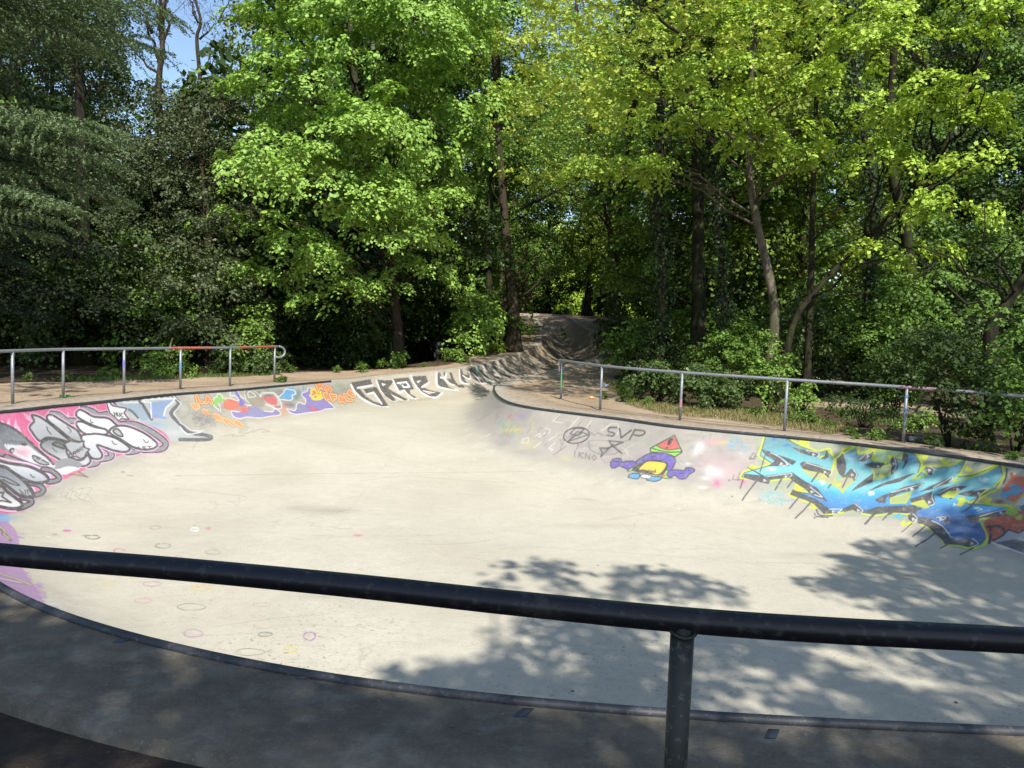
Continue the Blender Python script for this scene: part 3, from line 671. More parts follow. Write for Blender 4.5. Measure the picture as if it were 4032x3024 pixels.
# the skater with a melon slice for a head
INK2 = (52, 46, 52); VIO = (104, 84, 190); GRN = (150, 232, 80)
def sh(P, c, sm=4, w=4): poly(T, P, c, 1, sm); line(T, P, w, INK2, .95, sm, True)
sh([(1120, 600), (1180, 560), (1250, 520), (1350, 508), (1480, 525), (1545, 580), (1530, 650), (1490, 700), (1450, 680), (1440, 610), (1380, 590), (1250, 595), (1180, 640), (1120, 650)], VIO)
sh([(850, 670), (840, 620), (870, 575), (950, 570), (965, 610), (1000, 600), (1080, 598), (1120, 625), (1090, 680), (1040, 690), (980, 668), (930, 650), (890, 672)], VIO)
sh([(1455, 760), (1470, 710), (1540, 692), (1640, 700), (1660, 672), (1735, 675), (1755, 705), (1700, 740), (1660, 785), (1590, 792), (1540, 750), (1500, 770)], VIO)
for P in ([(880, 590), (900, 610), (940, 600)], [(930, 630), (960, 640)], [(1680, 690), (1700, 700)], [(1590, 730), (1640, 735)], [(1280, 540), (1300, 560), (1320, 545)], [(1180, 590), (1210, 570)]): line(T, P, 3.5, INK2, .9, 2)
sh([(1020, 702), (1090, 660), (1130, 625), (1110, 680), (1060, 705)], GRN, 3, 3)
sh([(1395, 770), (1430, 700), (1470, 705), (1450, 740), (1470, 770), (1510, 780), (1440, 785)], GRN, 3, 3); poly(T, [(1395, 770), (1430, 705), (1435, 770)], (220, 100, 90), 1, 0)
sh([(1080, 690), (1140, 640), (1240, 595), (1330, 590), (1440, 615), (1462, 650), (1400, 745), (1280, 735), (1150, 715)], (60, 56, 50), 3); poly(T, [(1150, 690), (1190, 640), (1260, 602), (1420, 618), (1440, 655), (1380, 730), (1320, 738), (1240, 700), (1190, 690)], (250, 214, 56), 1, 3)
for x in range(1160, 1330, 22): poly(T, [(x, 720), (x + 10, 680 + (x % 3) * 6), (x + 22, 722)], (60, 56, 50), 1)
sh([(1030, 770), (1060, 735), (1130, 728), (1160, 740), (1140, 790), (1080, 785)], (84, 172, 226), 3); sh([(1230, 800), (1260, 765), (1390, 770), (1380, 800), (1320, 818)], (84, 172, 226), 3); poly(T, [(1160, 755), (1200, 738), (1290, 752), (1270, 790), (1180, 780)], (236, 238, 240), 1, 0); line(T, [(1160, 755), (1200, 738), (1290, 752), (1270, 790), (1180, 780)], 3, INK2, .9, 0, True)
poly(T, [(1272, 460), (1320, 430), (1535, 318), (1620, 500), (1540, 552), (1400, 510), (1275, 500)], GRN); poly(T, [(1340, 430), (1535, 325), (1590, 465), (1480, 478), (1400, 462)], (222, 96, 88), 1, 0)
line(T, [(1272, 460), (1535, 318), (1620, 500), (1540, 552), (1440, 512), (1275, 500)], 4.5, INK2, .95, 0, True); line(T, [(1290, 458), (1400, 490), (1500, 502), (1610, 495)], 4, INK2, .95, 3); line(T, [(1340, 430), (1400, 462), (1480, 478), (1590, 462)], 3, INK2, .9, 3)
poly(T, [(1460, 420), (1470, 370), (1510, 350), (1525, 365), (1500, 400), (1475, 425)], (40, 38, 40), 1, 4); poly(T, [(1432, 460), (1450, 445), (1468, 455), (1450, 466)], (40, 38, 40), 1, 3)
# small blue notes beside the blue piece
text(C5, 'TURFEN', 350, 588, 20, 26, 8, 3, (70, 195, 205), .9, (1, .16), (.05, 1)); text(C5, 'VRAMENT', 352, 622, 26, 22, 8, 3, (70, 195, 205), .9, (1, .2), (.05, 1)); text(C5, 'MICHTO', 335, 650, 22, 22, 8, 3, (70, 195, 205), .9, (1, .2), (.05, 1))
for i, s_ in enumerate(('AVEC', 'ALONS', 'MA TRACE', 'LA COUR')): text(C5, s_, 140 - i * 6, 215 + i * 28, 15, 16, 5, 2.2, (90, 180, 225), .75, (1, .12), (.05, 1))
for P in ([(335, 290), (305, 360), (345, 350)], [(300, 330), (270, 372), (310, 372)], [(205, 468), (185, 520), (240, 510)], [(160, 488), (150, 520), (200, 522)]): line(C5, P, 5, (86, 84, 84), .9, 0)
spray(C5, 125, 522, 10, 6, (50, 50, 50), 1, 2); spray(C5, 50, 470, 50, 40, WH, .8); spray(C5, 40, 545, 30, 25, (240, 110, 160), .8); spray(C5, 225, 535, 30, 18, (244, 110, 165), .9); spray(C5, 130, 470, 130, 90, (222, 190, 192), .6)
# --- the blue piece
SG = (172, 184, 152); YG = (222, 236, 44)
poly(C5, [(300, 235), (380, 215), (1000, 262), (1600, 330), (2212, 470), (2212, 700), (2090, 700), (1990, 1000), (1700, 1000), (1500, 850), (1300, 800), (1050, 780), (800, 770), (600, 650), (400, 560), (260, 500), (330, 420)], SG, .75, 2)
for _ in range(70):
    x = rs.uniform(400, 2000); spray(C5, x, 240 + .13 * (x - 400) + rs.uniform(0, 420), rs.uniform(15, 60), rs.uniform(8, 25), rs.choice([(130, 178, 130), (200, 186, 150), (190, 196, 160), (150, 190, 150)]), .6)
for x, y in ((650, 265), (960, 300), (1250, 370), (1100, 380), (1520, 355), (1650, 395), (1820, 440), (1210, 480), (640, 570), (730, 700), (290, 435), (1990, 590), (1960, 665), (1700, 500), (1160, 300), (1390, 830)): splat(C5, x, y, 34, YG)
SIL = [(385, 215), (515, 225), (640, 290), (760, 332), (830, 310), (872, 380), (885, 450), (895, 400), (940, 320), (1040, 275), (1030, 345), (1130, 320), (1230, 420), (1290, 365), (1350, 385), (1375, 325), (1440, 340), (1480, 410), (1455, 500), (1530, 425), (1600, 440), (1710, 420), (1800, 378), (1740, 500), (1850, 490), (1980, 440), (2045, 425), (2062, 500), (2010, 580), (1900, 640), (1790, 690), (2120, 712), (1990, 780), (1885, 800), (1912, 860), (1950, 920), (1930, 970), (1850, 1002), (1750, 978), (1650, 972), (1620, 910), (1550, 860), (1490, 830), (1440, 760), (1300, 745), (1150, 765), (1070, 752), (1020, 705), (920, 745), (815, 755), (740, 690), (560, 625), (590, 602), (730, 625), (560, 500), (400, 520), (215, 500), (235, 470), (440, 412), (345, 350)]
def bg(X, Y):
    t = Y - 0.11 * np.clip(X - 500, 0, None) - 60 * np.exp(-((X - 950) / 250) ** 2)
    ks = np.array([200, 270, 330, 420, 480, 520, 590, 680, 900]); cs = np.array([(108, 160, 170), (96, 168, 182), (104, 196, 208), (128, 216, 222), (120, 218, 232), (56, 184, 236), (40, 150, 220), (36, 110, 184), (34, 104, 170)])
    return np.stack([np.interp(t, ks, cs[:, i]) for i in range(3)], -1)
line(C5, SIL, 17, YG, 1, 0, True); poly(C5, SIL, (0, 0, 0), 1, 0, bg); line(C5, SIL, 3.5, (70, 84, 80), .9, 0, True)
DK = (66, 66, 72)
def dk(T, P, hl=True):
    poly(T, P, DK, .97); line(T, P, 2.5, (40, 44, 50), .9, 0, True)
def hole(T, P, c=(196, 194, 160)):
    poly(T, P, c, 1, 0); line(T, P, 6, (206, 216, 70), 1, 0, True)
hole(CB, [(590, 620), (820, 670), (900, 690), (965, 750), (1010, 650), (1050, 480), (1080, 470), (1110, 640), (1030, 830), (900, 790), (700, 710)])
hole(CB, [(1030, 840), (1130, 760), (1190, 740), (1290, 740), (1330, 760), (1300, 810), (1200, 900), (1170, 960), (1130, 900)])
hole(CB, [(1640, 350), (2050, 350), (2025, 475), (1890, 432), (1840, 520), (1640, 505), (1600, 440)], (160, 200, 150)); hole(CB, [(1580, 590), (1710, 600), (1860, 550), (1892, 600), (1860, 690), (1740, 740), (1605, 770), (1630, 680)], (176, 196, 140))
for x, y in ((1850, 450), (1740, 690), (1640, 480), (900, 720), (1110, 850), (880, 440), (520, 880), (760, 1170), (1900, 1080)): splat(CB, x, y, 45, YG, 7)
line(CB, [(940, 340), (1035, 440), (1058, 520), (1010, 650), (965, 745)], 7, YG, 1, 3); line(CB, [(1075, 470), (1200, 380), (1390, 275)], 7, YG, 1, 3); line(CB, [(1430, 270), (1380, 330), (1400, 400), (1640, 360), (1600, 460)], 7, YG, 1, 0)
for P in ([(450, 310), (560, 340), (840, 375), (810, 440), (700, 420), (570, 380)], [(0, 340), (150, 380), (260, 450), (395, 572), (100, 570), (200, 500), (60, 420)], [(240, 420), (490, 510), (440, 555)], [(555, 545), (600, 515), (800, 560), (1010, 640), (965, 745), (900, 680), (820, 660), (700, 640), (600, 612)], [(940, 345), (965, 400), (950, 450), (900, 475), (860, 468), (920, 430)], [(1170, 400), (1210, 520), (1215, 620), (1180, 740), (1120, 680), (1090, 600), (1090, 480)], [(1190, 730), (1290, 620), (1370, 660), (1390, 700), (1340, 790), (1320, 750), (1240, 730)], [(1400, 500), (1480, 420), (1610, 370), (1590, 440), (1480, 510)], [(1490, 550), (1600, 530), (1770, 545), (1710, 600), (1600, 600)], [(1900, 440), (1960, 500), (1970, 600), (1900, 680), (1875, 695), (1892, 560), (1860, 520)], [(1610, 690), (1600, 800), (1310, 930), (1420, 830)], [(2060, 380), (2110, 420), (2120, 500), (2040, 620), (2080, 510), (2035, 490)], [(2212, 680), (2000, 800), (1800, 840), (1560, 930), (1750, 830), (2000, 750)], [(2240, 850), (1950, 935), (1750, 1010), (1645, 1070), (1700, 1100), (1790, 1105), (1795, 1030), (1930, 960), (2200, 920)], [(65, 715), (440, 675), (620, 800), (800, 900), (942, 1088), (720, 990), (620, 900), (450, 790), (400, 740), (120, 770)], [(450, 920), (560, 970), (780, 1060), (900, 1150), (970, 1200), (1100, 1255), (900, 1262), (760, 1130), (640, 1050), (410, 985)], [(1170, 1205), (1360, 1115), (1472, 1220), (1420, 1262), (1320, 1200), (1190, 1240)], [(1480, 1230), (1700, 1170), (2230, 1150), (2230, 1230), (1900, 1225), (1600, 1262)], [(-210, 590), (120, 770), (90, 830), (-80, 790), (-260, 740), (-250, 690), (0, 720)]):
    dk(CB, P)
for P in ([(480, 300), (570, 295), (598, 350), (550, 405), (500, 385)], [(625, 660), (700, 590), (830, 545), (1040, 538), (930, 600), (730, 640), (690, 700)], [(900, 650), (1100, 605), (1340, 575), (1180, 685), (1000, 672)], [(20, 640), (200, 560), (455, 512), (350, 595), (150, 630), (0, 705)], [(410, 620), (530, 560), (842, 420), (800, 502), (560, 582)], [(280, 720), (570, 620), (602, 785), (520, 802), (450, 732), (290, 772)], [(0, 820), (300, 810), (430, 842), (330, 902), (60, 890), (0, 922)], [(250, 932), (320, 902), (374, 970), (320, 1022), (260, 980)], [(370, 960), (530, 970), (700, 1060), (812, 1222), (700, 1252), (560, 1122), (480, 1042), (380, 1032)], [(690, 1230), (850, 1240), (1060, 1232), (1172, 1302), (1050, 1352), (980, 1302), (760, 1302)], [(1100, 930), (1562, 838), (1490, 932), (1300, 962), (1185, 980), (1110, 1052), (1000, 940)], [(600, 950), (750, 945), (860, 1060), (870, 1100), (700, 1000)]):
    dk(CC, P)
poly(CC, [(820, 950), (980, 940), (1100, 1050), (1170, 1010), (1260, 1160), (1250, 1260), (1170, 1290), (1060, 1230), (850, 1240), (720, 1100)], (30, 96, 160), .9, 2)
hole(CC, [(690, 680), (780, 622), (920, 615), (845, 692), (800, 702)], (210, 226, 60)); hole(CC, [(290, 775), (450, 732), (520, 820), (480, 830)], (200, 214, 70)); hole(CC, [(20, 705), (300, 625), (220, 765), (20, 775)], (180, 200, 120)); hole(CC, [(890, 710), (980, 690), (1000, 740), (940, 810), (890, 800), (920, 740)], (216, 232, 60))
for P in ([(1180, 975), (1210, 1050), (1265, 1150), (1275, 1230), (1200, 1325), (1045, 1352)], [(1330, 965), (1210, 970), (1180, 1010)], [(1455, 270), (1500, 310), (1490, 420), (1400, 520), (1250, 620), (1180, 680)], [(980, 740), (1240, 780), (1600, 822)], [(840, 490), (1050, 440), (1240, 370), (1430, 280)], [(1020, 195), (960, 330), (845, 480)], [(200, 95), (340, 120), (430, 220), (410, 350), (300, 465)], [(300, 465), (500, 400), (440, 350), (480, 280), (780, 285), (990, 200)]): line(CC, P, 6.5, (206, 222, 48), 1, 3)
for T_, x, y in ((CB, 740, 400), (CB, 275, 530), (CB, 905, 655), (CB, 1300, 695), (CB, 1530, 425), (CB, 1680, 575), (CB, 1905, 535), (CB, 340, 720), (CB, 715, 940), (CB, 1025, 1230), (CB, 1390, 1210), (CB, 30, 775), (CB, 2160, 900), (CC, 300, 580), (CC, 890, 580), (CC, 1165, 635), (CC, 520, 335), (CC, 520, 750), (CC, 310, 970), (CC, 850, 780), (CC, 1455, 888), (CC, 1075, 1290), (CC, 670, 970)):
    for dx, dy, r_ in ((0, 0, 15), (22, 10, 9), (-4, 22, 9)): spray(T_, x + dx, y + dy, r_ * 1.2, r_, WH, 1, 2.2)
for T_, P in ((CB, [(640, 350), (830, 385), (800, 440)]), (CB, [(130, 380), (260, 450), (375, 560), (250, 560)]), (CB, [(640, 530), (1005, 640), (975, 715)]), (CB, [(1330, 640), (1378, 690), (1350, 760)]), (CB, [(1410, 490), (1500, 415), (1595, 380)]), (CB, [(1915, 450), (1950, 560), (1920, 640), (1895, 665)]), (CB, [(80, 725), (430, 685), (400, 735)]), (CB, [(700, 880), (880, 1025), (760, 990)]), (CB, [(975, 1205), (1165, 1200), (1095, 1250)]), (CB, [(1350, 1125), (1465, 1220), (1400, 1255)]), (CC, [(30, 632), (440, 520), (390, 560)]), (CC, [(640, 650), (830, 550), (1030, 542)]), (CC, [(1100, 615), (1200, 590), (1330, 580)]), (CC, [(580, 570), (835, 425), (790, 500)]), (CC, [(575, 630), (560, 700), (595, 780), (530, 800)]), (CC, [(500, 295), (560, 300), (590, 345), (570, 380)]), (CC, [(560, 1000), (700, 1070), (810, 1215)]), (CC, [(1090, 1235), (1168, 1300), (1080, 1340)]), (CC, [(1180, 945), (1558, 842), (1480, 930)]), (CC, [(310, 908), (370, 970), (320, 1015)]), (CC, [(620, 955), (745, 952), (700, 995)])):
    line(T_, P, 3.6, WH, .95, 2)
for T_, x, y in ((C5, 425, 450), (C5, 790, 545), (C5, 1130, 612), (C5, 1930, 520), (C5, 1890, 725), (CB, 1600, 975), (CC, 1250, 470)): splat(T_, x, y, 24 if T_ is C5 else 40, (226, 246, 248), 8, .9)
for x, y in ((440, 235), (530, 275), (1000, 355), (1420, 375), (1725, 435)): splat(C5, x, y, 18, (40, 128, 206), 6, .9)
for T_, P, w_ in ((CB, [(280, 770), (190, 920)], 6), (CB, [(440, 790), (370, 885)], 6), (CB, [(540, 1020), (400, 1192)], 6), (CB, [(700, 1105), (600, 1220), (480, 1332)], 6), (CB, [(825, 660), (720, 800)], 6), (CB, [(1700, 1180), (1600, 1300), (1500, 1412)], 9), (CB, [(1870, 1230), (1750, 1360)], 5), (CB, [(1240, 735), (1170, 882)], 5), (CB, [(1000, 840), (960, 892)], 5), (CC, [(300, 1035), (165, 1150)], 4), (CC, [(470, 1075), (310, 1205)], 6), (CC, [(600, 1160), (500, 1240), (350, 1332)], 7), (CC, [(780, 1300), (665, 1362)], 5), (CC, [(1100, 1355), (930, 1442)], 6), (CC, [(1165, 690), (1050, 830), (950, 890)], 6), (CC, [(1380, 960), (1290, 1070)], 6), (CC, [(1540, 900), (1300, 1090)], 7), (CC, [(1540, 330), (1530, 430), (1495, 520)], 7), (C5, [(380, 350), (345, 465)], 4), (C5, [(225, 520), (205, 580)], 5), (C5, [(320, 530), (250, 620), (220, 665)], 6), (C5, [(500, 510), (455, 590)], 5), (CB, [(790, 1210), (840, 1290), (1020, 1298)], 6), (CB, [(765, 1260), (790, 1305), (960, 1322)], 5)):
    line(T_, P, w_, DK, .95, 3)
spray(CB, 760, 1322, 26, 9, (60, 60, 60), 1, 2); splat(CB, 1990, 1310, 60, (70, 196, 222), 9, .9)
# orange and grey at the right edge
poly(CC, [(1600, 440), (1765, 430), (2400, 560), (2400, 900), (1765, 760), (1640, 760), (1500, 700), (1480, 600)], (228, 104, 66), .95, 2); splat(CC, 1620, 395, 40, (226, 96, 60)); spray(CC, 1640, 385, 20, 16, WH, 1, 2)
splat(CC, 1560, 640, 90, (76, 170, 216), 12); line(CC, [(1580, 560), (1620, 530), (1690, 560), (1700, 590), (1640, 640), (1765, 600)], 10, (76, 170, 216), 1, 3); spray(CC, 1740, 600, 50, 40, (170, 140, 230), .9); splat(CC, 1225, 712, 26, (226, 100, 60), 5); spray(CC, 1240, 706, 10, 8, WH, 1, 2); spray(CC, 1440, 750, 70, 30, (150, 60, 40), .9)
poly(CC, [(1620, 810), (1765, 660), (2400, 500), (2400, 900), (1765, 800)], (214, 214, 216), 1); line(CC, [(1610, 815), (1765, 650), (2400, 440)], 8, (190, 206, 60), 1, 0)
poly(CC, [(1700, 820), (1765, 790), (2400, 900), (2400, 1050), (1765, 950)], (110, 110, 114), 1)
poly(CC, [(1320, 960), (1490, 930), (1660, 850), (1765, 900), (2400, 1100), (2400, 1400), (1765, 1140), (1690, 1150), (1560, 1110), (1500, 1200), (1340, 1285), (1280, 1150), (1240, 1030)], (196, 84, 44), 1, 2); splat(CC, 1640, 900, 90, (150, 190, 50), 9); splat(CC, 1700, 960, 50, (170, 200, 70), 6)
for P in ([(1320, 1080), (1330, 1180), (1310, 1290)], [(1290, 1080), (1420, 1070), (1500, 1120), (1480, 1200), (1380, 1250)]): line(CC, P, 10, (46, 42, 44), 1, 4)
poly(CC, [(1345, 1285), (1500, 1200), (1560, 1120), (1690, 1172), (1765, 1135), (2400, 1350), (2400, 1700), (1765, 1430)], (176, 178, 182), 1, 0); poly(CC, [(1370, 1290), (1640, 1240), (2400, 1420), (2400, 1800), (1765, 1440)], (92, 94, 100), 1, 0); line(CC, [(1350, 1288), (1765, 1432), (2400, 1740)], 6, (226, 228, 232), 1, 0); line(CC, [(1500, 1180), (1560, 1115), (1690, 1160), (1765, 1120), (2400, 1330)], 5, (50, 46, 48), 1, 0)
# rings and blots on the floor
def ring(cx, cy, rx, ry, col, w=4, a=.8, part=1.0, ph=0):
    t = np.linspace(ph, ph + 2 * math.pi * part, 28); a1, a2 = rs.uniform(0, 6), rs.uniform(0, 6)
    P = [(cx + rx * (1 + .05 * math.sin(2 * q + a1)) * math.cos(q), cy + ry * (1 + .08 * math.sin(3 * q + a2)) * math.sin(q)) for q in t]
    for i in range(0, 27, 3): line(ID, P[i:i + 4], w * rs.uniform(.6, 1.15), col, a * rs.uniform(.5, .95), 0)
for r_ in ((364, 2115, 28, 7, (120, 116, 100), 5, .9), (641, 2149, 30, 9, (116, 112, 96), 4, .9), (837, 2174, 28, 9, (150, 140, 124), 4, .8), (611, 2077, 21, 7, (160, 152, 130), 3, .8), (766, 2084, 16, 6, (252, 252, 250), 7, 1), (819, 2081, 8, 3, (236, 130, 180), 5, .9), (470, 2170, 22, 9, (230, 90, 160), 5, .9, .6, 2.6), (702, 2195, 15, 6, (226, 120, 180), 4, .8), (598, 2299, 36, 9, (188, 150, 172), 4, .9), (415, 2305, 37, 13, (240, 220, 130), 4, .8), (793, 2315, 38, 10, (244, 214, 90), 6, .8), (564, 2366, 34, 9, (236, 160, 180), 4, .9), (753, 2390, 54, 13, (140, 136, 116), 4, .9), (1030, 2381, 32, 8, (186, 156, 170), 3, .8), (552, 2437, 26, 8, (186, 190, 170), 3, .7, .5, 0), (761, 2495, 38, 15, (200, 130, 190), 5, .9), (1037, 2464, 36, 11, (196, 170, 180), 4, .8, .55, 0), (1044, 2498, 28, 8, (140, 140, 128), 7, .8), (1218, 2505, 24, 16, (170, 84, 180), 6, .95), (984, 2568, 57, 14, (110, 92, 104), 4, .85), (1143, 2556, 26, 12, (240, 214, 70), 6, .9), (625, 2515, 40, 14, (244, 224, 130), 4, .7), (285, 1985, 20, 8, (206, 196, 176), 3, .4), (926, 1968, 18, 24, (176, 166, 146), 3, .5, .5, -1.4), (645, 1886, 18, 4, (238, 234, 220), 3, .6)): ring(*r_)
spray(ID, 262, 2089, 21, 5, (222, 100, 180), 1, 2.5); spray(ID, 215, 2104, 12, 4, (200, 130, 150), .8, 2); spray(ID, 190, 2113, 9, 3, (245, 240, 230), .9, 2); spray(ID, 340, 2108, 22, 4, (140, 136, 118), .8, 1.5)
spray(ID, 1408, 2107, 22, 5, (228, 120, 150), .8, 2); spray(ID, 1300, 2010, 120, 22, (160, 146, 128), .5); spray(ID, 1160, 2000, 50, 12, (160, 146, 128), .35); spray(ID, 483, 1858, 10, 4, (150, 140, 120), .8, 2)
line(ID, [(500, 1872), (525, 1876)], 4, (160, 150, 130), .8, 0); line(ID, [(690, 1873), (710, 1873)], 3, (160, 150, 130), .8, 0)
line(ID, [(700, 1874), (1200, 1866), (1800, 1860), (2100, 1857)], 2, (180, 168, 142), .6, 0)
for k in range(34):      # wheel marks, scratches and stains
    x, y = rs.uniform(200, 3600), rs.uniform(1760, 2500); L_ = rs.uniform(60, 420); b_ = rs.uniform(-.16, .16)
    line(ID, [(x, y), (x + L_ * .5, y + b_ * L_ * .5 + rs.uniform(-8, 8)), (x + L_, y + b_ * L_)], rs.uniform(2, 4), (150, 140, 118), rs.uniform(.12, .35), 5)
for k in range(26): spray(ID, rs.uniform(200, 3500), rs.uniform(1720, 2600), rs.uniform(60, 260), rs.uniform(8, 40), rs.choice([(176, 166, 142), (190, 180, 158), (236, 230, 212), (165, 158, 140)]), rs.uniform(.12, .3))
for P in ([(1000, 1690), (1500, 1790), (2400, 1990), (3600, 2300)], [(300, 2060), (1300, 2110), (2500, 2180), (3700, 2290)], [(1750, 1600), (1500, 1850), (1050, 2450)], [(1860, 1640), (2500, 2100), (3300, 2700)]): line(ID, P, 2.4, (160, 150, 128), .16, 6)
for k in range(40): spray(ID, rs.uniform(900, 3600), rs.uniform(1560, 2100), 3.5, 1.8, (250, 248, 240), rs.uniform(.4, 1), 2)
# --- lay the canvas on the plan of the bowl
TX0, TX1, TY0, TY1, TR = -9.6, 9.6, 3.0, 36.0, 0.009
tw, thh = int((TX1 - TX0) / TR), int((TY1 - TY0) / TR)
cgx = np.arange(TX0 - .1, TX1 + .2, 0.05); cgy = np.arange(TY0 - .1, TY1 + .2, 0.05)
mx, my = np.meshgrid(cgx, cgy)
dg = dist_rim(mx, my).reshape(mx.shape)
tex = np.zeros((thh, tw, 4), np.float32)
xs = TX0 + (np.arange(tw) + .5) * TR
fx = (xs - cgx[0]) / 0.05; ix = fx.astype(int); fx = fx - ix
for r0 in range(0, thh, 200):
    ys = TY0 + (np.arange(r0, min(thh, r0 + 200)) + .5) * TR
    fy = (ys - cgy[0]) / 0.05; iy = fy.astype(int); fy = (fy - iy)[:, None]
    D = (dg[iy][:, ix] * (1 - fx) + dg[iy][:, ix + 1] * fx) * (1 - fy) + (dg[iy + 1][:, ix] * (1 - fx) + dg[iy + 1][:, ix + 1] * fx) * fy
    X, Y = np.meshgrid(xs, ys)
    Z = bowl_z(X, Y, D)
    Pp = np.stack([X, Y, Z], -1)
    u, v = project(Pp)
    u = (u - PX0) * PS - .5; v = (v - PY0) * PS - .5
    iu = np.floor(u).astype(int); iv = np.floor(v).astype(int)
    fu = (u - iu)[..., None]; fv = (v - iv)[..., None]
    ok = (iu >= 0) & (iu < CW - 1) & (iv >= 0) & (iv < CH - 1)
    iu = np.clip(iu, 0, CW - 2); iv = np.clip(iv, 0, CH - 2)
    pm = lambda a, b: canvas[a, b] * np.concatenate([canvas[a, b][..., 3:]] * 3 + [np.ones_like(canvas[a, b][..., 3:])], -1)
    c = (pm(iv, iu) * (1 - fu) + pm(iv, iu + 1) * fu) * (1 - fv) + (pm(iv + 1, iu) * (1 - fu) + pm(iv + 1, iu + 1) * fu) * fv
    c[..., :3] /= np.maximum(c[..., 3:], 1e-4)
    c[~ok] = 0
    tex[r0:r0 + len(ys)] = c
# hidden wall under the near coping carries no paint from the far floor
img = bpy.data.images.new('bowl_paint', tw, thh, alpha=True)
img.alpha_mode = 'CHANNEL_PACKED'
img.pixels.foreach_set(tex.ravel())
img.update()
img.pack()
del tex
# ------------------------------------------------------------------ materials of the hard ground
def m_bowl():
    t = NT('painted_concrete')
    P = t.pos()
    n1 = t.noise(0.55, 6, 0.6, dist=0.4); n2 = t.noise(7, 6, 0.7); n3 = t.noise(60, 3, 0.6)
    base = t.ramp(n1, [(0.30, (0.405, 0.372, 0.292)), (0.5, (0.45, 0.418, 0.333)), (0.7, (0.49, 0.458, 0.368))])
    base = t.mix(t.math('MULTIPLY', t.ramp(n2, [(0.35, 1.0), (0.55, 0.0)]), 0.22), base, (0.32, 0.30, 0.24))
    # trowel marks and hairline cracks
    mp = t.new('ShaderNodeMapping'); mp.inputs['Scale'].default_value = (0.55, 3.2, 1.0); mp.inputs['Rotation'].default_value = (0, 0, 0.12); t.link(P, mp.inputs[0])
    st = t.noise(2.2, 7, 0.72, mp.outputs[0], 0.8)
    base = t.mix(t.math('MULTIPLY', t.ramp(st, [(0.56, 0.0), (0.66, 1.0)]), 0.20), base, (0.33, 0.31, 0.24))
    vo = t.new('ShaderNodeTexVoronoi'); vo.feature = 'DISTANCE_TO_EDGE'; vo.inputs['Scale'].default_value = 0.35
    wv = t.new('ShaderNodeMapping'); t.link(P, wv.inputs[0])
    nn = t.new('ShaderNodeTexNoise'); nn.inputs['Scale'].default_value = 1.2; nn.inputs['Detail'].default_value = 6; t.link(P, nn.inputs['Vector'])
    mv = t.new('ShaderNodeVectorMath'); mv.operation = 'MULTIPLY_ADD'; t.link(nn.outputs['Color'], mv.inputs[0]); mv.inputs[1].default_value = (1.2, 1.2, 1.2); t.link(P, mv.inputs[2])
    t.link(mv.outputs[0], vo.inputs['Vector'])
    crack = t.math('MULTIPLY', t.ramp(vo.outputs['Distance'], [(0.0, 1.0), (0.006, 0.0)]), t.ramp(n1, [(0.5, 0.0), (0.62, 0.6)]))
    base = t.mix(t.math('MULTIPLY', crack, 0.5), base, (0.2, 0.18, 0.14))
    # pits and grain
    pit = t.math('MULTIPLY', t.ramp(t.noise(17, 5, 0.75, dist=0.6), [(0.575, 0.0), (0.62, 1.0)]), t.ramp(t.noise(0.9, 4), [(0.42, 0.12), (0.62, 0.75)]))
    sy = t.new('ShaderNodeMapRange'); sy.inputs[1].default_value = 6.5; sy.inputs[2].default_value = 10.0; sy.inputs[3].default_value = 1.0; sy.inputs[4].default_value = 0.22; t.link(t.sep(P)[1], sy.inputs[0])
    pit = t.math('MULTIPLY', pit, sy.outputs[0])
    base = t.mix(pit, base, (0.15, 0.145, 0.12))
    base = t.mix(0.3, base, t.mix(1.0, base, t.ramp(n3, [(0.3, 0.72), (0.7, 1.28)]), 'MULTIPLY'))
    # small dark scuffs
    sc = t.noise(26, 2, 0.5)
    base = t.mix(t.math('MULTIPLY', t.ramp(sc, [(0.70, 0.0), (0.74, 1.0)]), 0.35), base, (0.16, 0.15, 0.12))
    # walls: greyer, blotchy
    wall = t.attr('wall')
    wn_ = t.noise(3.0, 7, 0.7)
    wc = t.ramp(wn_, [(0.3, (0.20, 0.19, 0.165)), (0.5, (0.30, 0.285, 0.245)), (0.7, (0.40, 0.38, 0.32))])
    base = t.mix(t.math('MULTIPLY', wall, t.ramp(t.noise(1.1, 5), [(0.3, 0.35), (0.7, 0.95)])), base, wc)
    # the paint
    s = t.sep(P)
    cx = t.new('ShaderNodeCombineXYZ')
    t.link(t.math('DIVIDE', t.math('SUBTRACT', s[0], TX0), TX1 - TX0), cx.inputs[0])
    t.link(t.math('DIVIDE', t.math('SUBTRACT', s[1], TY0), TY1 - TY0), cx.inputs[1])
    im = t.new('ShaderNodeTexImage'); im.image = img; im.extension = 'CLIP'; t.link(cx.outputs[0], im.inputs[0])
    worn = t.math('MULTIPLY', im.outputs['Alpha'], t.ramp(t.noise(14, 6, 0.75), [(0.30, 0.55), (0.46, 1.0)]))
    pc = t.mix(1.0, im.outputs['Color'], (0.58, 0.58, 0.58), 'MULTIPLY')
    pc = t.mix(t.math('MULTIPLY', t.ramp(n2, [(0.3, 1.0), (0.6, 0.0)]), 0.15), pc, (0.3, 0.29, 0.26))
    pc = t.mix(0.09, pc, (0.50, 0.48, 0.44))
    worn = t.math('MULTIPLY', t.math('MULTIPLY', worn, 0.97), t.attr('paintable'))
    base = t.mix(worn, base, pc)
    far = t.new('ShaderNodeMapRange'); far.inputs[1].default_value = 25.0; far.inputs[2].default_value = 31.0; far.inputs[4].default_value = 0.8; t.link(s[1], far.inputs[0])  # brown dirt film over the run; its darkening stands in partly for shade
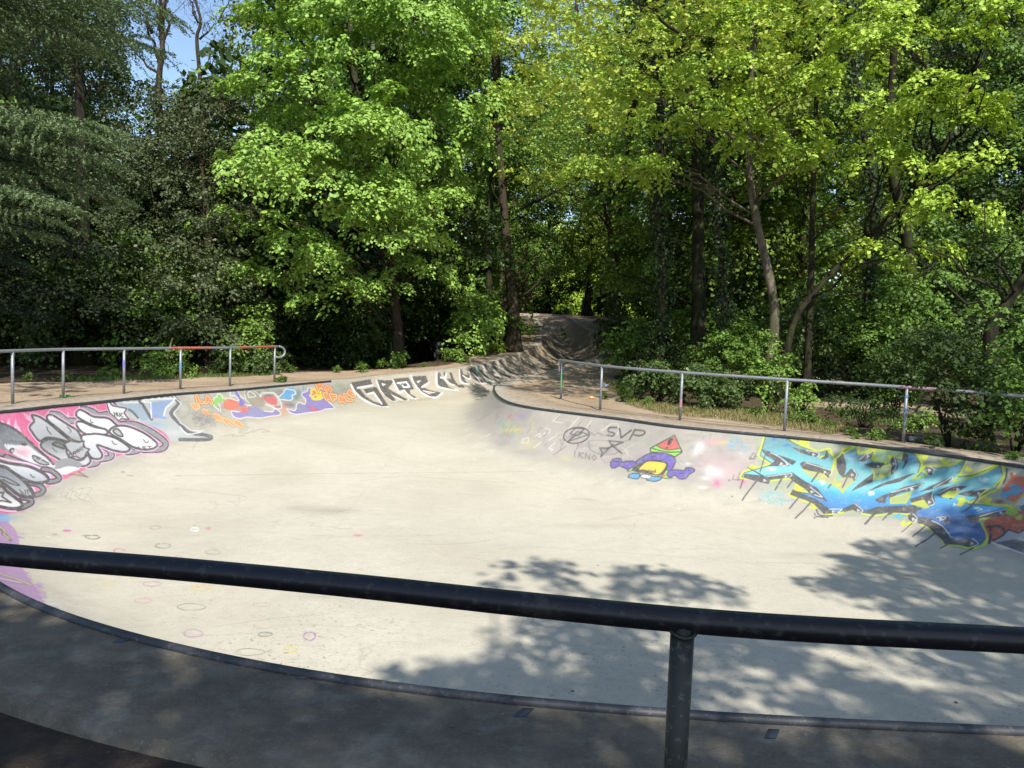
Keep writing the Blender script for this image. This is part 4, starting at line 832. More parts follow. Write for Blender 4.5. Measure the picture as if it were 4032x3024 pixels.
    base = t.mix(t.math('MULTIPLY', far.outputs[0], t.math('SUBTRACT', 1.0, worn)), base, t.mix(t.ramp(n2, [(.4, 0.0), (.6, 1.0)]), (0.19, 0.14, 0.095), (0.35, 0.27, 0.19)))
    t.color(base)
    t.rough(t.ramp(n2, [(0.3, 0.72), (0.7, 0.9)])); t.spec(0.25)
    h = t.math('ADD', t.math('MULTIPLY', n3, 0.35), t.math('ADD', n2, t.math('MULTIPLY', crack, -0.8)))
    t.bump(h, 0.5, 0.014)
    return t.m
def m_paving():
    t = NT('paving_concrete')
    n1 = t.noise(1.3, 6, 0.65); n2 = t.noise(9, 6, 0.7); n3 = t.noise(70, 3)
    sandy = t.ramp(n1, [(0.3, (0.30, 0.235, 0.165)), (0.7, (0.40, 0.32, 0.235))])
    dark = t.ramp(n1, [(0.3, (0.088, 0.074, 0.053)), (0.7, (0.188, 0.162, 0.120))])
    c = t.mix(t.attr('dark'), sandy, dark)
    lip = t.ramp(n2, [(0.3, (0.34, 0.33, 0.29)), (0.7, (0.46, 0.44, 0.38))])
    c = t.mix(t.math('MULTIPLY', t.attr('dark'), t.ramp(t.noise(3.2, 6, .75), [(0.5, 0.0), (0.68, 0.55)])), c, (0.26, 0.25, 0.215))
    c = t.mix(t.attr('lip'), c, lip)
    c = t.mix(t.math('MULTIPLY', t.ramp(n2, [(0.42, 1.0), (0.56, 0.0)]), 0.35), c, (0.07, 0.065, 0.055))
    c = t.mix(t.math('MULTIPLY', t.ramp(n3, [(0.55, 0.0), (0.75, 1.0)]), 0.30), c, (0.30, 0.29, 0.27))
    sp = t.noise(38, 1, 0.4); c = t.mix(t.math('MULTIPLY', t.ramp(sp, [(0.73, 0.0), (0.78, 1.0)]), 0.25), c, (0.36, 0.35, 0.32))
    t.color(c); t.rough(0.9); t.spec(0.2)
    t.bump(t.math('ADD', t.math('MULTIPLY', n2, 1.0), t.math('MULTIPLY', n3, 0.7)), 0.7, 0.012)
    return t.m
def m_ground():
    t = NT('ground_soil')
    n1 = t.noise(0.8, 6, 0.65); n2 = t.noise(7, 7, 0.75); n3 = t.noise(45, 4, 0.7)
    sand = t.ramp(n1, [(0.3, (0.27, 0.20, 0.135)), (0.55, (0.36, 0.275, 0.19)), (0.75, (0.42, 0.335, 0.24))])
    sand = t.mix(t.math('MULTIPLY', t.ramp(n3, [(0.35, 1.0), (0.5, 0.0)]), 0.3), sand, (0.16, 0.12, 0.08))
    soil = t.ramp(n2, [(0.3, (0.035, 0.026, 0.016)), (0.55, (0.085, 0.062, 0.038)), (0.75, (0.16, 0.12, 0.075))])
    f = t.math('ADD', t.attr('sand'), t.math('MULTIPLY', t.math('SUBTRACT', n2, 0.5), 0.5))
    c = t.mix(t.ramp(f, [(0.4, 0.0), (0.6, 1.0)]), soil, sand)
    asph = t.ramp(n2, [(0.3, (0.034, 0.026, 0.020)), (0.7, (0.072, 0.056, 0.045))])
    asph = t.mix(t.math('MULTIPLY', t.ramp(n3, [(0.62, 0.0), (0.7, 1.0)]), 0.4), asph, (0.2, 0.19, 0.17))
    c = t.mix(t.attr('asphalt'), c, asph)
    t.color(c); t.rough(0.95); t.spec(0.1)
    t.bump(t.math('ADD', n2, t.math('MULTIPLY', n3, 0.5)), 0.8, 0.03)
    return t.m
M_BOWL, M_PAV, M_GND = m_bowl(), m_paving(), m_ground()
def m_pipe(name, base, chips, rough=0.45, metal=0.75, amount=0.6, spec=0.5):
    t = NT(name)
    n = t.noise(9, 5, 0.7); k = t.noise(30, 4, 0.7)
    c = t.mix(n, tuple(b * 0.6 for b in base), tuple(min(1, b * 1.25) for b in base))
    c = t.mix(t.math('MULTIPLY', t.ramp(k, [(0.57, 0.0), (0.63, 1.0)]), amount), c, chips)
    c = t.mix(t.math('MULTIPLY', t.ramp(t.noise(4.5, 6, .75), [(0.56, 0.0), (0.62, 1.0)]), amount * .7), c, tuple(x * .6 + y * .4 for x, y in zip(chips, (0.10, 0.06, 0.04))))
    t.color(c); t.rough(rough); t.b.inputs['Metallic'].default_value = metal; t.spec(spec)
    t.bump(k, 0.15, 0.003)
    return t.m
M_GALV = m_pipe('galvanised_steel', (0.27, 0.29, 0.31), (0.12, 0.12, 0.12), 0.5, 0.45)
M_RED = m_pipe('red_painted_steel', (0.45, 0.10, 0.06), (0.30, 0.30, 0.30), 0.6, 0.1, 1.0)
M_BLACK = m_pipe('dark_painted_steel', (0.010, 0.0105, 0.014), (0.07, 0.07, 0.065), 0.36, 0.0, 0.4, 0.35)
M_POSTN = m_pipe('mossy_dark_steel', (0.018, 0.021, 0.016), (0.12, 0.125, 0.10), 0.5, 0.1, 0.55)
M_COPE = m_pipe('worn_steel_coping', (0.034, 0.037, 0.044), (0.12, 0.12, 0.12), 0.55, 0.1, 0.5)
M_WHITE = simple('white_sticker', (0.6, 0.6, 0.58)); M_GREYB = simple('blue_grey_plate', (0.040, 0.048, 0.060), .7)

def fattr(me, name, vals):
    a = me.attributes.new(name, 'FLOAT', 'POINT'); a.data.foreach_set('value', np.asarray(vals, np.float32))
me = quads('skate_bowl', BV, T2, [M_BOWL], True)
Hh = depth_of(V2[:, 0], V2[:, 1])
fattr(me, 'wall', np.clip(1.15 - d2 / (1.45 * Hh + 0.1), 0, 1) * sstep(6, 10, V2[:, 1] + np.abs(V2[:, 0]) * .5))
# near wall, hidden from the deck where the camera stands, keeps bare concrete
fattr(me, 'paintable', np.where((V2[:, 1] < 6.2) & (V2[:, 0] > -3.0) & (d2 < 1.6), 0.0, 1.0))
bowl = tag(link('skate_bowl', me), kind='structure')

# ground and paving outside the rim
def pave_w(X, Y): return 0.72 + 0.43 * sstep(5.2, 9, Y) - 0.75 * sstep(19.5, 24.5, Y)
wv_ = pave_w(rim[:, 0], rim[:, 1])
cand = []
for fr, sel in ((0.25, 1), (0.6, 1)):
    Q = rim - nin * (wv_ * fr)[:, None]; dq = dist_rim(Q[:, 0], Q[:, 1])
    cand.append(Q[np.abs(dq - wv_ * fr) < 0.012][::2])
ringA = rim - nin * wv_[:, None]; ringB = rim - nin * (wv_ + 0.014)[:, None]; ringM = rim - nin * (wv_ + 0.007)[:, None]
def addgrid(x0, x1, y0, y1, s, excl=None, md=0.0):
    a, b = np.meshgrid(np.arange(x0, x1 + .01, s), np.arange(y0, y1 + .01, s))
    Q = np.stack([a.ravel(), b.ravel()], 1) + rng.uniform(-s * .15, s * .15, (a.size, 2))
    if excl: Q = Q[~((Q[:, 0] > excl[0]) & (Q[:, 0] < excl[1]) & (Q[:, 1] > excl[2]) & (Q[:, 1] < excl[3]))]
    dq = dist_rim(Q[:, 0], Q[:, 1]) if md else np.full(len(Q), 9.0)
    ww = pave_w(Q[:, 0], Q[:, 1])
    ok = ~inpoly(Q[:, 0], Q[:, 1], rim) & (dq > (ww + 0.16 if md else 0))
    cand.append(Q[ok])
addgrid(-17, 14, -3, 44, 0.36, None, 1.3)
addgrid(-40, 40, -14, 72, 1.3, (-17.2, 14.2, -3.2, 44.2), 1.3)
addgrid(-120, 120, -60, 180, 12, (-40.5, 40.5, -14.5, 72.5))
addgrid(-700, 700, -600, 900, 100, (-125, 125, -65, 185))
C3 = np.concatenate(cand)
_, ui = np.unique(np.round(C3 / 0.006).astype(int), axis=0, return_index=True)
C3 = C3[ui]
nb = [(-720, -620), (720, -620), (720, 920), (-720, 920)]
vin = [Vector(p) for p in rim] + [Vector(p) for p in C3] + [Vector(p) for p in ringA] + [Vector(p) for p in ringB] + [Vector(p) for p in nb]
nA = NR + len(C3); n0 = nA + 2 * NR
ed = edges + [(nA + i, nA + (i + 1) % NR) for i in range(NR)] + [(nA + NR + i, nA + NR + (i + 1) % NR) for i in range(NR)] + [(n0, n0 + 1), (n0 + 1, n0 + 2), (n0 + 2, n0 + 3), (n0 + 3, n0)]
r = delaunay_2d_cdt(vin, ed, [], 0, 1e-5)
VG = np.array([tuple(v) for v in r[0]])
TG_ = np.array([f for f in r[2] if len(f) == 3])
cen = VG[TG_].mean(1)
TG_ = TG_[~inpoly(cen[:, 0], cen[:, 1], rim)]
cen = VG[TG_].mean(1)
dG = dist_rim(VG[:, 0], VG[:, 1]); wG = pave_w(VG[:, 0], VG[:, 1])
isout = ~inpoly(VG[:, 0], VG[:, 1], ringM)
bump_ = 0.025 * np.sin(VG[:, 0] * 1.9 + 1.3 * np.sin(VG[:, 1] * 1.1)) * np.sin(VG[:, 1] * 2.3) * np.clip(dG - 1.6, 0, 1)
zG = terr(VG[:, 0], VG[:, 1]) - np.where(isout, 0.028 + 0.035 * (VG[:, 1] < 6), 0.0) + np.where(isout, bump_, 0)
VG3 = np.column_stack([VG, zG])
dc = dist_rim(cen[:, 0], cen[:, 1])
pav = inpoly(cen[:, 0], cen[:, 1], ringB)
def submesh(name, V, T, mat, attrs):
    u, inv = np.unique(T.ravel(), return_inverse=True)
    me = quads(name, V[u], inv.reshape(-1, 3), [mat], name == 'ground')
    for k, v in attrs.items(): fattr(me, k, v[u])
    return me
SANDPX = [(-500, 1512), (0, 1508), (500, 1486), (900, 1470), (1300, 1461), (1570, 1446), (1680, 1443), (1788, 1429), (1897, 1392), (2000, 1350)]
SAND = [tuple(hit(x, y)[:2]) for x, y in SANDPX] + [(0.2, 45), (-0.6, 62), (5, 62), (6.2, 45), (5.6, 36), (4.6, 30)] + [tuple(hit(x, y)[:2]) for x, y in ((2420, 1480), (2460, 1560), (2600, 1600), (2900, 1622), (3100, 1650), (3300, 1700), (3600, 1760), (4032, 1800))] + [(13, 10), (13, -14), (-18, -14), (-19, 14)]
sandv = np.zeros(len(VG))
for ox, oy in ((0, 0), (.3, 0), (-.3, 0), (0, .3), (0, -.3)): sandv += inpoly(VG[:, 0] + ox, VG[:, 1] + oy, SAND) / 5
# a bare sandy patch seen through the bushes on the right, and one under the trees on the left
for cx, cy, rx, ry in ((10.5, 21.5, 3.2, 2.6), (9.0, 30, 6, 3), (-4.3, 43.5, 1.6, 1.2)): sandv = np.maximum(sandv, np.exp(-(((VG[:, 0] - cx) / rx) ** 2 + ((VG[:, 1] - cy) / ry) ** 2) ** 2))
asv = 1 - sstep(4.6, 6.5, VG[:, 1] + 0.25 * np.abs(VG[:, 0]))
ground = tag(link('ground', submesh('ground', VG3, TG_[~pav], M_GND, {'sand': sandv, 'asphalt': asv})), kind='structure')
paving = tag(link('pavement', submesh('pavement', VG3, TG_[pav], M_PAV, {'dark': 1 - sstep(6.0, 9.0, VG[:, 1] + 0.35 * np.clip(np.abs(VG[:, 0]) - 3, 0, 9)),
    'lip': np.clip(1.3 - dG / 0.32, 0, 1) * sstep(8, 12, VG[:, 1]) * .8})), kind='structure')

# steel coping along the rim (two runs: left wall, and from the nose round to the camera's own side)
def rim_run(i0, i1):
    idx = np.arange(i0, i1) % NR
    return idx
def nearest(p):
    return int(np.argmin(((rim - np.asarray(p)) ** 2).sum(1)))
iA = nearest(H2(1297, 1502)); iB = nearest(H2(30 * S, 1302 * S)); iC = nearest(H2(1951, 1518))
# order of the loop: near -> right -> nose -> channel -> left -> near
runs = [(iA, iC + NR)]
for i0, i1 in runs:
    idx = rim_run(i0, i1)
    P = np.column_stack([rim[idx] + nin[idx] * 0.006, rimz[idx] + 0.006])
    b = MB(); b.tube(P, 0.026, 10)
    link('coping', b.build('coping', [M_COPE]), bowl)
# little steel fixing plates in the deck behind the near coping
for px_, py_ in ((3040, 2892), (492, 2520), (1208, 2662), (2062, 2808)):
    p = hit(px_, py_); b = MB()
    w_, h_ = .024, .038
    a = math.atan2(1, 6)
    V = [(p[0] + x * w_ + y * .02, p[1] + y * h_, p[2] + z) for z in (0.0, 0.006) for x, y in ((-1, -1), (1, -1), (1, 1), (-1, 1))]
    b.add(V, [(0, 3, 2, 1), (4, 5, 6, 7), (0, 1, 5, 4), (1, 2, 6, 5), (2, 3, 7, 6), (3, 0, 4, 7)])
    link('fixing_plate', b.build('fixing_plate', [M_GREYB], False), bowl)

# ------------------------------------------------------------------ handrails
RH = 0.945; PR = 0.029
def collar(b, x, y, z0):
    b.tube([(x, y, z0), (x, y, z0 + .012)], .05, 10)
def handrail(name, label, posts, railpts, matr, matp, r=PR, group=None, foot=-0.03):
    c = posts[len(posts) // 2]
    root = empty(name, (c[0], c[1], 0)); tag(root, label, 'handrail', group)
    off = np.array([c[0], c[1], 0])
    b = MB(); b.tube(np.asarray(railpts) - off, r, 16); link('rail', b.build('rail', [matr]), root)
    for k, p in enumerate(posts):
        b = MB(); h = p[2] if len(p) > 2 else RH
        b.tube(np.array([(p[0], p[1], foot), (p[0], p[1], h * .5), (p[0], p[1], h - r * .4)]) - off, r * .93, 14)
        collar(b, p[0] - off[0], p[1] - off[1], foot) if foot > -.1 else None
        link('post', b.build('post', [matp[k] if isinstance(matp, list) else matp]), root)
    return root, off
LP = [g(50, 1590), g(249, 1567), g(488, 1550), g(710, 1533), g(905, 1520), g(1080, 1502)]
LP = [np.array(p) for p in LP]
ext = LP[0] + (LP[0] - LP[1]) * 1.0; ext2 = ext + (LP[0] - LP[1]) * 1.0
posts = [tuple(ext2), tuple(ext)] + [tuple(p) for p in LP]
dl = LP[-1] - LP[-2]; dl /= np.linalg.norm(dl)
line3 = [(*p, RH) for p in posts]
e = LP[-1] + dl * 0.18
sp_ = resample(catmull([(*ext2, RH)] + [(*ext, RH)] + [(*p, RH) for p in LP] + [(*e, RH)], 6), .08)
root, off = handrail('left_handrail', 'grey steel handrail with red patches and curled end along the left bowl edge', posts, sp_, M_GALV, M_GALV)
root.name = 'handrail'
# curled end: bends down and back
hk = []
ctr = np.array([*(e), RH - .15])
for a in np.linspace(math.pi / 2, -math.pi * .62, 14):
    q = ctr + np.array([dl[0] * math.cos(a) * .15 + .10 * math.cos(a), dl[1] * math.cos(a) * .15, math.sin(a) * .15]); hk.append(q)
b = MB(); b.tube(np.array(hk) - off, PR, 14); link('curled_end', b.build('curled_end', [M_GALV]), root)
def sleeve(P0, P1, root, off, mat=M_RED, name='red_paint_band', path=None):
    path = sp_ if path is None else path
    i = int(np.argmin(((path - P0) ** 2).sum(1))); j = int(np.argmin(((path - P1) ** 2).sum(1))); i, j = min(i, j), max(max(i, j), min(i, j) + 1)
    b = MB(); b.tube(path[i:j + 1] - off, PR + .0015, 16, False); link(name, b.build(name, [mat]), next(c for c in root.children if c.name.startswith('rail')))
def along(P, Q, t): return np.array([*(P + (Q - P) * t), RH])
sleeve(along(LP[2], LP[3], .82), along(LP[2], LP[3], 1.0), root, off)
sleeve(along(LP[3], LP[4], .0), along(LP[3], LP[4], .38), root, off); sleeve(along(LP[3], LP[4], .46), along(LP[3], LP[4], .56), root, off)
sleeve(along(LP[4], LP[5], .12), along(LP[4], LP[5], .42), root, off); sleeve(along(LP[4], LP[5], .52), along(LP[4], LP[5], .98), root, off)
RP = [np.array(g(*p)) for p in ((2208, 1569), (2363, 1611), (2677, 1654), (3088, 1697), (3556, 1743))]
ex1 = RP[-1] + np.array([1.6, -1.75]); ex2 = ex1 + np.array([1.4, -1.9]); ex3 = ex2 + np.array([.6, -2.2])
posts = [tuple(p) for p in RP] + [tuple(ex1), tuple(ex2), tuple(ex3)]
d0 = RP[0] - RP[1]; d0 /= np.linalg.norm(d0)
s0 = RP[0] + d0 * .10
pts_ = [(*(s0 + d0 * .07), RH - .30), (*(s0 + d0 * .075), RH - .16), (*(s0 + d0 * .04), RH - .035), (*s0, RH)] + [(*p, RH) for p in RP] + [(*ex1, RH), (*ex2, RH), (*ex3, RH)]
root2, off2 = handrail('handrail', 'grey steel handrail with turned-down left end along the right bowl edge by the bushes', posts, catmull(pts_, 5), M_GALV, M_GALV)
def band_on_post(p, z0, z1, col, root, off, nm='paint_mark'):
    b = MB(); b.tube(np.array([(p[0], p[1], z0), (p[0], p[1], z1)]) - off, PR * .93 + .0015, 14, False)
    ps_ = [c for c in root.children if c.name.startswith('post')]; hx = [c.data.vertices[0].co.xy for c in ps_]
    link(nm, b.build(nm, [simple(nm, col, .5, vary=.4, scale=30)]), ps_[int(np.argmin([(h_[0] + off[0] - p[0]) ** 2 + (h_[1] + off[1] - p[1]) ** 2 for h_ in hx]))])
band_on_post(RP[0], .30, .42, (.10, .28, .11), root2, off2); band_on_post(RP[0], .48, .62, (.06, .28, .12), root2, off2)
band_on_post(RP[2], .26, .42, (.32, .18, .20), root2, off2); band_on_post(RP[4], .50, .60, (.12, .20, .32), root2, off2); band_on_post(RP[4], .76, .82, (.12, .20, .32), root2, off2)
band_on_post(LP[3], .45, .60, (.10, .22, .42), root, off); band_on_post(LP[2], .55, .70, (.16, .17, .42), root, off)
M_SCUFF = None
P4 = np.array([*RP[4], RH]); P5 = np.array([*ex1, RH]); sleeve(P4 + (np.array([*RP[3], RH]) - P4) * .05, P4 + (P5 - P4) * .22, root2, off2, m_pipe('pinkish_worn_steel', (0.34, 0.20, 0.24), (0.3, 0.3, 0.3), .5, .2, .9), 'faded_pink_band', resample(catmull(pts_, 5), .08))
# the rail the photographer leans on
ZN = 0.975
def nearp(px, py):
    d = ray(px, py); t = (ZN - EYE) / d[2]; return np.array([d[0] * t, d[1] * t])
Pn = [nearp(0, 2182), nearp(700, 2240), nearp(1400, 2307), nearp(2000, 2372), nearp(2690, 2441), nearp(3300, 2484), nearp(4032, 2522)]
n0_, n1_ = Pn[0], Pn[-1]
pa = Pn[4]
dL_, dR_ = (Pn[0] - Pn[1]) / np.linalg.norm(Pn[0] - Pn[1]), (Pn[-1] - Pn[-3]) / np.linalg.norm(Pn[-1] - Pn[-3])
full = [n0_ + dL_ * 3.0 + np.array([0, .5]), n0_ + dL_ * 1.0 + np.array([0, .06])] + Pn + [n1_ + dR_ * .9, n1_ + dR_ * 3.4]
posts = [(full[1][0], full[1][1], ZN), (pa[0], pa[1], ZN), (full[-2][0], full[-2][1], ZN)]
PRN = 0.0325
root3, off3 = handrail('handrail', 'thick near-black handrail in shade across the front of the photo', posts, catmull([(*p, ZN) for p in full], 6), M_BLACK, M_POSTN, PRN)
b = MB()   # weld bead where post meets rail
b.tube(np.array([(pa[0] + .034 * math.cos(a), pa[1] + .034 * math.sin(a), ZN - .030 + .006 * math.cos(2 * a)) for a in np.linspace(0, 6.28, 17)]) - off3, .006, 6)
link('weld', b.build('weld', [M_POSTN]), root3)
# ------------------------------------------------------------------ vegetation
def m_leaf(name, c0, c1, trans=0.45, rough=0.5, spec=0.25, tcol=None):
    t = NT(name)
    gm = t.new('ShaderNodeNewGeometry')
    rnd = gm.outputs['Random Per Island']
    big = t.noise(0.6, 2)
    f = t.math('ADD', t.math('MULTIPLY', rnd, 0.6), t.math('MULTIPLY', big, 0.4), clamp=True)
    c = t.ramp(f, [(0.1, c0), (0.7, c1)])
    t.color(c); t.rough(rough); t.spec(spec)
    tr = t.new('ShaderNodeBsdfTranslucent')
    tc = t.mix(1.0, c, tcol or (1.25, 1.2, 0.55), 'MULTIPLY'); t.link(tc, tr.inputs[0])
    mx = t.new('ShaderNodeMixShader'); mx.inputs[0].default_value = trans
    t.link(t.b.outputs[0], mx.inputs[1]); t.link(tr.outputs[0], mx.inputs[2]); t.link(mx.outputs[0], t.out.inputs[0])
    return t.m
L_MAPLE = m_leaf('maple_leaves', (0.155, 0.295, 0.046), (0.325, 0.49, 0.105), .24)
L_YEL = m_leaf('young_yellow_green_leaves', (0.21, 0.34, 0.038), (0.42, 0.57, 0.085), .24)
L_GOLD = m_leaf('golden_green_leaves', (0.24, 0.33, 0.045), (0.44, 0.53, 0.09), .24)
L_MID = m_leaf('mid_green_leaves', (0.055, 0.112, 0.020), (0.15, 0.255, 0.045), .24)
L_FRESH = m_leaf('fresh_leaves', (0.085, 0.16, 0.026), (0.20, 0.32, 0.06), .22)
L_MIDY = m_leaf('olive_mid_leaves', (0.095, 0.15, 0.020), (0.23, 0.31, 0.045), .24)
L_DARK = m_leaf('dark_green_leaves', (0.022, 0.042, 0.012), (0.05, 0.085, 0.02), .25)
L_OAK = m_leaf('holm_oak_leaves', (0.034, 0.053, 0.020), (0.105, 0.130, 0.055), .10, .5, .3)
L_SPR = m_leaf('spruce_needles', (0.048, 0.080, 0.036), (0.165, 0.235, 0.105), .10, .55, .25)
L_SPRD = m_leaf('dark_and_shaded_needles', (0.016, 0.028, 0.016), (0.035, 0.052, 0.028), .08, .6, .2)  # own tone of the dark conifer, painted shade on the spruce's other boughs
L_LAU = m_leaf('laurel_leaves', (0.040, 0.075, 0.020), (0.10, 0.155, 0.04), .2, .46, .35)
L_IVY = m_leaf('ivy_leaves', (0.016, 0.032, 0.012), (0.045, 0.075, 0.022), .15, .5, .3)
L_GRASS = m_leaf('dry_grass', (0.11, 0.13, 0.04), (0.29, 0.25, 0.11), .3)
L_GRASSG = m_leaf('green_grass', (0.06, 0.11, 0.025), (0.14, 0.20, 0.05), .3)
def m_bark(name, c0, c1, sc=6, moss=0.0):
    t = NT(name)
    mp = t.new('ShaderNodeMapping'); mp.inputs['Scale'].default_value = (1, 1, .22); t.link(t.pos(), mp.inputs[0])
    n = t.noise(sc * 3, 6, .7, mp.outputs[0]); n2 = t.noise(2.2, 4)
    c = t.ramp(n, [(.35, c0), (.65, c1)])
    if moss: c = t.mix(t.math('MULTIPLY', t.ramp(n2, [(.45, 0.0), (.6, 1.0)]), moss), c, (.05, .07, .02))
    t.color(c); t.rough(.9); t.spec(.1); t.bump(n, .9, .03)
    return t.m
B_BROWN = m_bark('brown_bark', (.026, .020, .014), (.085, .064, .045), 6, .3)
B_PALE = m_bark('mottled_pale_bark', (.07, .055, .04), (.20, .17, .125), 2.5, .6)
B_DARK = m_bark('dark_bark', (.012, .010, .007), (.036, .029, .021), 6, .4)
def unit(v): return v / (np.linalg.norm(v, axis=-1, keepdims=True) + 1e-9)
def leaf_mesh(name, C, N, D, s, mats, asp=0.42, fold=0.12):
    """one folded four-cornered leaf per row"""
    N = unit(N); D = unit(D - N * np.sum(D * N, -1, keepdims=True)); Bt = np.cross(N, D)
    s = s[:, None]
    V = np.stack([C - D * s * .5, C + Bt * s * asp - N * s * fold + D * s * .05, C + D * s * .5 - N * s * .08, C - Bt * s * asp - N * s * fold + D * s * .05], 1).reshape(-1, 3)
    n = len(C)
    return mesh_np(name, V, np.arange(4 * n), np.full(n, 4), mats, False)
UP = np.array([0, 0, 1.0])
def pad_leaves(P, N, Rr, cnt, size, droop=.5, flat=.22, rand=.55, down=.5):
    P = np.repeat(P, cnt, 0); Nn = np.repeat(N, cnt, 0); Rr = np.repeat(Rr, cnt)
    n = len(P)
    a = unit(rng.standard_normal((n, 3))); T = unit(a - Nn * np.sum(a * Nn, -1, keepdims=True))
    q = np.sqrt(rng.random(n)) * (0.75 + 0.5 * rng.random(n))
    Cc = P + T * (q * Rr)[:, None] + Nn * (rng.standard_normal(n) * flat * Rr * .6)[:, None]
    Cc[:, 2] -= droop * q ** 2 * Rr * .6
    Nl = unit(Nn * .8 + UP * .35 + T * .45 * q[:, None] + rng.standard_normal((n, 3)) * rand)
    Dl = T + rng.standard_normal((n, 3)) * .5 - UP * down
    sz = size * rng.uniform(.45, 1.35, n)
    return Cc, Nl, Dl, sz
def blob_pads(blobs, per_m2, pr, lo=-0.55, bough=None):
    P, N = [], []
    for c, r in blobs:
        c = np.array(c); r = np.array(r)
        area = 4 * math.pi * ((r[0] * r[1] + r[0] * r[2] + r[1] * r[2]) / 3)
        n = max(4, int(area * per_m2 / (bough[0] if bough else 1)))
        d = unit(rng.standard_normal((n * 2, 3))); d = d[d[:, 2] > lo][:n]
        u = rng.random(len(d)) ** .5 * .55 + .48
        wob = 1 + .18 * np.sin(d[:, 0] * 5 + c[0]) * np.cos(d[:, 1] * 4 + c[2]) + .1 * rng.standard_normal(len(d))
        pc, nc = c + d * r * (u * wob)[:, None], unit(d * .7 + UP * .75 + rng.standard_normal((len(d), 3)) * .2)
        if bough:
            k, sp = bough
            pc = np.repeat(pc, k, 0); nc = np.repeat(nc, k, 0); dd = np.repeat(d, k, 0)
            o = rng.standard_normal((len(pc), 3)) * np.array([sp, sp, sp * .22]); q = np.linalg.norm(o[:, :2], axis=1)
            o[:, 2] -= q * .35
            pc = pc + o; nc = unit(nc + o * np.array([.6, .6, 0]) + rng.standard_normal(pc.shape) * .15)
        P.append(pc); N.append(nc)
    P = np.concatenate(P); N = np.concatenate(N)
    return P, N, pr * rng.uniform(.6, 1.35, len(P))
def crown(name, blobs, mat, per_m2=1.5, pr=.42, cnt=46, size=.13, parent=None, off=None, **kw):
    P, N, Rr = blob_pads(blobs, per_m2, pr, kw.pop('lo', -.55), kw.pop('bough', None))
    C, Nl, Dl, s = pad_leaves(P, N, Rr, cnt, size, **kw)
    if off is not None: C = C - off
    me = leaf_mesh(name, C, Nl, Dl, s, [mat])
    return link(name, me, parent), P
def limb_mesh(b, A, Bp, r0, r1, sag=.0, n=5, wob=.12):
    A = np.asarray(A, float); Bp = np.asarray(Bp, float)
    L_ = np.linalg.norm(Bp - A)
    t = np.linspace(0, 1, 6)[:, None]
    P = A + (Bp - A) * t
    P[:, 2] += (np.sin(t[:, 0] * math.pi) * sag * L_)
    P[1:-1] += rng.standard_normal((4, 3)) * wob * L_ * .18
    b.tube(P, np.linspace(r0, r1, 6), n, True)
    return P
def trunk_mesh(path, r0, r1, n=12):
    b = MB()
    P = catmull(path, 5)
    k = np.linspace(0, 1, len(P))
    rad = r0 + (r1 - r0) * k + r0 * .55 * np.exp(-k * len(path) * 2.2)
    b.tube(P, rad, n, True, .05)
    return b, P
def tree(name, label, cat, path, r0, blobs, leafmat, barkmat, group=None, twigs=8, cr=None, limbs=True, r1=None, lr=.042, lo=-.55, **ck):
    base = np.array(path[0], float)
    root = empty(name, base); tag(root, label, cat, group)
    b, P = trunk_mesh(np.array(path) - base, r0, r1 or r0 * .35)
    link('trunk', b.build('trunk', [barkmat]), root)
    if blobs:
        o, PP = crown('crown', blobs, leafmat, parent=root, off=base, lo=lo, **ck)
        if limbs:
            lb = MB()
            W = P + base
            for c, r in blobs:
                c = np.array(c)
                ztar = max(base[2] + .8, c[2] - .35 * np.linalg.norm(c[:2] - W[-1][:2]) - r[2] * .5)
                i = int(np.argmin(np.abs(W[:, 2] - ztar)))
                cc = c - np.array([0, 0, r[2] * .25])
                Q = limb_mesh(lb, W[i] - base, cc - base, lr, lr * .35, .06)
                near_ = PP[np.linalg.norm((PP - c) / r, axis=1) < 1.15]
                for p in near_[rng.permutation(len(near_))[:twigs]]:
                    j = rng.integers(2, 6)
                    limb_mesh(lb, Q[j], p - base, lr * .28, .006, .04, 4)
            link('branches', lb.build('branches', [barkmat]), root)
    return root
def B(px, py, Y, rx, ry, ry_d=None):
    """blob: where it stands (in the frame, at distance Y) and how large it looks"""
    c = at(px, py, Y); k = Y / FPX
    return (c, (rx * k, (ry_d or (rx + ry) * .5 * k), ry * k))
def base_at(px, Y, z=None):
    d = ray(px, 1300); t = Y / d[1]; x = d[0] * t
    return (x, Y, float(terr(x, Y)) - .05)
def pth(px0, Y, pts):
    """trunk through frame points at distance Y"""
    b0 = base_at(px0, Y)
    return [b0] + [tuple(at(x, y, Y)) for x, y in pts]

# --- the bright maple in the middle
tree('maple_tree', 'broad bright-green maple on the left of the snake run, lit from the front', 'tree',
     pth(1572, 29.5, [(1568, 1330), (1555, 1200), (1540, 1080), (1480, 800), (1420, 500), (1380, 100), (1370, -300)]), .22,
     [B(1190, 330, 25, 260, 210), B(1480, 150, 25, 340, 230), B(1070, 640, 24.6, 230, 160), B(1330, 720, 24, 280, 170), B(1600, 500, 24.5, 250, 190),
      B(1220, 960, 25.5, 230, 100), B(1520, 890, 25.5, 260, 130), B(1720, 820, 27, 180, 130), B(1330, 1130, 26, 160, 60), B(1750, 320, 26.5, 200, 210), B(960, 830, 26, 140, 90),
      B(1330, -20, 26, 330, 190), B(1650, 0, 27, 300, 200), B(1050, 1060, 26.2, 120, 50), B(1640, 1040, 28.5, 180, 80), B(1380, 480, 23.5, 250, 120), B(1820, 620, 27.5, 150, 150)],
     L_MAPLE, B_BROWN, per_m2=2.3, pr=.36, cnt=60, size=.128, droop=1.0, down=.8, bough=(7, .46), rand=.42)
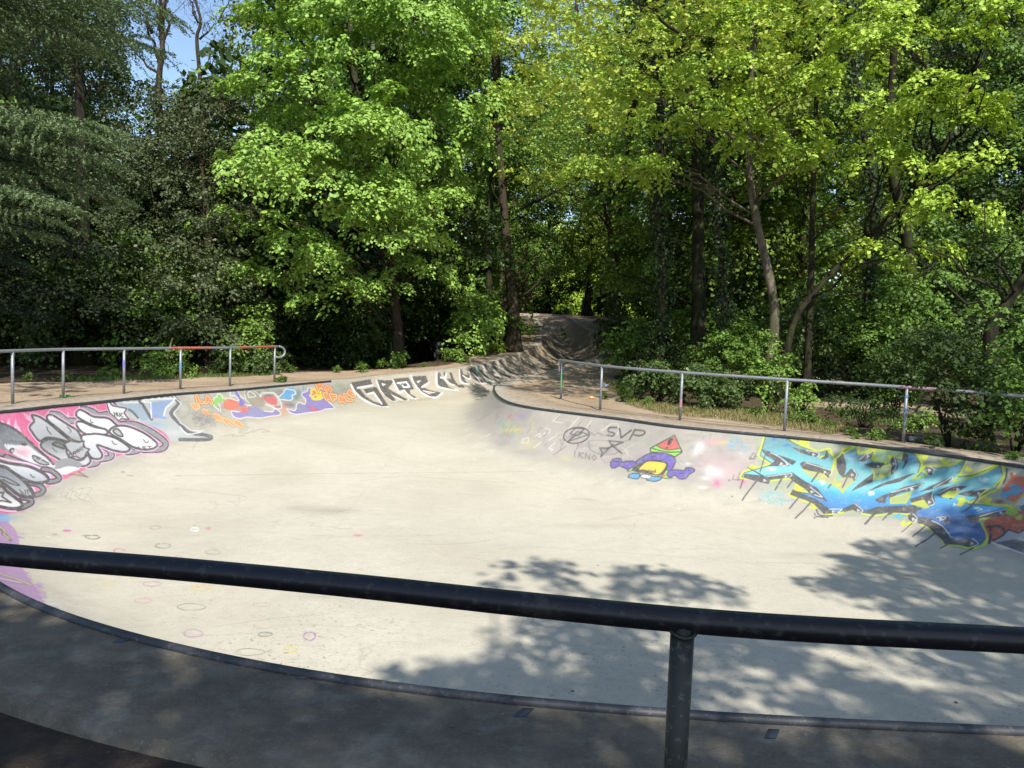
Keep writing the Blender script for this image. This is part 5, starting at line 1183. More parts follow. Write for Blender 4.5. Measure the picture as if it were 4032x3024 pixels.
# --- ivy column and sycamore trunk behind it
tree('sycamore_tree', 'tall darker sycamore rising behind the bright maple, dark stem near the top', 'tree',
     pth(1330, 33, [(1320, 900), (1300, 400), (1300, 100), (1330, -300)]), .28,
     [B(1150, -80, 33, 200, 160), B(1500, -150, 33, 300, 200) , B(1330, 1230, 33, 330, 130), B(1850, 950, 31, 200, 180), B(1500, 1050, 33, 300, 160)], L_DARK, B_DARK, per_m2=1.1, pr=.5, cnt=40, size=.16)  # dark leaf colour stands in for shade under the maple crown
tree('ash_tree', 'young golden-green tree leaning over the head of the snake run', 'tree',
     pth(2420, 36, [(2430, 1150), (2400, 900), (2330, 600), (2280, 200), (2260, -300)]), .17,
     [B(2230, 130, 34, 270, 150), B(2080, 420, 34, 180, 120), B(2330, 640, 33, 250, 85), B(2130, 690, 33, 130, 70), B(2400, 330, 35, 220, 150), B(2000, 180, 36, 180, 190), B(2550, 60, 35, 220, 150), B(2200, -120, 35, 300, 140)],
     L_GOLD, B_BROWN, per_m2=1.7, pr=.34, cnt=40, size=.11, bough=(5, .45), rand=.45)
tree('lime_tree', 'mid-green tree with low boughs shading the channel left of the path', 'tree',
     pth(1985, 39, [(1990, 1150), (1985, 900), (1960, 500), (1950, -200)]), .42,
     [B(1960, 780, 37, 170, 200), B(2060, 980, 37, 190, 120), B(1900, 1120, 36, 150, 110), B(1980, 560, 38, 200, 170), B(1980, 200, 38, 220, 250), B(1960, 1270, 34.5, 120, 60), B(1880, 1240, 33.5, 90, 70)],
     L_MID, B_BROWN, per_m2=1.4, pr=.4, cnt=40, size=.14, bough=(6, .5), rand=.45)
# --- right group
tree('field_maple_tree', 'yellow-green maple with pale mottled trunk behind the right handrail', 'tree',
     pth(3040, 22.5, [(3050, 1250), (3020, 1050), (2975, 850), (2950, 650), (2960, 300), (2990, -200)]), .14,
     [B(2720, 450, 20.5, 220, 95), B(2980, 520, 20, 260, 120), B(3180, 340, 21, 240, 110), B(3180, 600, 20.5, 230, 80), B(2520, 330, 21.5, 170, 80), B(2880, 280, 22, 220, 90), B(2370, 640, 22, 90, 40), B(2620, 640, 21.5, 140, 50), B(3000, 120, 23, 300, 120), B(2700, 130, 24, 200, 90)],
     L_YEL, B_PALE, per_m2=2.5, pr=.30, cnt=54, size=.105, droop=.8, r1=.07, twigs=12, lo=-.2, bough=(6, .38), rand=.45)
tree('leaning_maple_tree', 'long limb and leafy top of maple reaching up to the right edge', 'tree',
     pth(3080, 21.5, [(3120, 1290), (3210, 1150), (3370, 980), (3570, 800), (3700, 620), (3790, 400), (3900, 150), (3980, -200)]), .085,
     [B(3600, 170, 19, 300, 140), B(3880, 330, 18.5, 220, 120), B(3620, 420, 19.5, 300, 110), B(3480, 640, 20, 180, 80), B(3800, 620, 18.5, 280, 90), B(3950, 60, 19, 220, 150), B(3400, 70, 21, 200, 110), B(3700, 800, 19.5, 200, 70), B(3560, 960, 20, 160, 50)],
     L_YEL, B_DARK, per_m2=2.4, pr=.30, cnt=54, size=.105, droop=.8, r1=.05, twigs=12, lo=-.2, bough=(6, .38), rand=.45)
tree('hornbeam_tree', 'multi-limbed dark tree behind the yellow maples, right of centre', 'tree',
     pth(2760, 27, [(2750, 1000), (2740, 600), (2700, 200), (2690, -300)]), .24,
     [B(2560, 860, 28, 260, 140), B(2900, 780, 28, 260, 120), B(2450, 1060, 29, 180, 80), B(2700, 1050, 29, 220, 90), B(2600, 560, 28, 260, 150), B(2900, 0, 28, 300, 170), B(2550, 250, 29, 220, 160)],
     L_MID, B_DARK, per_m2=1.3, pr=.36, cnt=38, size=.12, bough=(6, .5), rand=.5)
tree('hazel_tree', 'shaggy mid-green tree filling the right edge behind the leaning maple', 'tree',
     pth(3600, 25, [(3580, 1000), (3500, 600), (3520, 200), (3520, -300)]), .2,
     [B(3450, 880, 26, 260, 130), B(3750, 1050, 26, 260, 120), B(3950, 900, 26, 220, 160), B(3350, 1130, 27, 240, 90), B(3650, 600, 26, 300, 160), B(3350, 330, 27, 260, 180), B(3800, 150, 27, 300, 200), B(4050, 1200, 20, 180, 150), B(4100, 500, 24, 200, 200)],
     L_MID, B_DARK, per_m2=1.3, pr=.36, cnt=38, size=.12, bough=(6, .5), rand=.5)
# bare dark stems between them, some clothed in ivy
STEMS = [(2600, 24.5, [(2610, 1150), (2590, 800), (2600, 450), (2560, 100), (2540, -200)], .17, True, 'dark ivy-clad trunk just right of the channel head'),
         (2840, 23.5, [(2850, 1200), (2820, 800), (2800, 500), (2800, 0)], .11, True, 'ivy-clad trunk left of the pale mottled trunk'),
         (3190, 22.0, [(3190, 1200), (3200, 800), (3210, 500), (3230, 0)], .10, False, 'straight dark trunk close right of the pale mottled trunk'),
         (3420, 24.0, [(3420, 1150), (3440, 800), (3380, 400), (3330, 0)], .13, True, 'ivy-clad trunk behind the start of the leaning limb'),
         (3960, 17.0, [(3900, 1330), (3960, 1200), (4060, 1050), (4200, 800)], .16, False, 'thick dark leaning stem low at the right edge'),
         (1935, 35.0, [(1930, 1250), (1925, 1000), (1940, 600)], .20, False, 'short dark trunk beside the big double trunk at the channel'),
         (2025, 33.5, [(2022, 1250), (2015, 1120), (1990, 900), (1960, 500)], .30, False, 'rough thick trunk on the left bank of the channel'),
         (1250, 31.0, [(1260, 1200), (1230, 900)], .12, False, 'thin dark trunk in the shade left of the walker'),
         (800, 27.0, [(800, 1300), (790, 1100), (760, 900)], .16, False, 'dark trunk behind the red part of the left handrail'),
         (895, 28.0, [(900, 1280), (890, 1050)], .10, False, 'slim dark trunk right behind the ivy mound')]
def ivy_on(root, base, P, r, dens=420):
    n = int(dens * 9)
    k = rng.random(n) ** .8 * (len(P) - 1); i = k.astype(int).clip(0, len(P) - 2); f = (k - i)[:, None]
    c = P[i] * (1 - f) + P[i + 1] * f
    a = rng.random(n) * 6.283; dirn = np.stack([np.cos(a), np.sin(a), rng.standard_normal(n) * .1], 1)
    rr = r + .06 + .16 * rng.random(n) + .08 * np.sin(k * 3)
    return c + dirn * rr[:, None], unit(dirn + rng.standard_normal((n, 3)) * .4), -UP + rng.standard_normal((n, 3)) * .5, .10 * rng.uniform(.6, 1.2, n)
for px_, Y, pts_, r_, ivy, lab in STEMS:
    path = pth(px_, Y, pts_)
    root = empty('tree', path[0]); tag(root, lab, 'tree trunk')
    b, P = trunk_mesh(np.array(path) - np.array(path[0]), r_, r_ * .45)
    lb = b
    for _ in range(9):
        i = rng.integers(len(P) // 3, len(P)); d = unit(np.array([rng.standard_normal(), rng.standard_normal() * .6, .8]))
        limb_mesh(lb, P[i], P[i] + d * rng.uniform(1.2, 2.8), r_ * .25, .01, .0, 5, .3)
    link('trunk', b.build('trunk', [B_DARK if not 'rough' in lab else B_BROWN]), root)
    if ivy:
        C, N, D, s = ivy_on(root, path[0], P, r_)
        link('ivy', leaf_mesh('ivy', C, N, D, s, [L_IVY]), root)

# --- left: holm oaks, olive and glinting
tree('holm_oak_tree', 'olive-green holm oak between the spruce and the bright maple', 'tree',
     pth(840, 27, [(830, 1100), (820, 950), (800, 700), (780, 560)]), .20,
     [B(700, 640, 25.5, 200, 170), B(640, 900, 25, 240, 170), B(780, 1080, 24.6, 200, 150), B(600, 1190, 24, 240, 140), B(900, 600, 27, 120, 150), B(560, 520, 27, 130, 120), B(820, 460, 28, 110, 90), B(700, 520, 28.5, 130, 90), B(620, 700, 26.5, 150, 120), B(840, 700, 27, 140, 120), B(870, 850, 26, 140, 160), B(750, 1300, 24, 230, 90), B(930, 1200, 26, 160, 100), B(740, 560, 27.5, 130, 120), B(640, 420, 29, 80, 60), B(700, 390, 29, 100, 55), B(850, 400, 28.5, 100, 80), B(930, 380, 28.5, 60, 80)],
     L_OAK, B_BROWN, per_m2=2.1, pr=.34, cnt=54, size=.085, droop=.3, rand=.7, bough=(5, .4))
tree('holm_oak_tree', 'dark shaded evergreen oak at the far left behind the spruce boughs', 'tree',
     pth(330, 25, [(330, 1000), (320, 500), (300, 100)]), .26,
     [B(330, 1230, 23, 260, 160), B(100, 1250, 23.5, 220, 170), B(400, 1000, 24.5, 200, 160), B(150, 950, 25, 220, 200), B(420, 650, 25.5, 180, 160), B(370, 270, 26, 130, 160), B(280, 60, 25, 210, 160), B(100, 600, 26, 240, 240), B(100, 200, 26, 240, 260), B(-150, 1000, 24, 240, 300), B(-150, 400, 25, 240, 300)],
     L_OAK, B_DARK, per_m2=1.45, pr=.42, cnt=46, size=.095, droop=.3, rand=.8)
# --- spruce with hanging sprays on the far left
def conifer(label, base, H_, zs, mat, seed, lens, azs, barkmat=B_DARK, trunk_r=.3):
    root = empty('spruce_tree', base); tag(root, label, 'conifer')
    b = MB(); b.tube(np.array([(0, 0, -.1), (0, 0, H_ * .5), (0, 0, H_)]), [trunk_r, trunk_r * .6, .04], 10)
    CC_, NN_, DD_, SS_, MM_ = [], [], [], [], []
    for z, ln, az in zip(zs, lens, azs):
        d = np.array([math.cos(az), math.sin(az), 0]); sd = np.array([-d[1], d[0], 0])
        t = np.linspace(0, 1, 9)
        A = d * (t * ln)[:, None]; A[:, 2] = z + .10 * ln * np.sin(t * 2.2) - .16 * ln * t ** 1.5
        A += rng.standard_normal(A.shape) * .03
        b.tube(A, np.linspace(.045, .01, 9), 5, True)
        for side in (-1, 1):
            for q in np.linspace(.12, 1, int(ln * 7)):
                i = q * 8; k = min(7, int(i)); p = A[k] + (A[k + 1] - A[k]) * (i - k)
                L2_ = (.25 + .75 * math.sin(q * 2.6 + .3)) * ln * .30 * rng.uniform(.6, 1.25)
                sdn = unit(sd * side + d * .75 + np.array([0, 0, -.22 + .12 * rng.standard_normal()]))
                m_ = max(6, int(L2_ * 38))
                u = np.linspace(0, 1, m_)
                S_ = p + sdn * (u * L2_)[:, None]; S_[:, 2] -= .22 * L2_ * u ** 2
                S2 = np.repeat(S_, 3, 0) + rng.standard_normal((m_ * 3, 3)) * .012
                S2[:, 2] -= np.tile([0, .02, .05], m_) * rng.uniform(.3, 1.2, m_ * 3)
                CC_.append(S2); nn = rng.standard_normal((m_ * 3, 3)) * .6 + UP
                NN_.append(nn); MM_.append(np.full(m_ * 3, 0 if abs(az) < .6 else 1))  # lit boughs keep the spruce tone, the others take a painted shade tone
                DD_.append(sdn * .8 + rng.standard_normal((m_ * 3, 3)) * .55 - UP * .15); SS_.append(rng.uniform(.06, .12, m_ * 3))
    link('trunk', b.build('trunk', [barkmat]), root)
    C = np.concatenate(CC_); me = leaf_mesh('needles', C, np.concatenate(NN_), np.concatenate(DD_), np.concatenate(SS_), [mat, L_SPRD], .13, .03)
    if mat is L_SPR: me.polygons.foreach_set('material_index', np.concatenate(MM_).astype(np.int32))
    link('crown', me, root)
    return root
bs = at(-260, 1500, 17.0); bs = (bs[0], 17.0, -.05)
zz, ll, aa = [], [], []
for z, ln, az in ((6.9, 4.0, .02), (6.6, 4.2, -.28), (6.2, 4.1, -.12), (5.6, 3.9, .15), (5.2, 3.7, -.35), (5.9, 3.4, .35), (4.9, 2.9, -.1), (4.6, 2.4, .2), (9.9, 5.0, .0), (9.6, 4.6, -.3), (9.3, 4.5, .25), (8.9, 3.6, -.1), (12.9, 2.5, .1), (11.9, 1.9, -.2), (8.4, 1.5, .3), (11, 2.0, -.5)):
    zz.append(z - 1.1 if z < 8 else z - 1.5); ll.append(ln * .98); aa.append(az)
for i in range(34):
    zz.append(2.0 + i * .36); ll.append(max(1.0, 3.4 - i * .05) * rng.uniform(.7, 1.1)); aa.append(rng.uniform(.9, 5.4))
conifer('spruce with blue-green drooping sprays at the left edge', bs, 15, zz, L_SPR, 1, ll, aa)
bs2 = at(80, 1500, 23.0); bs2 = (bs2[0] - 1.0, 22.5, -.05)
n_ = 70
conifer('very dark conifer behind the spruce at the left edge', bs2, 19, [1.5 + i * .25 for i in range(n_)], L_SPRD, 2, [max(.8, 4.0 - i * .035) * rng.uniform(.7, 1.1) for i in range(n_)], list(rng.uniform(0, 6.28, n_)))

# --- thin, nearly leafless trees against the patch of sky
def bare_tree(label, path, r0, forks, leafm, nl):
    root = empty('tree', path[0]); tag(root, label, 'tree')
    base = np.array(path[0]); b, P = trunk_mesh(np.array(path) - base, r0, r0 * .3)
    tips = []
    for a, c_ in forks:
        Q = limb_mesh(b, np.array(a) - base, np.array(c_) - base, r0 * .42, r0 * .1, .05, 6, .25)
        for q in Q[1:]:
            for _ in range(2):
                e = q + unit(rng.standard_normal(3) + np.array([0, 0, .6])) * rng.uniform(.6, 1.5)
                Q2 = limb_mesh(b, q, e, .014, .004, .0, 4, .4); tips.append(e)
                for _ in range(2):
                    e2 = Q2[3] + unit(rng.standard_normal(3)) * rng.uniform(.3, .8); limb_mesh(b, Q2[3], e2, .007, .003, 0, 3, .4); tips.append(e2)
    link('trunk', b.build('trunk', [B_BROWN]), root)
    tips = np.array(tips); sel = tips[rng.permutation(len(tips))[:nl]]
    C, N, D, s = pad_leaves(sel, np.tile(UP, (len(sel), 1)), np.full(len(sel), .28), 22, .075)
    link('crown', leaf_mesh('crown', C, N, D, s, [leafm]), root)
Y = 31
A = lambda x, y, Y=31: tuple(at(x, y, Y))
bare_tree('forked thin tree with almost no leaves against the sky gap', pth(640, Y, [(640, 900), (635, 600), (625, 330), (640, 180), (630, -60), (640, -300)]), .17,
          [(A(630, 260), A(560, 60)), (A(640, 200), A(675, -40)), (A(628, 330), A(520, 190)), (A(635, 160), A(590, -60)), (A(640, 120), A(690, -120)), (A(600, 130), A(540, -20))], L_MID, 40)
bare_tree('single crooked bare stem standing in the sky gap', pth(800, 32, [(800, 900), (800, 500), (785, 280), (775, 150), (790, 80), (760, -40), (740, -250)]), .11,
          [(A(785, 155, 32), A(860, 90, 32)), (A(860, 90, 32), A(905, 0, 32)), (A(780, 90, 32), A(745, 0, 32)), (A(790, 300, 32), A(850, 230, 32))], L_MID, 14)
tree('acacia_tree', 'feathery light-green tree top under the sky gap', 'tree', pth(740, 34, [(740, 700), (735, 420)]), .12,
     [B(700, 400, 34, 50, 22), B(780, 420, 34, 50, 22), B(720, 480, 34, 60, 25), B(650, 600, 34, 60, 30)], L_YEL, B_BROWN, per_m2=1.6, pr=.4, cnt=36, size=.08)

# --- wood behind: four kinds, copied
def proto_tree(seed, H_, Rc, mat, bark, low):
    base = (0, 0, 0)
    bl = []
    for i in range(13):
        a = i * 2.4 + seed; z = low + (H_ - low) * (i + .5) / 13
        rr = Rc * math.sin(math.pi * (0.18 + .72 * (z - low) / (H_ - low)))
        bl.append(((math.cos(a) * rr * .55, math.sin(a) * rr * .55, z), (Rc * .52, Rc * .52, (H_ - low) * .13)))
    return bl
protos = []
for k, (H_, Rc, mat, lab, bark) in enumerate(((19, 4.6, L_MID, 'mid-green', B_DARK), (21, 4.8, L_FRESH, 'fresh green', B_BROWN), (20, 4.4, L_DARK, 'dark green', B_DARK), (18, 4.2, L_MIDY, 'olive-green', B_BROWN))):
    rt = tree('woodland_tree', lab + ' woodland tree in the wood behind the bowl, one of many', 'tree', [(0, 0, 0), (.2, .1, 4), (-.1, .2, 9), (0, 0, H_ * .85)], .22, proto_tree(k, H_, Rc, mat, B_DARK, 2.8 if k != 2 else 1.2), mat, bark, 'trees of the wood behind the bowl', twigs=2, lr=.07, per_m2=1.0, pr=.6, cnt=44, size=.17, bough=(5, .7))
    protos.append((rt, H_))
def copy_tree(o, parent=None):
    c = o.copy(); COL.objects.link(c)
    if parent is not None: c.parent = parent
    for ch in o.children: copy_tree(ch, c)
    return c
spots = []
for Y, n, jit in ((37, 9, 1.2), (44, 12, 1.5), (53, 13, 1.8), (64, 13, 2.0)):
    half = Y * .72
    for i in range(n):
        x = -half + 2 * half * (i + .5) / n + rng.uniform(-jit, jit); y = Y + rng.uniform(-2, 2)
        if -1.5 < x < 7.2 and y < 62: continue             # the snake run
        if -3.0 < x < -0.5 and y < 42: continue
        u = 2016 + x / y * FPX
        if 440 < u < 1090: continue                          # the gap where the sky shows
        spots.append((x, y))
spots += [(-13.2, 40), (-12.0, 47), (-15.5, 55), (-5.2, 47), (-7.5, 35.5), (-10.5, 35.0), (8.3, 33), (7.6, 41), (10.5, 30), (-1, 66), (2.8, 68), (6.0, 66)]
used = set(); first = {}
for i, (x, y) in enumerate(spots):
    u = 2016 + x / y * FPX
    k = (i * 7 + int(abs(x) * 3)) % 4
    if u < 500: k = 2
    if 470 < u < 1000: k = 0
    if u > 2100 and k == 2 and i % 2: k = 3
    if u > 2100 and k == 0 and i % 3 == 0: k = 1
    p, H_ = protos[k]
    o = p if k not in used else copy_tree(p)
    used.add(k)
    sc = rng.uniform(.85, 1.15)
    if 400 < u < 1130: sc = min(sc, .42 * y / 36)           # low enough to leave the sky open
    if y > 60 and -3 < x < 8: sc *= 1.0
    o.location = (x, y, float(terr(x, y)) - .1); o.rotation_euler = (0, 0, rng.uniform(0, 6.28)); o.scale = (sc, sc, sc * rng.uniform(.95, 1.15))

# --- bushes
def bush_mesh(name, rx, ry, rz, mat, per_m2, pr, cnt, size, seed, **kw):
    bl = []
    for i in range(7):
        a = i * 2.39 + seed
        bl.append(((math.cos(a) * rx * .5, math.sin(a) * ry * .5, rz * (.35 + .22 * ((i * 37 + seed) % 3))), (rx * .5, ry * .5, rz * .42)))
    P, N, Rr = blob_pads(bl, per_m2, pr, -.7)
    P[:, 2] = np.abs(P[:, 2]) + .02
    C, Nl, Dl, s = pad_leaves(P, N, Rr, cnt, size, **kw)
    C[:, 2] = np.maximum(C[:, 2], .02)
    return leaf_mesh(name, C, Nl, Dl, s, [mat])
def stems_mesh(rx, rz, n=9, mat=B_DARK):
    b = MB()
    for i in range(n):
        a = rng.uniform(0, 6.28); e = np.array([math.cos(a) * rx * rng.uniform(.2, .7), math.sin(a) * rx * rng.uniform(.2, .7), rz * rng.uniform(.5, .95)])
        limb_mesh(b, e * np.array([.12, .12, 0]), e, .02, .006, .05, 4, .2)
    return b.build('stems', [mat])
def bush(name, label, px_, py_, rx_px, h_px, mat, per=2.6, pr=.2, cnt=34, size=.07, group=None, seed=0, ry=None, cat='bush', f=None, **kw):
    p = hit(px_, py_) if f is None else np.array(f)
    k = p[1] / FPX; rx = rx_px * k; rz = h_px * k
    root = empty(name, (p[0], p[1] + (ry or rx) * .55, p[2] - .03)); tag(root, label, cat, group)
    link('foliage', bush_mesh('foliage', rx, ry or rx, rz, mat, per, pr, cnt, size, seed, **kw), root)
    link('stems', stems_mesh(rx, rz), root)
    return root
bush('laurel_bush', 'low glossy laurel bush left behind the second and third rail posts', 2600, 1590, 130, 150, L_LAU, 9, .18, 40, .075, seed=1)
bush('laurel_bush', 'wide glossy laurel bush just left of the fourth rail post', 2840, 1612, 170, 155, L_LAU, 8, .18, 40, .075, seed=2)
bush('elder_shrub', 'light-green upright shrub rising above the rail at the fourth post', 3040, 1628, 95, 290, L_FRESH, 5, .2, 34, .075, seed=3)
bush('elder_shrub', 'small bright shrub right of the fourth rail post', 3165, 1640, 60, 130, L_FRESH, 8, .14, 34, .065, seed=4)
bush('shrub', 'dark shrub mound by the channel end of the right handrail', 2480, 1500, 130, 210, L_MID, 4.5, .24, 38, .08, seed=5)
bush('shrub', 'leafy dark shrub over the far right side of the channel', 2440, 1420, 110, 190, L_DARK, 4, .26, 38, .09, seed=6)
bush('shrub', 'thin dark shrub in front of the sandy patch on the right', 3430, 1690, 150, 130, L_DARK, 5, .18, 26, .06, seed=7)
bush('shrub', 'big shaded bush right of the fifth rail post', 3800, 1770, 200, 420, L_DARK, 4.2, .24, 40, .075, seed=8)
bush('shrub', 'big shaded bush at the right edge of the photo', 4060, 1800, 180, 520, L_MID, 4.0, .24, 40, .075, seed=9)
bush('shrub', 'pale-green young shrub low against the big shaded bush', 3640, 1700, 90, 80, L_FRESH, 7, .14, 26, .055, seed=10)
bush('shrub', 'tall olive shrub behind the bottle at the fifth post', 3560, 1660, 150, 330, L_DARK, 4.5, .22, 38, .07, seed=11)
bush('ivy_mound', 'round dark ivy mound behind the fifth post of the left handrail', 868, 1476, 65, 92, L_LAU, 10, .15, 46, .06, seed=12)
bush('nettle_patch', 'pale low nettles under the red part of the left handrail', 640, 1484, 130, 60, L_FRESH, 9, .14, 30, .055, seed=13)
bush('ivy_mound', 'dark ivy heap right of the red rail section', 1010, 1474, 110, 100, L_LAU, 8, .17, 44, .065, seed=14)
bush('elder_shrub', 'bright-green young maple sapling at the left wood edge', 960, 1465, 105, 240, L_FRESH, 4.5, .25, 30, .10, seed=15)
bush('elder_shrub', 'bright-green sapling behind the third left rail post', 640, 1480, 85, 110, L_FRESH, 4.0, .22, 26, .075, seed=16)
bush('weed_plant', 'leafy weed tuft on the path edge left of the walker', 1565, 1447, 36, 55, L_FRESH, 16, .12, 30, .08, seed=17)
bush('weed_plant', 'green weeds on the bank right of the walker', 1790, 1425, 60, 50, L_FRESH, 12, .14, 26, .08, seed=18)
bush('weed_plant', 'weeds at the foot of the thick rough trunk', 1960, 1385, 60, 32, L_YEL, 10, .14, 26, .08, seed=19)
bush('maple_sapling', 'bright sapling hanging leaves in front of the thick rough trunk', 1880, 1400, 110, 230, L_MAPLE, 3.2, .34, 30, .13, seed=20)
bush('grass_tuft', 'small green tuft at the foot of the last left rail post', 1105, 1506, 24, 24, L_GRASSG, 40, .08, 20, .05, seed=21)
# understory masses, copied
und = []
for k, (mat, lab, per) in enumerate(((L_DARK, 'dark undergrowth shrub at the wood edge, one of many', 2.2), (L_LAU, 'glossy undergrowth shrub at the wood edge, one of many', 2.2), (L_MID, 'green undergrowth shrub at the wood edge, one of many', 2.2), (L_YEL, 'sunny yellow-green bush far beyond the crest of the path, one of many', 2.2))):
    root = empty('undergrowth_bush', (0, 0, 0)); tag(root, lab, 'bush', 'undergrowth shrubs along the wood edge')
    link('foliage', bush_mesh('foliage', 1.9, 1.5, 3.0, mat, per, .34, 40, .11, k + 30), root)
    link('stems', stems_mesh(1.6, 2.6, 7), root)
    und.append(root)
us = []
for i in range(15): us.append((-24 + i * 1.3, 31 + rng.uniform(-1, 2), rng.uniform(2.0, 2.8)))
for i in range(17): x = -21 + i * 1.25; us.append((x, 24.3 + (2.6 if x > -10.5 else 0) + max(0, (x + 12)) * .62 + rng.uniform(-.4, 1.0), rng.uniform(.75, 1.15)))
for i in range(13): x = -22 + i * 1.7; us.append((x, 29.5 + max(0, (x + 12)) * .55 + rng.uniform(-.5, 1.5), rng.uniform(1.0, 1.5)))
for i in range(12): x = 4.9 + i * 1.15; us.append((x, 24.0 - i * .35 + rng.uniform(-.4, .8) + (1.5 if 8.5 < x < 12.5 else 0), rng.uniform(.6, 1.0)))
for i in range(14): x = 6.6 + i * 1.5; us.append((x, 29.5 - i * .3 + rng.uniform(-.6, 1.4), rng.uniform(.9, 1.4)))
for i in range(15): us.append((-6 + i * 1.5 + rng.uniform(-.5, .5), 67 + rng.uniform(-1, 6), rng.uniform(.3, .5) if -1 < -6 + i * 1.5 < 9 else 1.4))
for i in range(14): us.append((-16 + i * 2.6, 101 + rng.uniform(-3, 3), rng.uniform(3.0, 4.0)))
for i in range(16): us.append((-14 + i * 2.2, 90 + rng.uniform(-3, 3), rng.uniform(2.6, 3.4)))
for i in range(9): us.append((-9.5 + i * 1.1, 49.5 + rng.uniform(-1, 1), rng.uniform(.9, 1.4)))
for i in range(8): us.append((7.5 + i * 1.6, 37 + rng.uniform(-1, 1), rng.uniform(.9, 1.3)))
uf = set()
for i, (x, y, s) in enumerate(us):
    if y < 47 and 1500 < 2016 + x / y * FPX < 1880 and y > 30: continue
    if y < 40 and -9.5 < x < 0 and s > 1.9: continue
    if 30 < y < 46 and 1420 < 2016 + x / y * FPX < 1900: continue
    if y < 65 and 27 < y and -3.5 < x < 6.4: continue
    k = (i * 5 + i // 3) % 3
    if x > 4 and k == 1 and i % 2: k = 2
    if -10 < x < 0 and y < 45: k = 0 if i % 3 else 1  # darker leaf kinds stand in for the shade below the maple
    if y > 85: k = 3
    o = und[k] if k not in uf else copy_tree(und[k]); uf.add(k)
    o.location = (x, y, float(terr(x, y)) - .08); o.rotation_euler = (0, 0, rng.uniform(0, 6.28)); o.scale = (s, s, s * rng.uniform(.8, 1.2))

# small weeds along the edge of the trodden ground
weed = empty('weed_plant', (0, 0, 0)); tag(weed, 'small weed on the edge of the trodden ground, one of many', 'weed', 'weeds along the edge of the trodden ground')
link('foliage', bush_mesh('foliage', .26, .22, .3, L_MID, 22, .09, 16, .05, 50), weed)
link('stems', stems_mesh(.2, .22, 5), weed)
edge_ = [hit(x, y)[:2] for x, y in ((-100, 1508), (0, 1508), (500, 1486), (900, 1470), (1300, 1461), (1570, 1446), (1680, 1443))]
edge2 = [hit(x, y)[:2] for x, y in ((2440, 1520), (2470, 1575), (2600, 1602), (2900, 1624), (3100, 1652), (3300, 1702), (3600, 1762), (4032, 1802))]
wp = [q for e_ in (edge_, edge2) for q in resample(np.array(e_), .42)]
for i, q in enumerate(wp):
    if rng.random() < .35: continue
    o = weed if weed.location.length == 0 else copy_tree(weed)
    q = q + rng.standard_normal(2) * np.array([.25, .35])
    o.location = (q[0], q[1], float(terr(*q)) - .04); sc = rng.uniform(.35, 1.0); o.scale = (sc, sc, sc * rng.uniform(.6, 1.3)); o.rotation_euler = (0, 0, rng.uniform(0, 6.28))
# --- grass: blades, dry at the bushes, green at the posts
def grass(name, polys, n, h, mat):
    C = []
    for pl, w in polys:
        pl = [tuple(hit(x, y)[:2]) for x, y in pl]
        a = np.array(pl); k = 0
        want = int(n * w); Q = np.zeros((0, 2))
        while len(Q) < want and k < 60:
            R_ = rng.uniform(a.min(0), a.max(0), (want, 2)); Q = np.vstack([Q, R_[inpoly(R_[:, 0], R_[:, 1], pl)]]); k += 1
        C.append(Q[:want])
    C = np.concatenate(C); dd_ = dist_rim(C[:, 0], C[:, 1]); C = C[dd_ > 0.9]
    n = len(C)
    z = terr(C[:, 0], C[:, 1]) - .02
    a = rng.uniform(0, 6.28, n); hh = h * rng.uniform(.5, 1.4, n); ln = rng.uniform(.3, 1.3, n)[:, None]
    d = np.stack([np.cos(a), np.sin(a)], 1); s = np.stack([-d[:, 1], d[:, 0]], 1) * .006
    b0 = np.column_stack([C - s, z]); b1 = np.column_stack([C + s, z])
    mid = C + d * ln * hh[:, None] * .3; m0 = np.column_stack([mid - s * .8, z + hh * .6]); m1 = np.column_stack([mid + s * .8, z + hh * .6])
    tip = C + d * ln * hh[:, None] * .8; t0 = np.column_stack([tip - s * .15, z + hh]); t1 = np.column_stack([tip + s * .15, z + hh])
    V = np.stack([b0, b1, m1, m0, t1, t0], 1).reshape(-1, 3)
    F = (np.arange(n)[:, None, None] * 6 + np.array([[0, 1, 2, 3], [3, 2, 4, 5]])).reshape(-1, 4)
    return tag(link(name, quads(name, V, F, [mat])), kind='stuff')
grass('dry_grass', [([(2470, 1560), (2700, 1600), (3000, 1610), (3250, 1650), (3240, 1700), (2900, 1655), (2600, 1625), (2470, 1590)], .65), ([(3270, 1670), (3330, 1670), (3300, 1700), (3240, 1710)], .06), ([(3600, 1700), (3760, 1720), (3700, 1745), (3600, 1735)], .12), ([(2380, 1490), (2470, 1530), (2470, 1560), (2400, 1540)], .1)], 15000, .07, L_GRASS)
grass('green_grass', [([(620, 1545), (760, 1532), (950, 1518), (1080, 1503), (1120, 1500), (1100, 1510), (900, 1526), (700, 1543)], .3), ([(300, 1490), (700, 1478), (1100, 1462), (1100, 1472), (600, 1492), (300, 1500)], .4), ([(1900, 1380), (2010, 1345), (2000, 1365), (1900, 1392)], .12), ([(3250, 1600), (3600, 1640), (3600, 1700), (3300, 1640)], .18)], 11000, .08, L_GRASSG)

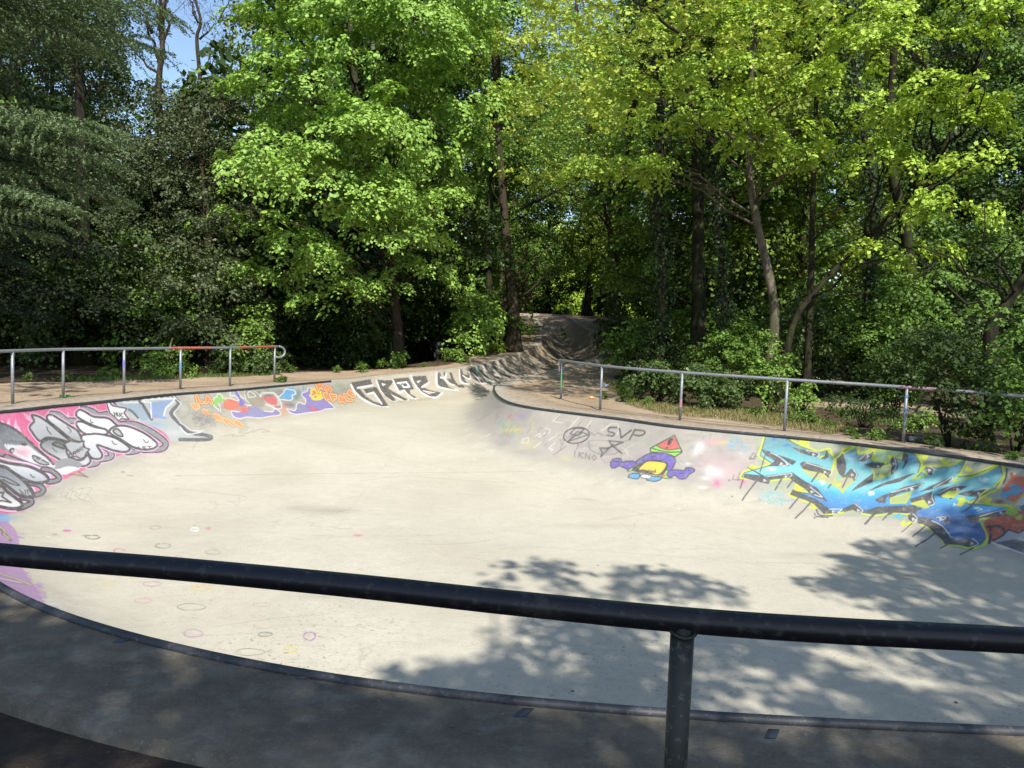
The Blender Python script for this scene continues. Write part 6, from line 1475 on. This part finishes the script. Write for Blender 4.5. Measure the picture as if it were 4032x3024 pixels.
# ------------------------------------------------------------------ trees behind and beside the camera, out of frame, that shade the near deck
def hitb(px, py, z):
    d = ray(px, py); t = (z - EYE) / d[2]; return (d[0] * t, d[1] * t)
def holes_ok(x, y, HL):
    ok = np.ones(len(x), bool)
    for pl in HL: ok &= ~inpoly(x, y, pl)
    return ok
PZ = -1.2
fl = lambda L_: [hitb(x, y, PZ) for x, y in L_]
dk_ = lambda L_: [hitb(x, y, 0.0) for x, y in L_]
def ell(px, py, rx, ry, z): return [hitb(px + rx * math.cos(a), py + ry * math.sin(a), z) for a in np.linspace(0, 6.28, 13)[:-1]]
holes_f = [fl([(3180, 2560), (3400, 2545), (3640, 2640), (3600, 2670), (3400, 2620), (3200, 2600)]), ell(2330, 2480, 40, 14, PZ), ell(2420, 2500, 50, 14, PZ), ell(3960, 2700, 90, 26, PZ), ell(3720, 2660, 40, 12, PZ), ell(3730, 2590, 35, 10, PZ), ell(2400, 2620, 60, 18, PZ), ell(2080, 2600, 50, 20, PZ), ell(3620, 2370, 40, 8, PZ)]
holes_d = [ell(365, 2650, 60, 34, 0), ell(545, 2712, 75, 36, 0), ell(350, 2800, 90, 34, 0), ell(880, 2652, 50, 30, 0), ell(1160, 2925, 95, 60, 0), ell(640, 2890, 60, 30, 0), ell(980, 2870, 60, 30, 0), ell(240, 2880, 90, 24, 0), ell(60, 2960, 70, 40, 0)]
regions = [  # polygon, height, clumps per m2, holes, spread
    (fl([(1480, 2700), (1580, 2560), (1700, 2530), (1850, 2600), (1950, 2500), (2150, 2420), (2500, 2400), (2850, 2440), (3230, 2470), (3560, 2460), (3420, 2330), (3180, 2290), (3330, 2180), (3500, 2140), (3700, 2120), (4100, 2100), (4500, 2400), (4500, 2960), (2600, 2900), (1800, 2800)]), PZ, 19.0, holes_f),
    (fl([(2080, 2205), (2500, 2190), (2900, 2320), (3000, 2410), (2600, 2410), (2300, 2340), (1900, 2315), (1830, 2265)]), PZ, 5.5, holes_f),
    (fl([(950, 2510), (1200, 2480), (1270, 2580), (1400, 2680), (1100, 2640), (900, 2560)]), PZ, 3.2, []),
    (fl([(3250, 2130), (3500, 2080), (4100, 2050), (4100, 2120), (3500, 2160)]), PZ, 2.5, []),
    (dk_([(-900, 2120), (-300, 2250), (0, 2370), (400, 2500), (1000, 2650), (1800, 2780), (2700, 2860), (4500, 2930), (4500, 4200), (-900, 4200)]), 0.0, 27.0, holes_d),
    ([(8.8, 12.5), (13, 12), (16, 20), (9.5, 20)], 1.5, 3.0, []),
    ([(6.9, 4.0), (10.5, 7), (10.0, 10.6), (8.6, 10.8), (7.6, 10.9), (8.5, 8.5)], 0.0, 5.0, []),
    (dk_([(3330, 1775), (3600, 1800), (4300, 1900), (4300, 1760), (3700, 1720), (3400, 1700)]), 0.0, 4.0, []),
    (dk_([(-500, 1500), (200, 1500), (330, 1530), (220, 1560), (100, 1592), (-100, 1640), (-500, 1700)]), 0.0, 2.6, []),
]
PP, TT = [], []
for pl, z, dens, HL in regions:
    a = np.array(pl); x0, y0 = a.min(0); x1, y1 = a.max(0)
    n = int((x1 - x0) * (y1 - y0) * dens * 1.0)
    Q = rng.uniform((x0, y0), (x1, y1), (n, 2)); Q = Q[inpoly(Q[:, 0], Q[:, 1], pl)]
    Q = Q[holes_ok(Q[:, 0], Q[:, 1], HL)]
    h = rng.uniform(7.5, 12.5, len(Q))
    tt = (h - z) / SUNV[2]
    P = np.column_stack([Q, np.full(len(Q), z)]) + SUNV * tt[:, None]
    PP.append(P)
PP = np.concatenate(PP)
# boughs over the head of the snake run
run = [(-1.5, 27.5), (-0.6, 23.6), (0.5, 21.8), (2.6, 20.6), (4.2, 22), (6.2, 30), (7.0, 40), (6.0, 57), (-0.6, 57), (-0.8, 40), (-1.7, 31)]
a = np.array(run); n = int(11 * 37 * 7.0)
Q = rng.uniform(a.min(0), a.max(0), (n, 2)); Q = Q[inpoly(Q[:, 0], Q[:, 1], run)]
hh = rng.uniform(7.0, 11.5, len(Q)) + 1.5 * (Q[:, 1] < 26)
zq = terr(Q[:, 0], Q[:, 1]); CAN = np.column_stack([Q, zq]) + SUNV * (hh / SUNV[2])[:, None]
trunks = [((1.5, -9.5), 'large leafy tree behind the camera whose crown shades the near deck'), ((11.8, -1.5), 'leafy tree right of the bowl, outside the frame, shading the right end'), ((-14.5, 6.5), 'leafy tree left of the bowl, outside the frame')]
tp = np.array([t[0] for t in trunks])
own = np.argmin(((PP[:, None, :2] - tp[None]) ** 2).sum(2) * np.array([.6, 1.0, 1.0]), 1)
hostr = [o for o in bpy.data.objects if o.name.startswith(('ash_tree', 'lime_tree'))]
for ho, lo_, hi_ in ((hostr[0], 0, 1), (hostr[1], 1, 2)):
    sel = CAN[:, 1] < 27 if lo_ == 0 else CAN[:, 1] >= 27
    Pa = CAN[sel]; base = np.array(ho.location)
    N = unit(np.tile(UP, (len(Pa), 1)) + rng.standard_normal((len(Pa), 3)) * .3 + SUNV * .5)
    C, Nl, Dl, s_ = pad_leaves(Pa, N, rng.uniform(.25, .42, len(Pa)), 26, .125, droop=.5)
    link('upper_crown', leaf_mesh('upper_crown', C - base, Nl, Dl, s_, [L_GOLD if lo_ == 0 else L_MAPLE]), ho)
    b = MB(); order = Pa[np.argsort(-Pa[:, 1])] - base; spine = [np.array([0, 0, 6.0])]
    for c_ in np.array_split(order, 6): spine.append(c_.mean(0) - np.array([0, 0, .5]) + rng.standard_normal(3) * .5)
    SP = catmull(spine, 6); b.tube(SP, np.linspace(.09, .015, len(SP)), 7)
    for p in order[rng.permutation(len(order))[:60]]:
        q = SP[int(np.argmin(((SP - p) ** 2).sum(1) + (SP[:, 1] < p[1]) * 1.0))]
        if np.linalg.norm(q - p) < 3.2: limb_mesh(b, q, p, .016, .004, .04, 4)
    link('boughs', b.build('boughs', [B_BROWN]), ho)
for k, (t_, lab) in enumerate(trunks):
    P = PP[own == k]
    base = np.array([t_[0], t_[1], float(terr(*t_)) - .05])
    root = empty('shade_tree', base); tag(root, lab, 'tree')
    extra = []
    for _ in range(160):
        d = unit(rng.standard_normal(3)); extra.append(np.array([t_[0], t_[1], 11.5]) + d * np.array([3.2, 3.2, 2.8]))
    ex_ = np.array(extra); ex_ = ex_[ex_[:, 1] < 1.5] if k != 2 else ex_
    Pa = np.vstack([P, ex_])
    N = unit(np.tile(UP, (len(Pa), 1)) + rng.standard_normal((len(Pa), 3)) * .3 + SUNV * .6)
    C, Nl, Dl, s = pad_leaves(Pa, N, rng.uniform(.20, .36, len(Pa)), 22, .15, droop=.3)
    link('crown', leaf_mesh('crown', C - base, Nl, Dl, s, [L_MID]), root)
    b, Pt = trunk_mesh(np.array([(0, 0, 0), (.1, 0, 3), (0, .2, 6), (.2, .2, 9), (0, 0, 12)]), .32, .12)
    for p in P[rng.permutation(len(P))[:34]]:
        q = Pt[int(np.argmin(np.abs(Pt[:, 2] - max(4.5, p[2] - 2.5))))]
        limb_mesh(b, q, p - base, .05, .008, .05, 5)
    link('trunk', b.build('trunk', [B_BROWN]), root)
# ------------------------------------------------------------------ small things
def lathe(name, prof, mat, n=16):
    b = MB(); V = []; F = []
    for z, r_ in prof:
        for k in range(n): V.append((r_ * math.cos(k * 2 * math.pi / n), r_ * math.sin(k * 2 * math.pi / n), z))
    for i in range(len(prof) - 1):
        for k in range(n): F.append((i * n + k, i * n + (k + 1) % n, (i + 1) * n + (k + 1) % n, (i + 1) * n + k))
    b.add(V, F); return b.build(name, [mat])
def m_glass(name, col, rough=.1):
    t = NT(name); t.color(col); t.rough(rough); t.b.inputs['Transmission Weight'].default_value = .7; t.b.inputs['IOR'].default_value = 1.45
    return t.m
# green bottle lying at the second left post
p = g(236, 1562)
root = empty('bottle', (p[0], p[1], .012), math.radians(165)); root.rotation_euler = (0, math.radians(90), math.radians(10)); tag(root, 'green glass bottle lying against the second left rail post', 'bottle')
link('body', lathe('body', [(-.001, .001), (0, .033), (.15, .034), (.19, .026), (.22, .014), (.27, .013), (.271, .001)], m_glass('green_glass', (.05, .30, .05))), root); root.location[2] = .008
lb_ = lathe('label', [(.04, .0348), (.11, .0348)], simple('green_label', (.12, .38, .08))); link('label', lb_, root)
# clear plastic bottle with blue label right of the fifth right post
p = g(3610, 1733)
root = empty('bottle', (p[0], p[1], .016)); root.rotation_euler = (0, math.radians(90), math.radians(-12)); tag(root, 'clear plastic bottle with blue label lying right of the fifth rail post', 'bottle')
link('body', lathe('body', [(-.13, .001), (-.13, .038), (-.06, .044), (-.05, .040), (.03, .044), (.09, .040), (.13, .016), (.16, .015)], m_glass('clear_plastic', (.8, .85, .9), .05)), root)
link('label', lathe('label', [(.00, .0452), (.075, .0452)], simple('blue_label', (.04, .10, .42))), root)
link('cap', lathe('cap', [(.155, .001), (.155, .018), (.185, .018), (.185, .001)], simple('cap_blue', (.05, .15, .5))), root)
# orange can on the right deck
p = g(2330, 1566)
root = empty('drink_can', (p[0], p[1], .002)); root.scale = (.8, .8, .8); root.rotation_euler = (0, math.radians(90), math.radians(-8)); tag(root, 'orange drink can lying on the right deck between the first two posts', 'can')
link('body', lathe('body', [(-.085, .001), (-.085, .026), (-.075, .033), (.072, .033), (.084, .026), (.084, .001)], simple('orange_can', (.75, .28, .03), .4)), root)
link('stripe', lathe('stripe', [(-.02, .0336), (.015, .0336)], simple('white_print', (.7, .6, .5))), root)
# crumpled plastic bags / wrappers
def crumple(name, label, px_, py_, s, col, cat='litter'):
    q = hit(px_, py_)
    bm_ = MB(); n = 7; V = []
    for i in range(n):
        for j in range(n):
            u, v = i / (n - 1) - .5, j / (n - 1) - .5
            V.append((u * s, v * s * .6, .01 + s * .35 * abs(math.sin(u * 6 + j * 1.7) * math.cos(v * 5 + i * 1.3)) * (1 - abs(u) - abs(v) * .6)))
    F = [(i * n + j, i * n + j + 1, (i + 1) * n + j + 1, (i + 1) * n + j) for i in range(n - 1) for j in range(n - 1)]
    bm_.add(V, F); o = link(name, bm_.build(name, [simple(name + '_film', col, .35)]), None, tuple(q + np.array([0, 0, .004])))
    tag(o, label, cat)
crumple('plastic_bag', 'pale blue crumpled bag at the bush foot behind the second right post', 2384, 1522, .26, (.30, .42, .62))
crumple('wrapper', 'small light-blue wrapper on the sand patch behind the right rail', 3263, 1556, .14, (.35, .55, .8))
crumple('paper_scrap', 'white paper scrap high in the shade of the right bushes', 2640, 1335, .3, (.6, .6, .58))
# bent pale stake and sapling behind the left rail
def stick(name, label, pts_, r_, mat, cat):
    P = np.array([at(x, y, Y) for x, y, Y in pts_]); b = MB(); b.tube(catmull(P - P[0], 4), np.linspace(r_, r_ * .6, (len(P) - 1) * 4 + 1), 7)
    o = link(name, b.build(name, [mat]), None, tuple(P[0])); tag(o, label, cat); return o
M_PEEL = simple('peeled_wood', (.50, .33, .18), .8, vary=.3)
q0 = hit(661, 1452)
stick('broken_sapling', 'broken peeled sapling standing pale behind the red rail section', [(661, 1478, 23.4), (658, 1420, 23.4), (668, 1370, 23.4), (680, 1330, 23.4)], .035, M_PEEL, 'sapling')
stick('cut_post', 'pale mossy stump of a thin tree in the shade left of the walker', [(1541, 1440, 31.5), (1540, 1380, 31.5), (1541, 1310, 31.5)], .09, simple('mossy_wood', (.16, .15, .06), .9, vary=.5), 'stump')
# blue and white sign board beyond the crest, with a post
q = at(2308, 1205, 70)
root = empty('sign', (q[0], 70, 2.8)); tag(root, 'small blue and white sign board far beyond the crest of the path', 'sign')
def box(name, c, s, mat, parent):
    b = MB(); V = [(c[0] + x * s[0] / 2, c[1] + y * s[1] / 2, c[2] + z * s[2] / 2) for z in (-1, 1) for x, y in ((-1, -1), (1, -1), (1, 1), (-1, 1))]
    b.add(V, [(0, 3, 2, 1), (4, 5, 6, 7), (0, 1, 5, 4), (1, 2, 6, 5), (2, 3, 7, 6), (3, 0, 4, 7)]); return link(name, b.build(name, [mat], False), parent)
zc = q[2] - 2.8
box('panel', (0, 0, zc + .1), (.8, .06, .8), simple('sign_white_blue', (.35, .5, .75)), root); box('lower_panel', (0, -.01, zc - .75), (.8, .06, .85), simple('sign_blue', (.03, .12, .55)), root)
box('post', (0, .06, (zc - 1.0) / 2), (.08, .08, zc + 1.0), M_GALV, root)
# pale building behind the left trees
root = empty('house', (-36, 52, 0)); tag(root, 'white house showing in bright specks through the far left foliage', 'house')
MW = simple('white_render', (.75, .74, .70), .9); MR = simple('roof_tiles', (.25, .12, .08), .9); MGW = simple('window_glass', (.05, .06, .07), .1)
box('wall', (0, 0, 3.2), (12, 8, 6.4), MW, root)
b = MB(); b.add([(-6.4, -4.5, 6.4), (6.4, -4.5, 6.4), (6.4, 4.5, 6.4), (-6.4, 4.5, 6.4), (-6.4, 0, 8.8), (6.4, 0, 8.8)], [(0, 1, 5, 4), (2, 3, 4, 5), (0, 4, 3), (1, 2, 5), (0, 3, 2, 1)]); link('roof', b.build('roof', [MR], False), root)
for x in (-4, -1.3, 1.3, 4):
    for z in (1.7, 4.6): box('window', (x, -4.02, z), (1.1, .08, 1.3), MGW, root)
# leaf litter on the deck and in the bowl's corners: fallen bits
n = 3600
Q = np.vstack([np.column_stack([rng.uniform(-9, 8, 500), rng.uniform(2.2, 24, 500)]), np.column_stack([rng.uniform(-15, 13, n - 500), rng.uniform(8, 34, n - 500)])])
ins = inpoly(Q[:, 0], Q[:, 1], rim); dq = dist_rim(Q[:, 0], Q[:, 1])
z = np.where(ins, bowl_z(Q[:, 0], Q[:, 1], dq), terr(Q[:, 0], Q[:, 1])) + .012
keep = (dq > .1) & (~ins | (np.arange(n) < 60))
C = np.column_stack([Q, z])[keep]; n = len(C)
me = leaf_mesh('leaf_litter', C, UP + rng.standard_normal((n, 3)) * .15, rng.standard_normal((n, 3)), rng.uniform(.015, .05, n), [simple('dead_leaf', (.12, .09, .05), .9, vary=.5)])
tag(link('leaf_litter', me), kind='stuff')

# ------------------------------------------------------------------ the walker under the trees
def person():
    q = at(1716, 1452, 42.5)
    root = empty('person', (q[0], 42.5, q[2])); tag(root, 'person in dark jacket and black trousers walking in the shade beyond the bowl', 'person')
    J = {'pelvis': (0, 0, .95, .155), 'waist': (0, 0, 1.10, .15), 'chest': (0, .0, 1.32, .175), 'neck0': (0, .0, 1.47, .075), 'neck': (0, -.01, 1.54, .058), 'head0': (0, -.02, 1.62, .085), 'head': (0, -.02, 1.70, .09), 'top': (0, -.01, 1.76, .055),
         'shl': (-.19, 0, 1.43, .075), 'ell': (-.27, .03, 1.16, .055), 'wrl': (-.27, -.08, .92, .038), 'hal': (-.27, -.12, .83, .035),
         'shr': (.19, 0, 1.43, .075), 'elr': (.27, .05, 1.16, .055), 'wrr': (.28, -.02, .92, .038), 'har': (.28, -.05, .83, .035),
         'hil': (-.09, 0, .88, .105), 'knl': (-.10, -.14, .50, .072), 'anl': (-.10, -.08, .10, .045), 'tol': (-.10, -.24, .04, .04),
         'hir': (.09, 0, .88, .105), 'knr': (.10, -.02, .50, .072), 'anr': (.10, .18, .13, .045), 'tor': (.10, .06, .05, .04)}
    E = [('pelvis', 'waist'), ('waist', 'chest'), ('chest', 'neck0'), ('neck0', 'neck'), ('neck', 'head0'), ('head0', 'head'), ('head', 'top'), ('chest', 'shl'), ('shl', 'ell'), ('ell', 'wrl'), ('wrl', 'hal'), ('chest', 'shr'), ('shr', 'elr'), ('elr', 'wrr'), ('wrr', 'har'), ('pelvis', 'hil'), ('hil', 'knl'), ('knl', 'anl'), ('anl', 'tol'), ('pelvis', 'hir'), ('hir', 'knr'), ('knr', 'anr'), ('anr', 'tor')]
    names = list(J)
    me = bpy.data.meshes.new('body'); me.from_pydata([J[n_][:3] for n_ in names], [(names.index(a), names.index(b)) for a, b in E], [])
    o = link('body', me, root)
    md = o.modifiers.new('skin', 'SKIN')
    if not me.skin_vertices: me.attributes  # layer is made with the modifier in 4.5
    if not me.skin_vertices:
        bpy.context.view_layer.objects.active = o
        bpy.ops.object.skin_root_mark  # noqa
    for i, n_ in enumerate(names):
        try:
            sv = me.skin_vertices[0].data[i]; sv.radius = (J[n_][3] * (1.25 if n_ in ('chest', 'waist', 'pelvis') else 1), J[n_][3]); sv.use_root = n_ == 'pelvis'
        except Exception: pass
    sb = o.modifiers.new('sub', 'SUBSURF'); sb.levels = 2; sb.render_levels = 2
    dg_ = bpy.context.evaluated_depsgraph_get(); ev = o.evaluated_get(dg_); m2 = bpy.data.meshes.new_from_object(ev)
    o.modifiers.clear(); o.data = m2
    mats = [simple('dark_jacket', (.055, .06, .075), .4), simple('black_trousers', (.008, .008, .010), .8), simple('skin', (.22, .12, .08), .6), simple('black_shoes', (.01, .01, .01), .5)]
    m2.materials.clear()
    for x in mats: m2.materials.append(x)
    for f in m2.polygons:
        c = f.center; f.use_smooth = True
        f.material_index = 2 if c.z > 1.52 else 0 if (c.z > .93 or (abs(c.x) > .2 and c.z > .9)) else 3 if c.z < .09 else 1
        if abs(c.x) > .22 and c.z < .91: f.material_index = 2
    for sx in (-1, 1):   # five fingers each
        b = MB()
        for k, (dx, ln) in enumerate(((-.026, .055), (-.009, .065), (.009, .062), (.026, .05))):
            p0 = np.array([sx * .275, (-.12 if sx < 0 else -.05) + dx, .82]); b.tube([p0, p0 + (0, -.004, -ln * .5), p0 + (-sx * .014, -.006, -ln)], [.009, .0085, .006], 6)
        p0 = np.array([sx * .262, (-.15 if sx < 0 else -.08), .86]); b.tube([p0, p0 + (-sx * .01, -.02, -.03), p0 + (-sx * .012, -.025, -.055)], [.011, .010, .007], 6)
        link('fingers', b.build('fingers', [mats[2]]), root)
    b = MB(); V = []; F = []; n = 12
    for i in range(7):
        a = i / 6 * 1.75
        for k in range(n): V.append((.098 * math.sin(a) * math.cos(k * 2 * math.pi / n), -.005 + .105 * math.sin(a) * math.sin(k * 2 * math.pi / n) + .02, 1.70 + .105 * math.cos(a)))
    for i in range(6):
        for k in range(n): F.append((i * n + k, i * n + (k + 1) % n, (i + 1) * n + (k + 1) % n, (i + 1) * n + k))
    b.add(V, F); link('hair', b.build('hair', [simple('dark_hair', (.015, .012, .01), .7)]), root)
    b = MB(); b.tube([(0, -.115, 1.68), (0, -.135, 1.65), (0, -.12, 1.635)], [.010, .016, .012], 6)
    for sx in (-1, 1): b.tube([(sx * .09, 0, 1.69), (sx * .10, .01, 1.66), (sx * .09, .0, 1.635)], [.010, .016, .008], 6)
    link('nose_and_ears', b.build('nose_and_ears', [mats[2]]), root)
    b = MB(); 
    for sx in (-1, 1): b.tube([(sx * .032, -.100, 1.69), (sx * .032, -.112, 1.69)], .011, 8)
    b.tube([(-.025, -.105, 1.605), (0, -.112, 1.603), (.025, -.105, 1.605)], .006, 6)
    link('eyes_and_mouth', b.build('eyes_and_mouth', [simple('dark_features', (.03, .015, .012), .4)]), root)
    root.scale = (1.0, 1.0, 1.0); root.rotation_euler = (0, 0, .25)
person()
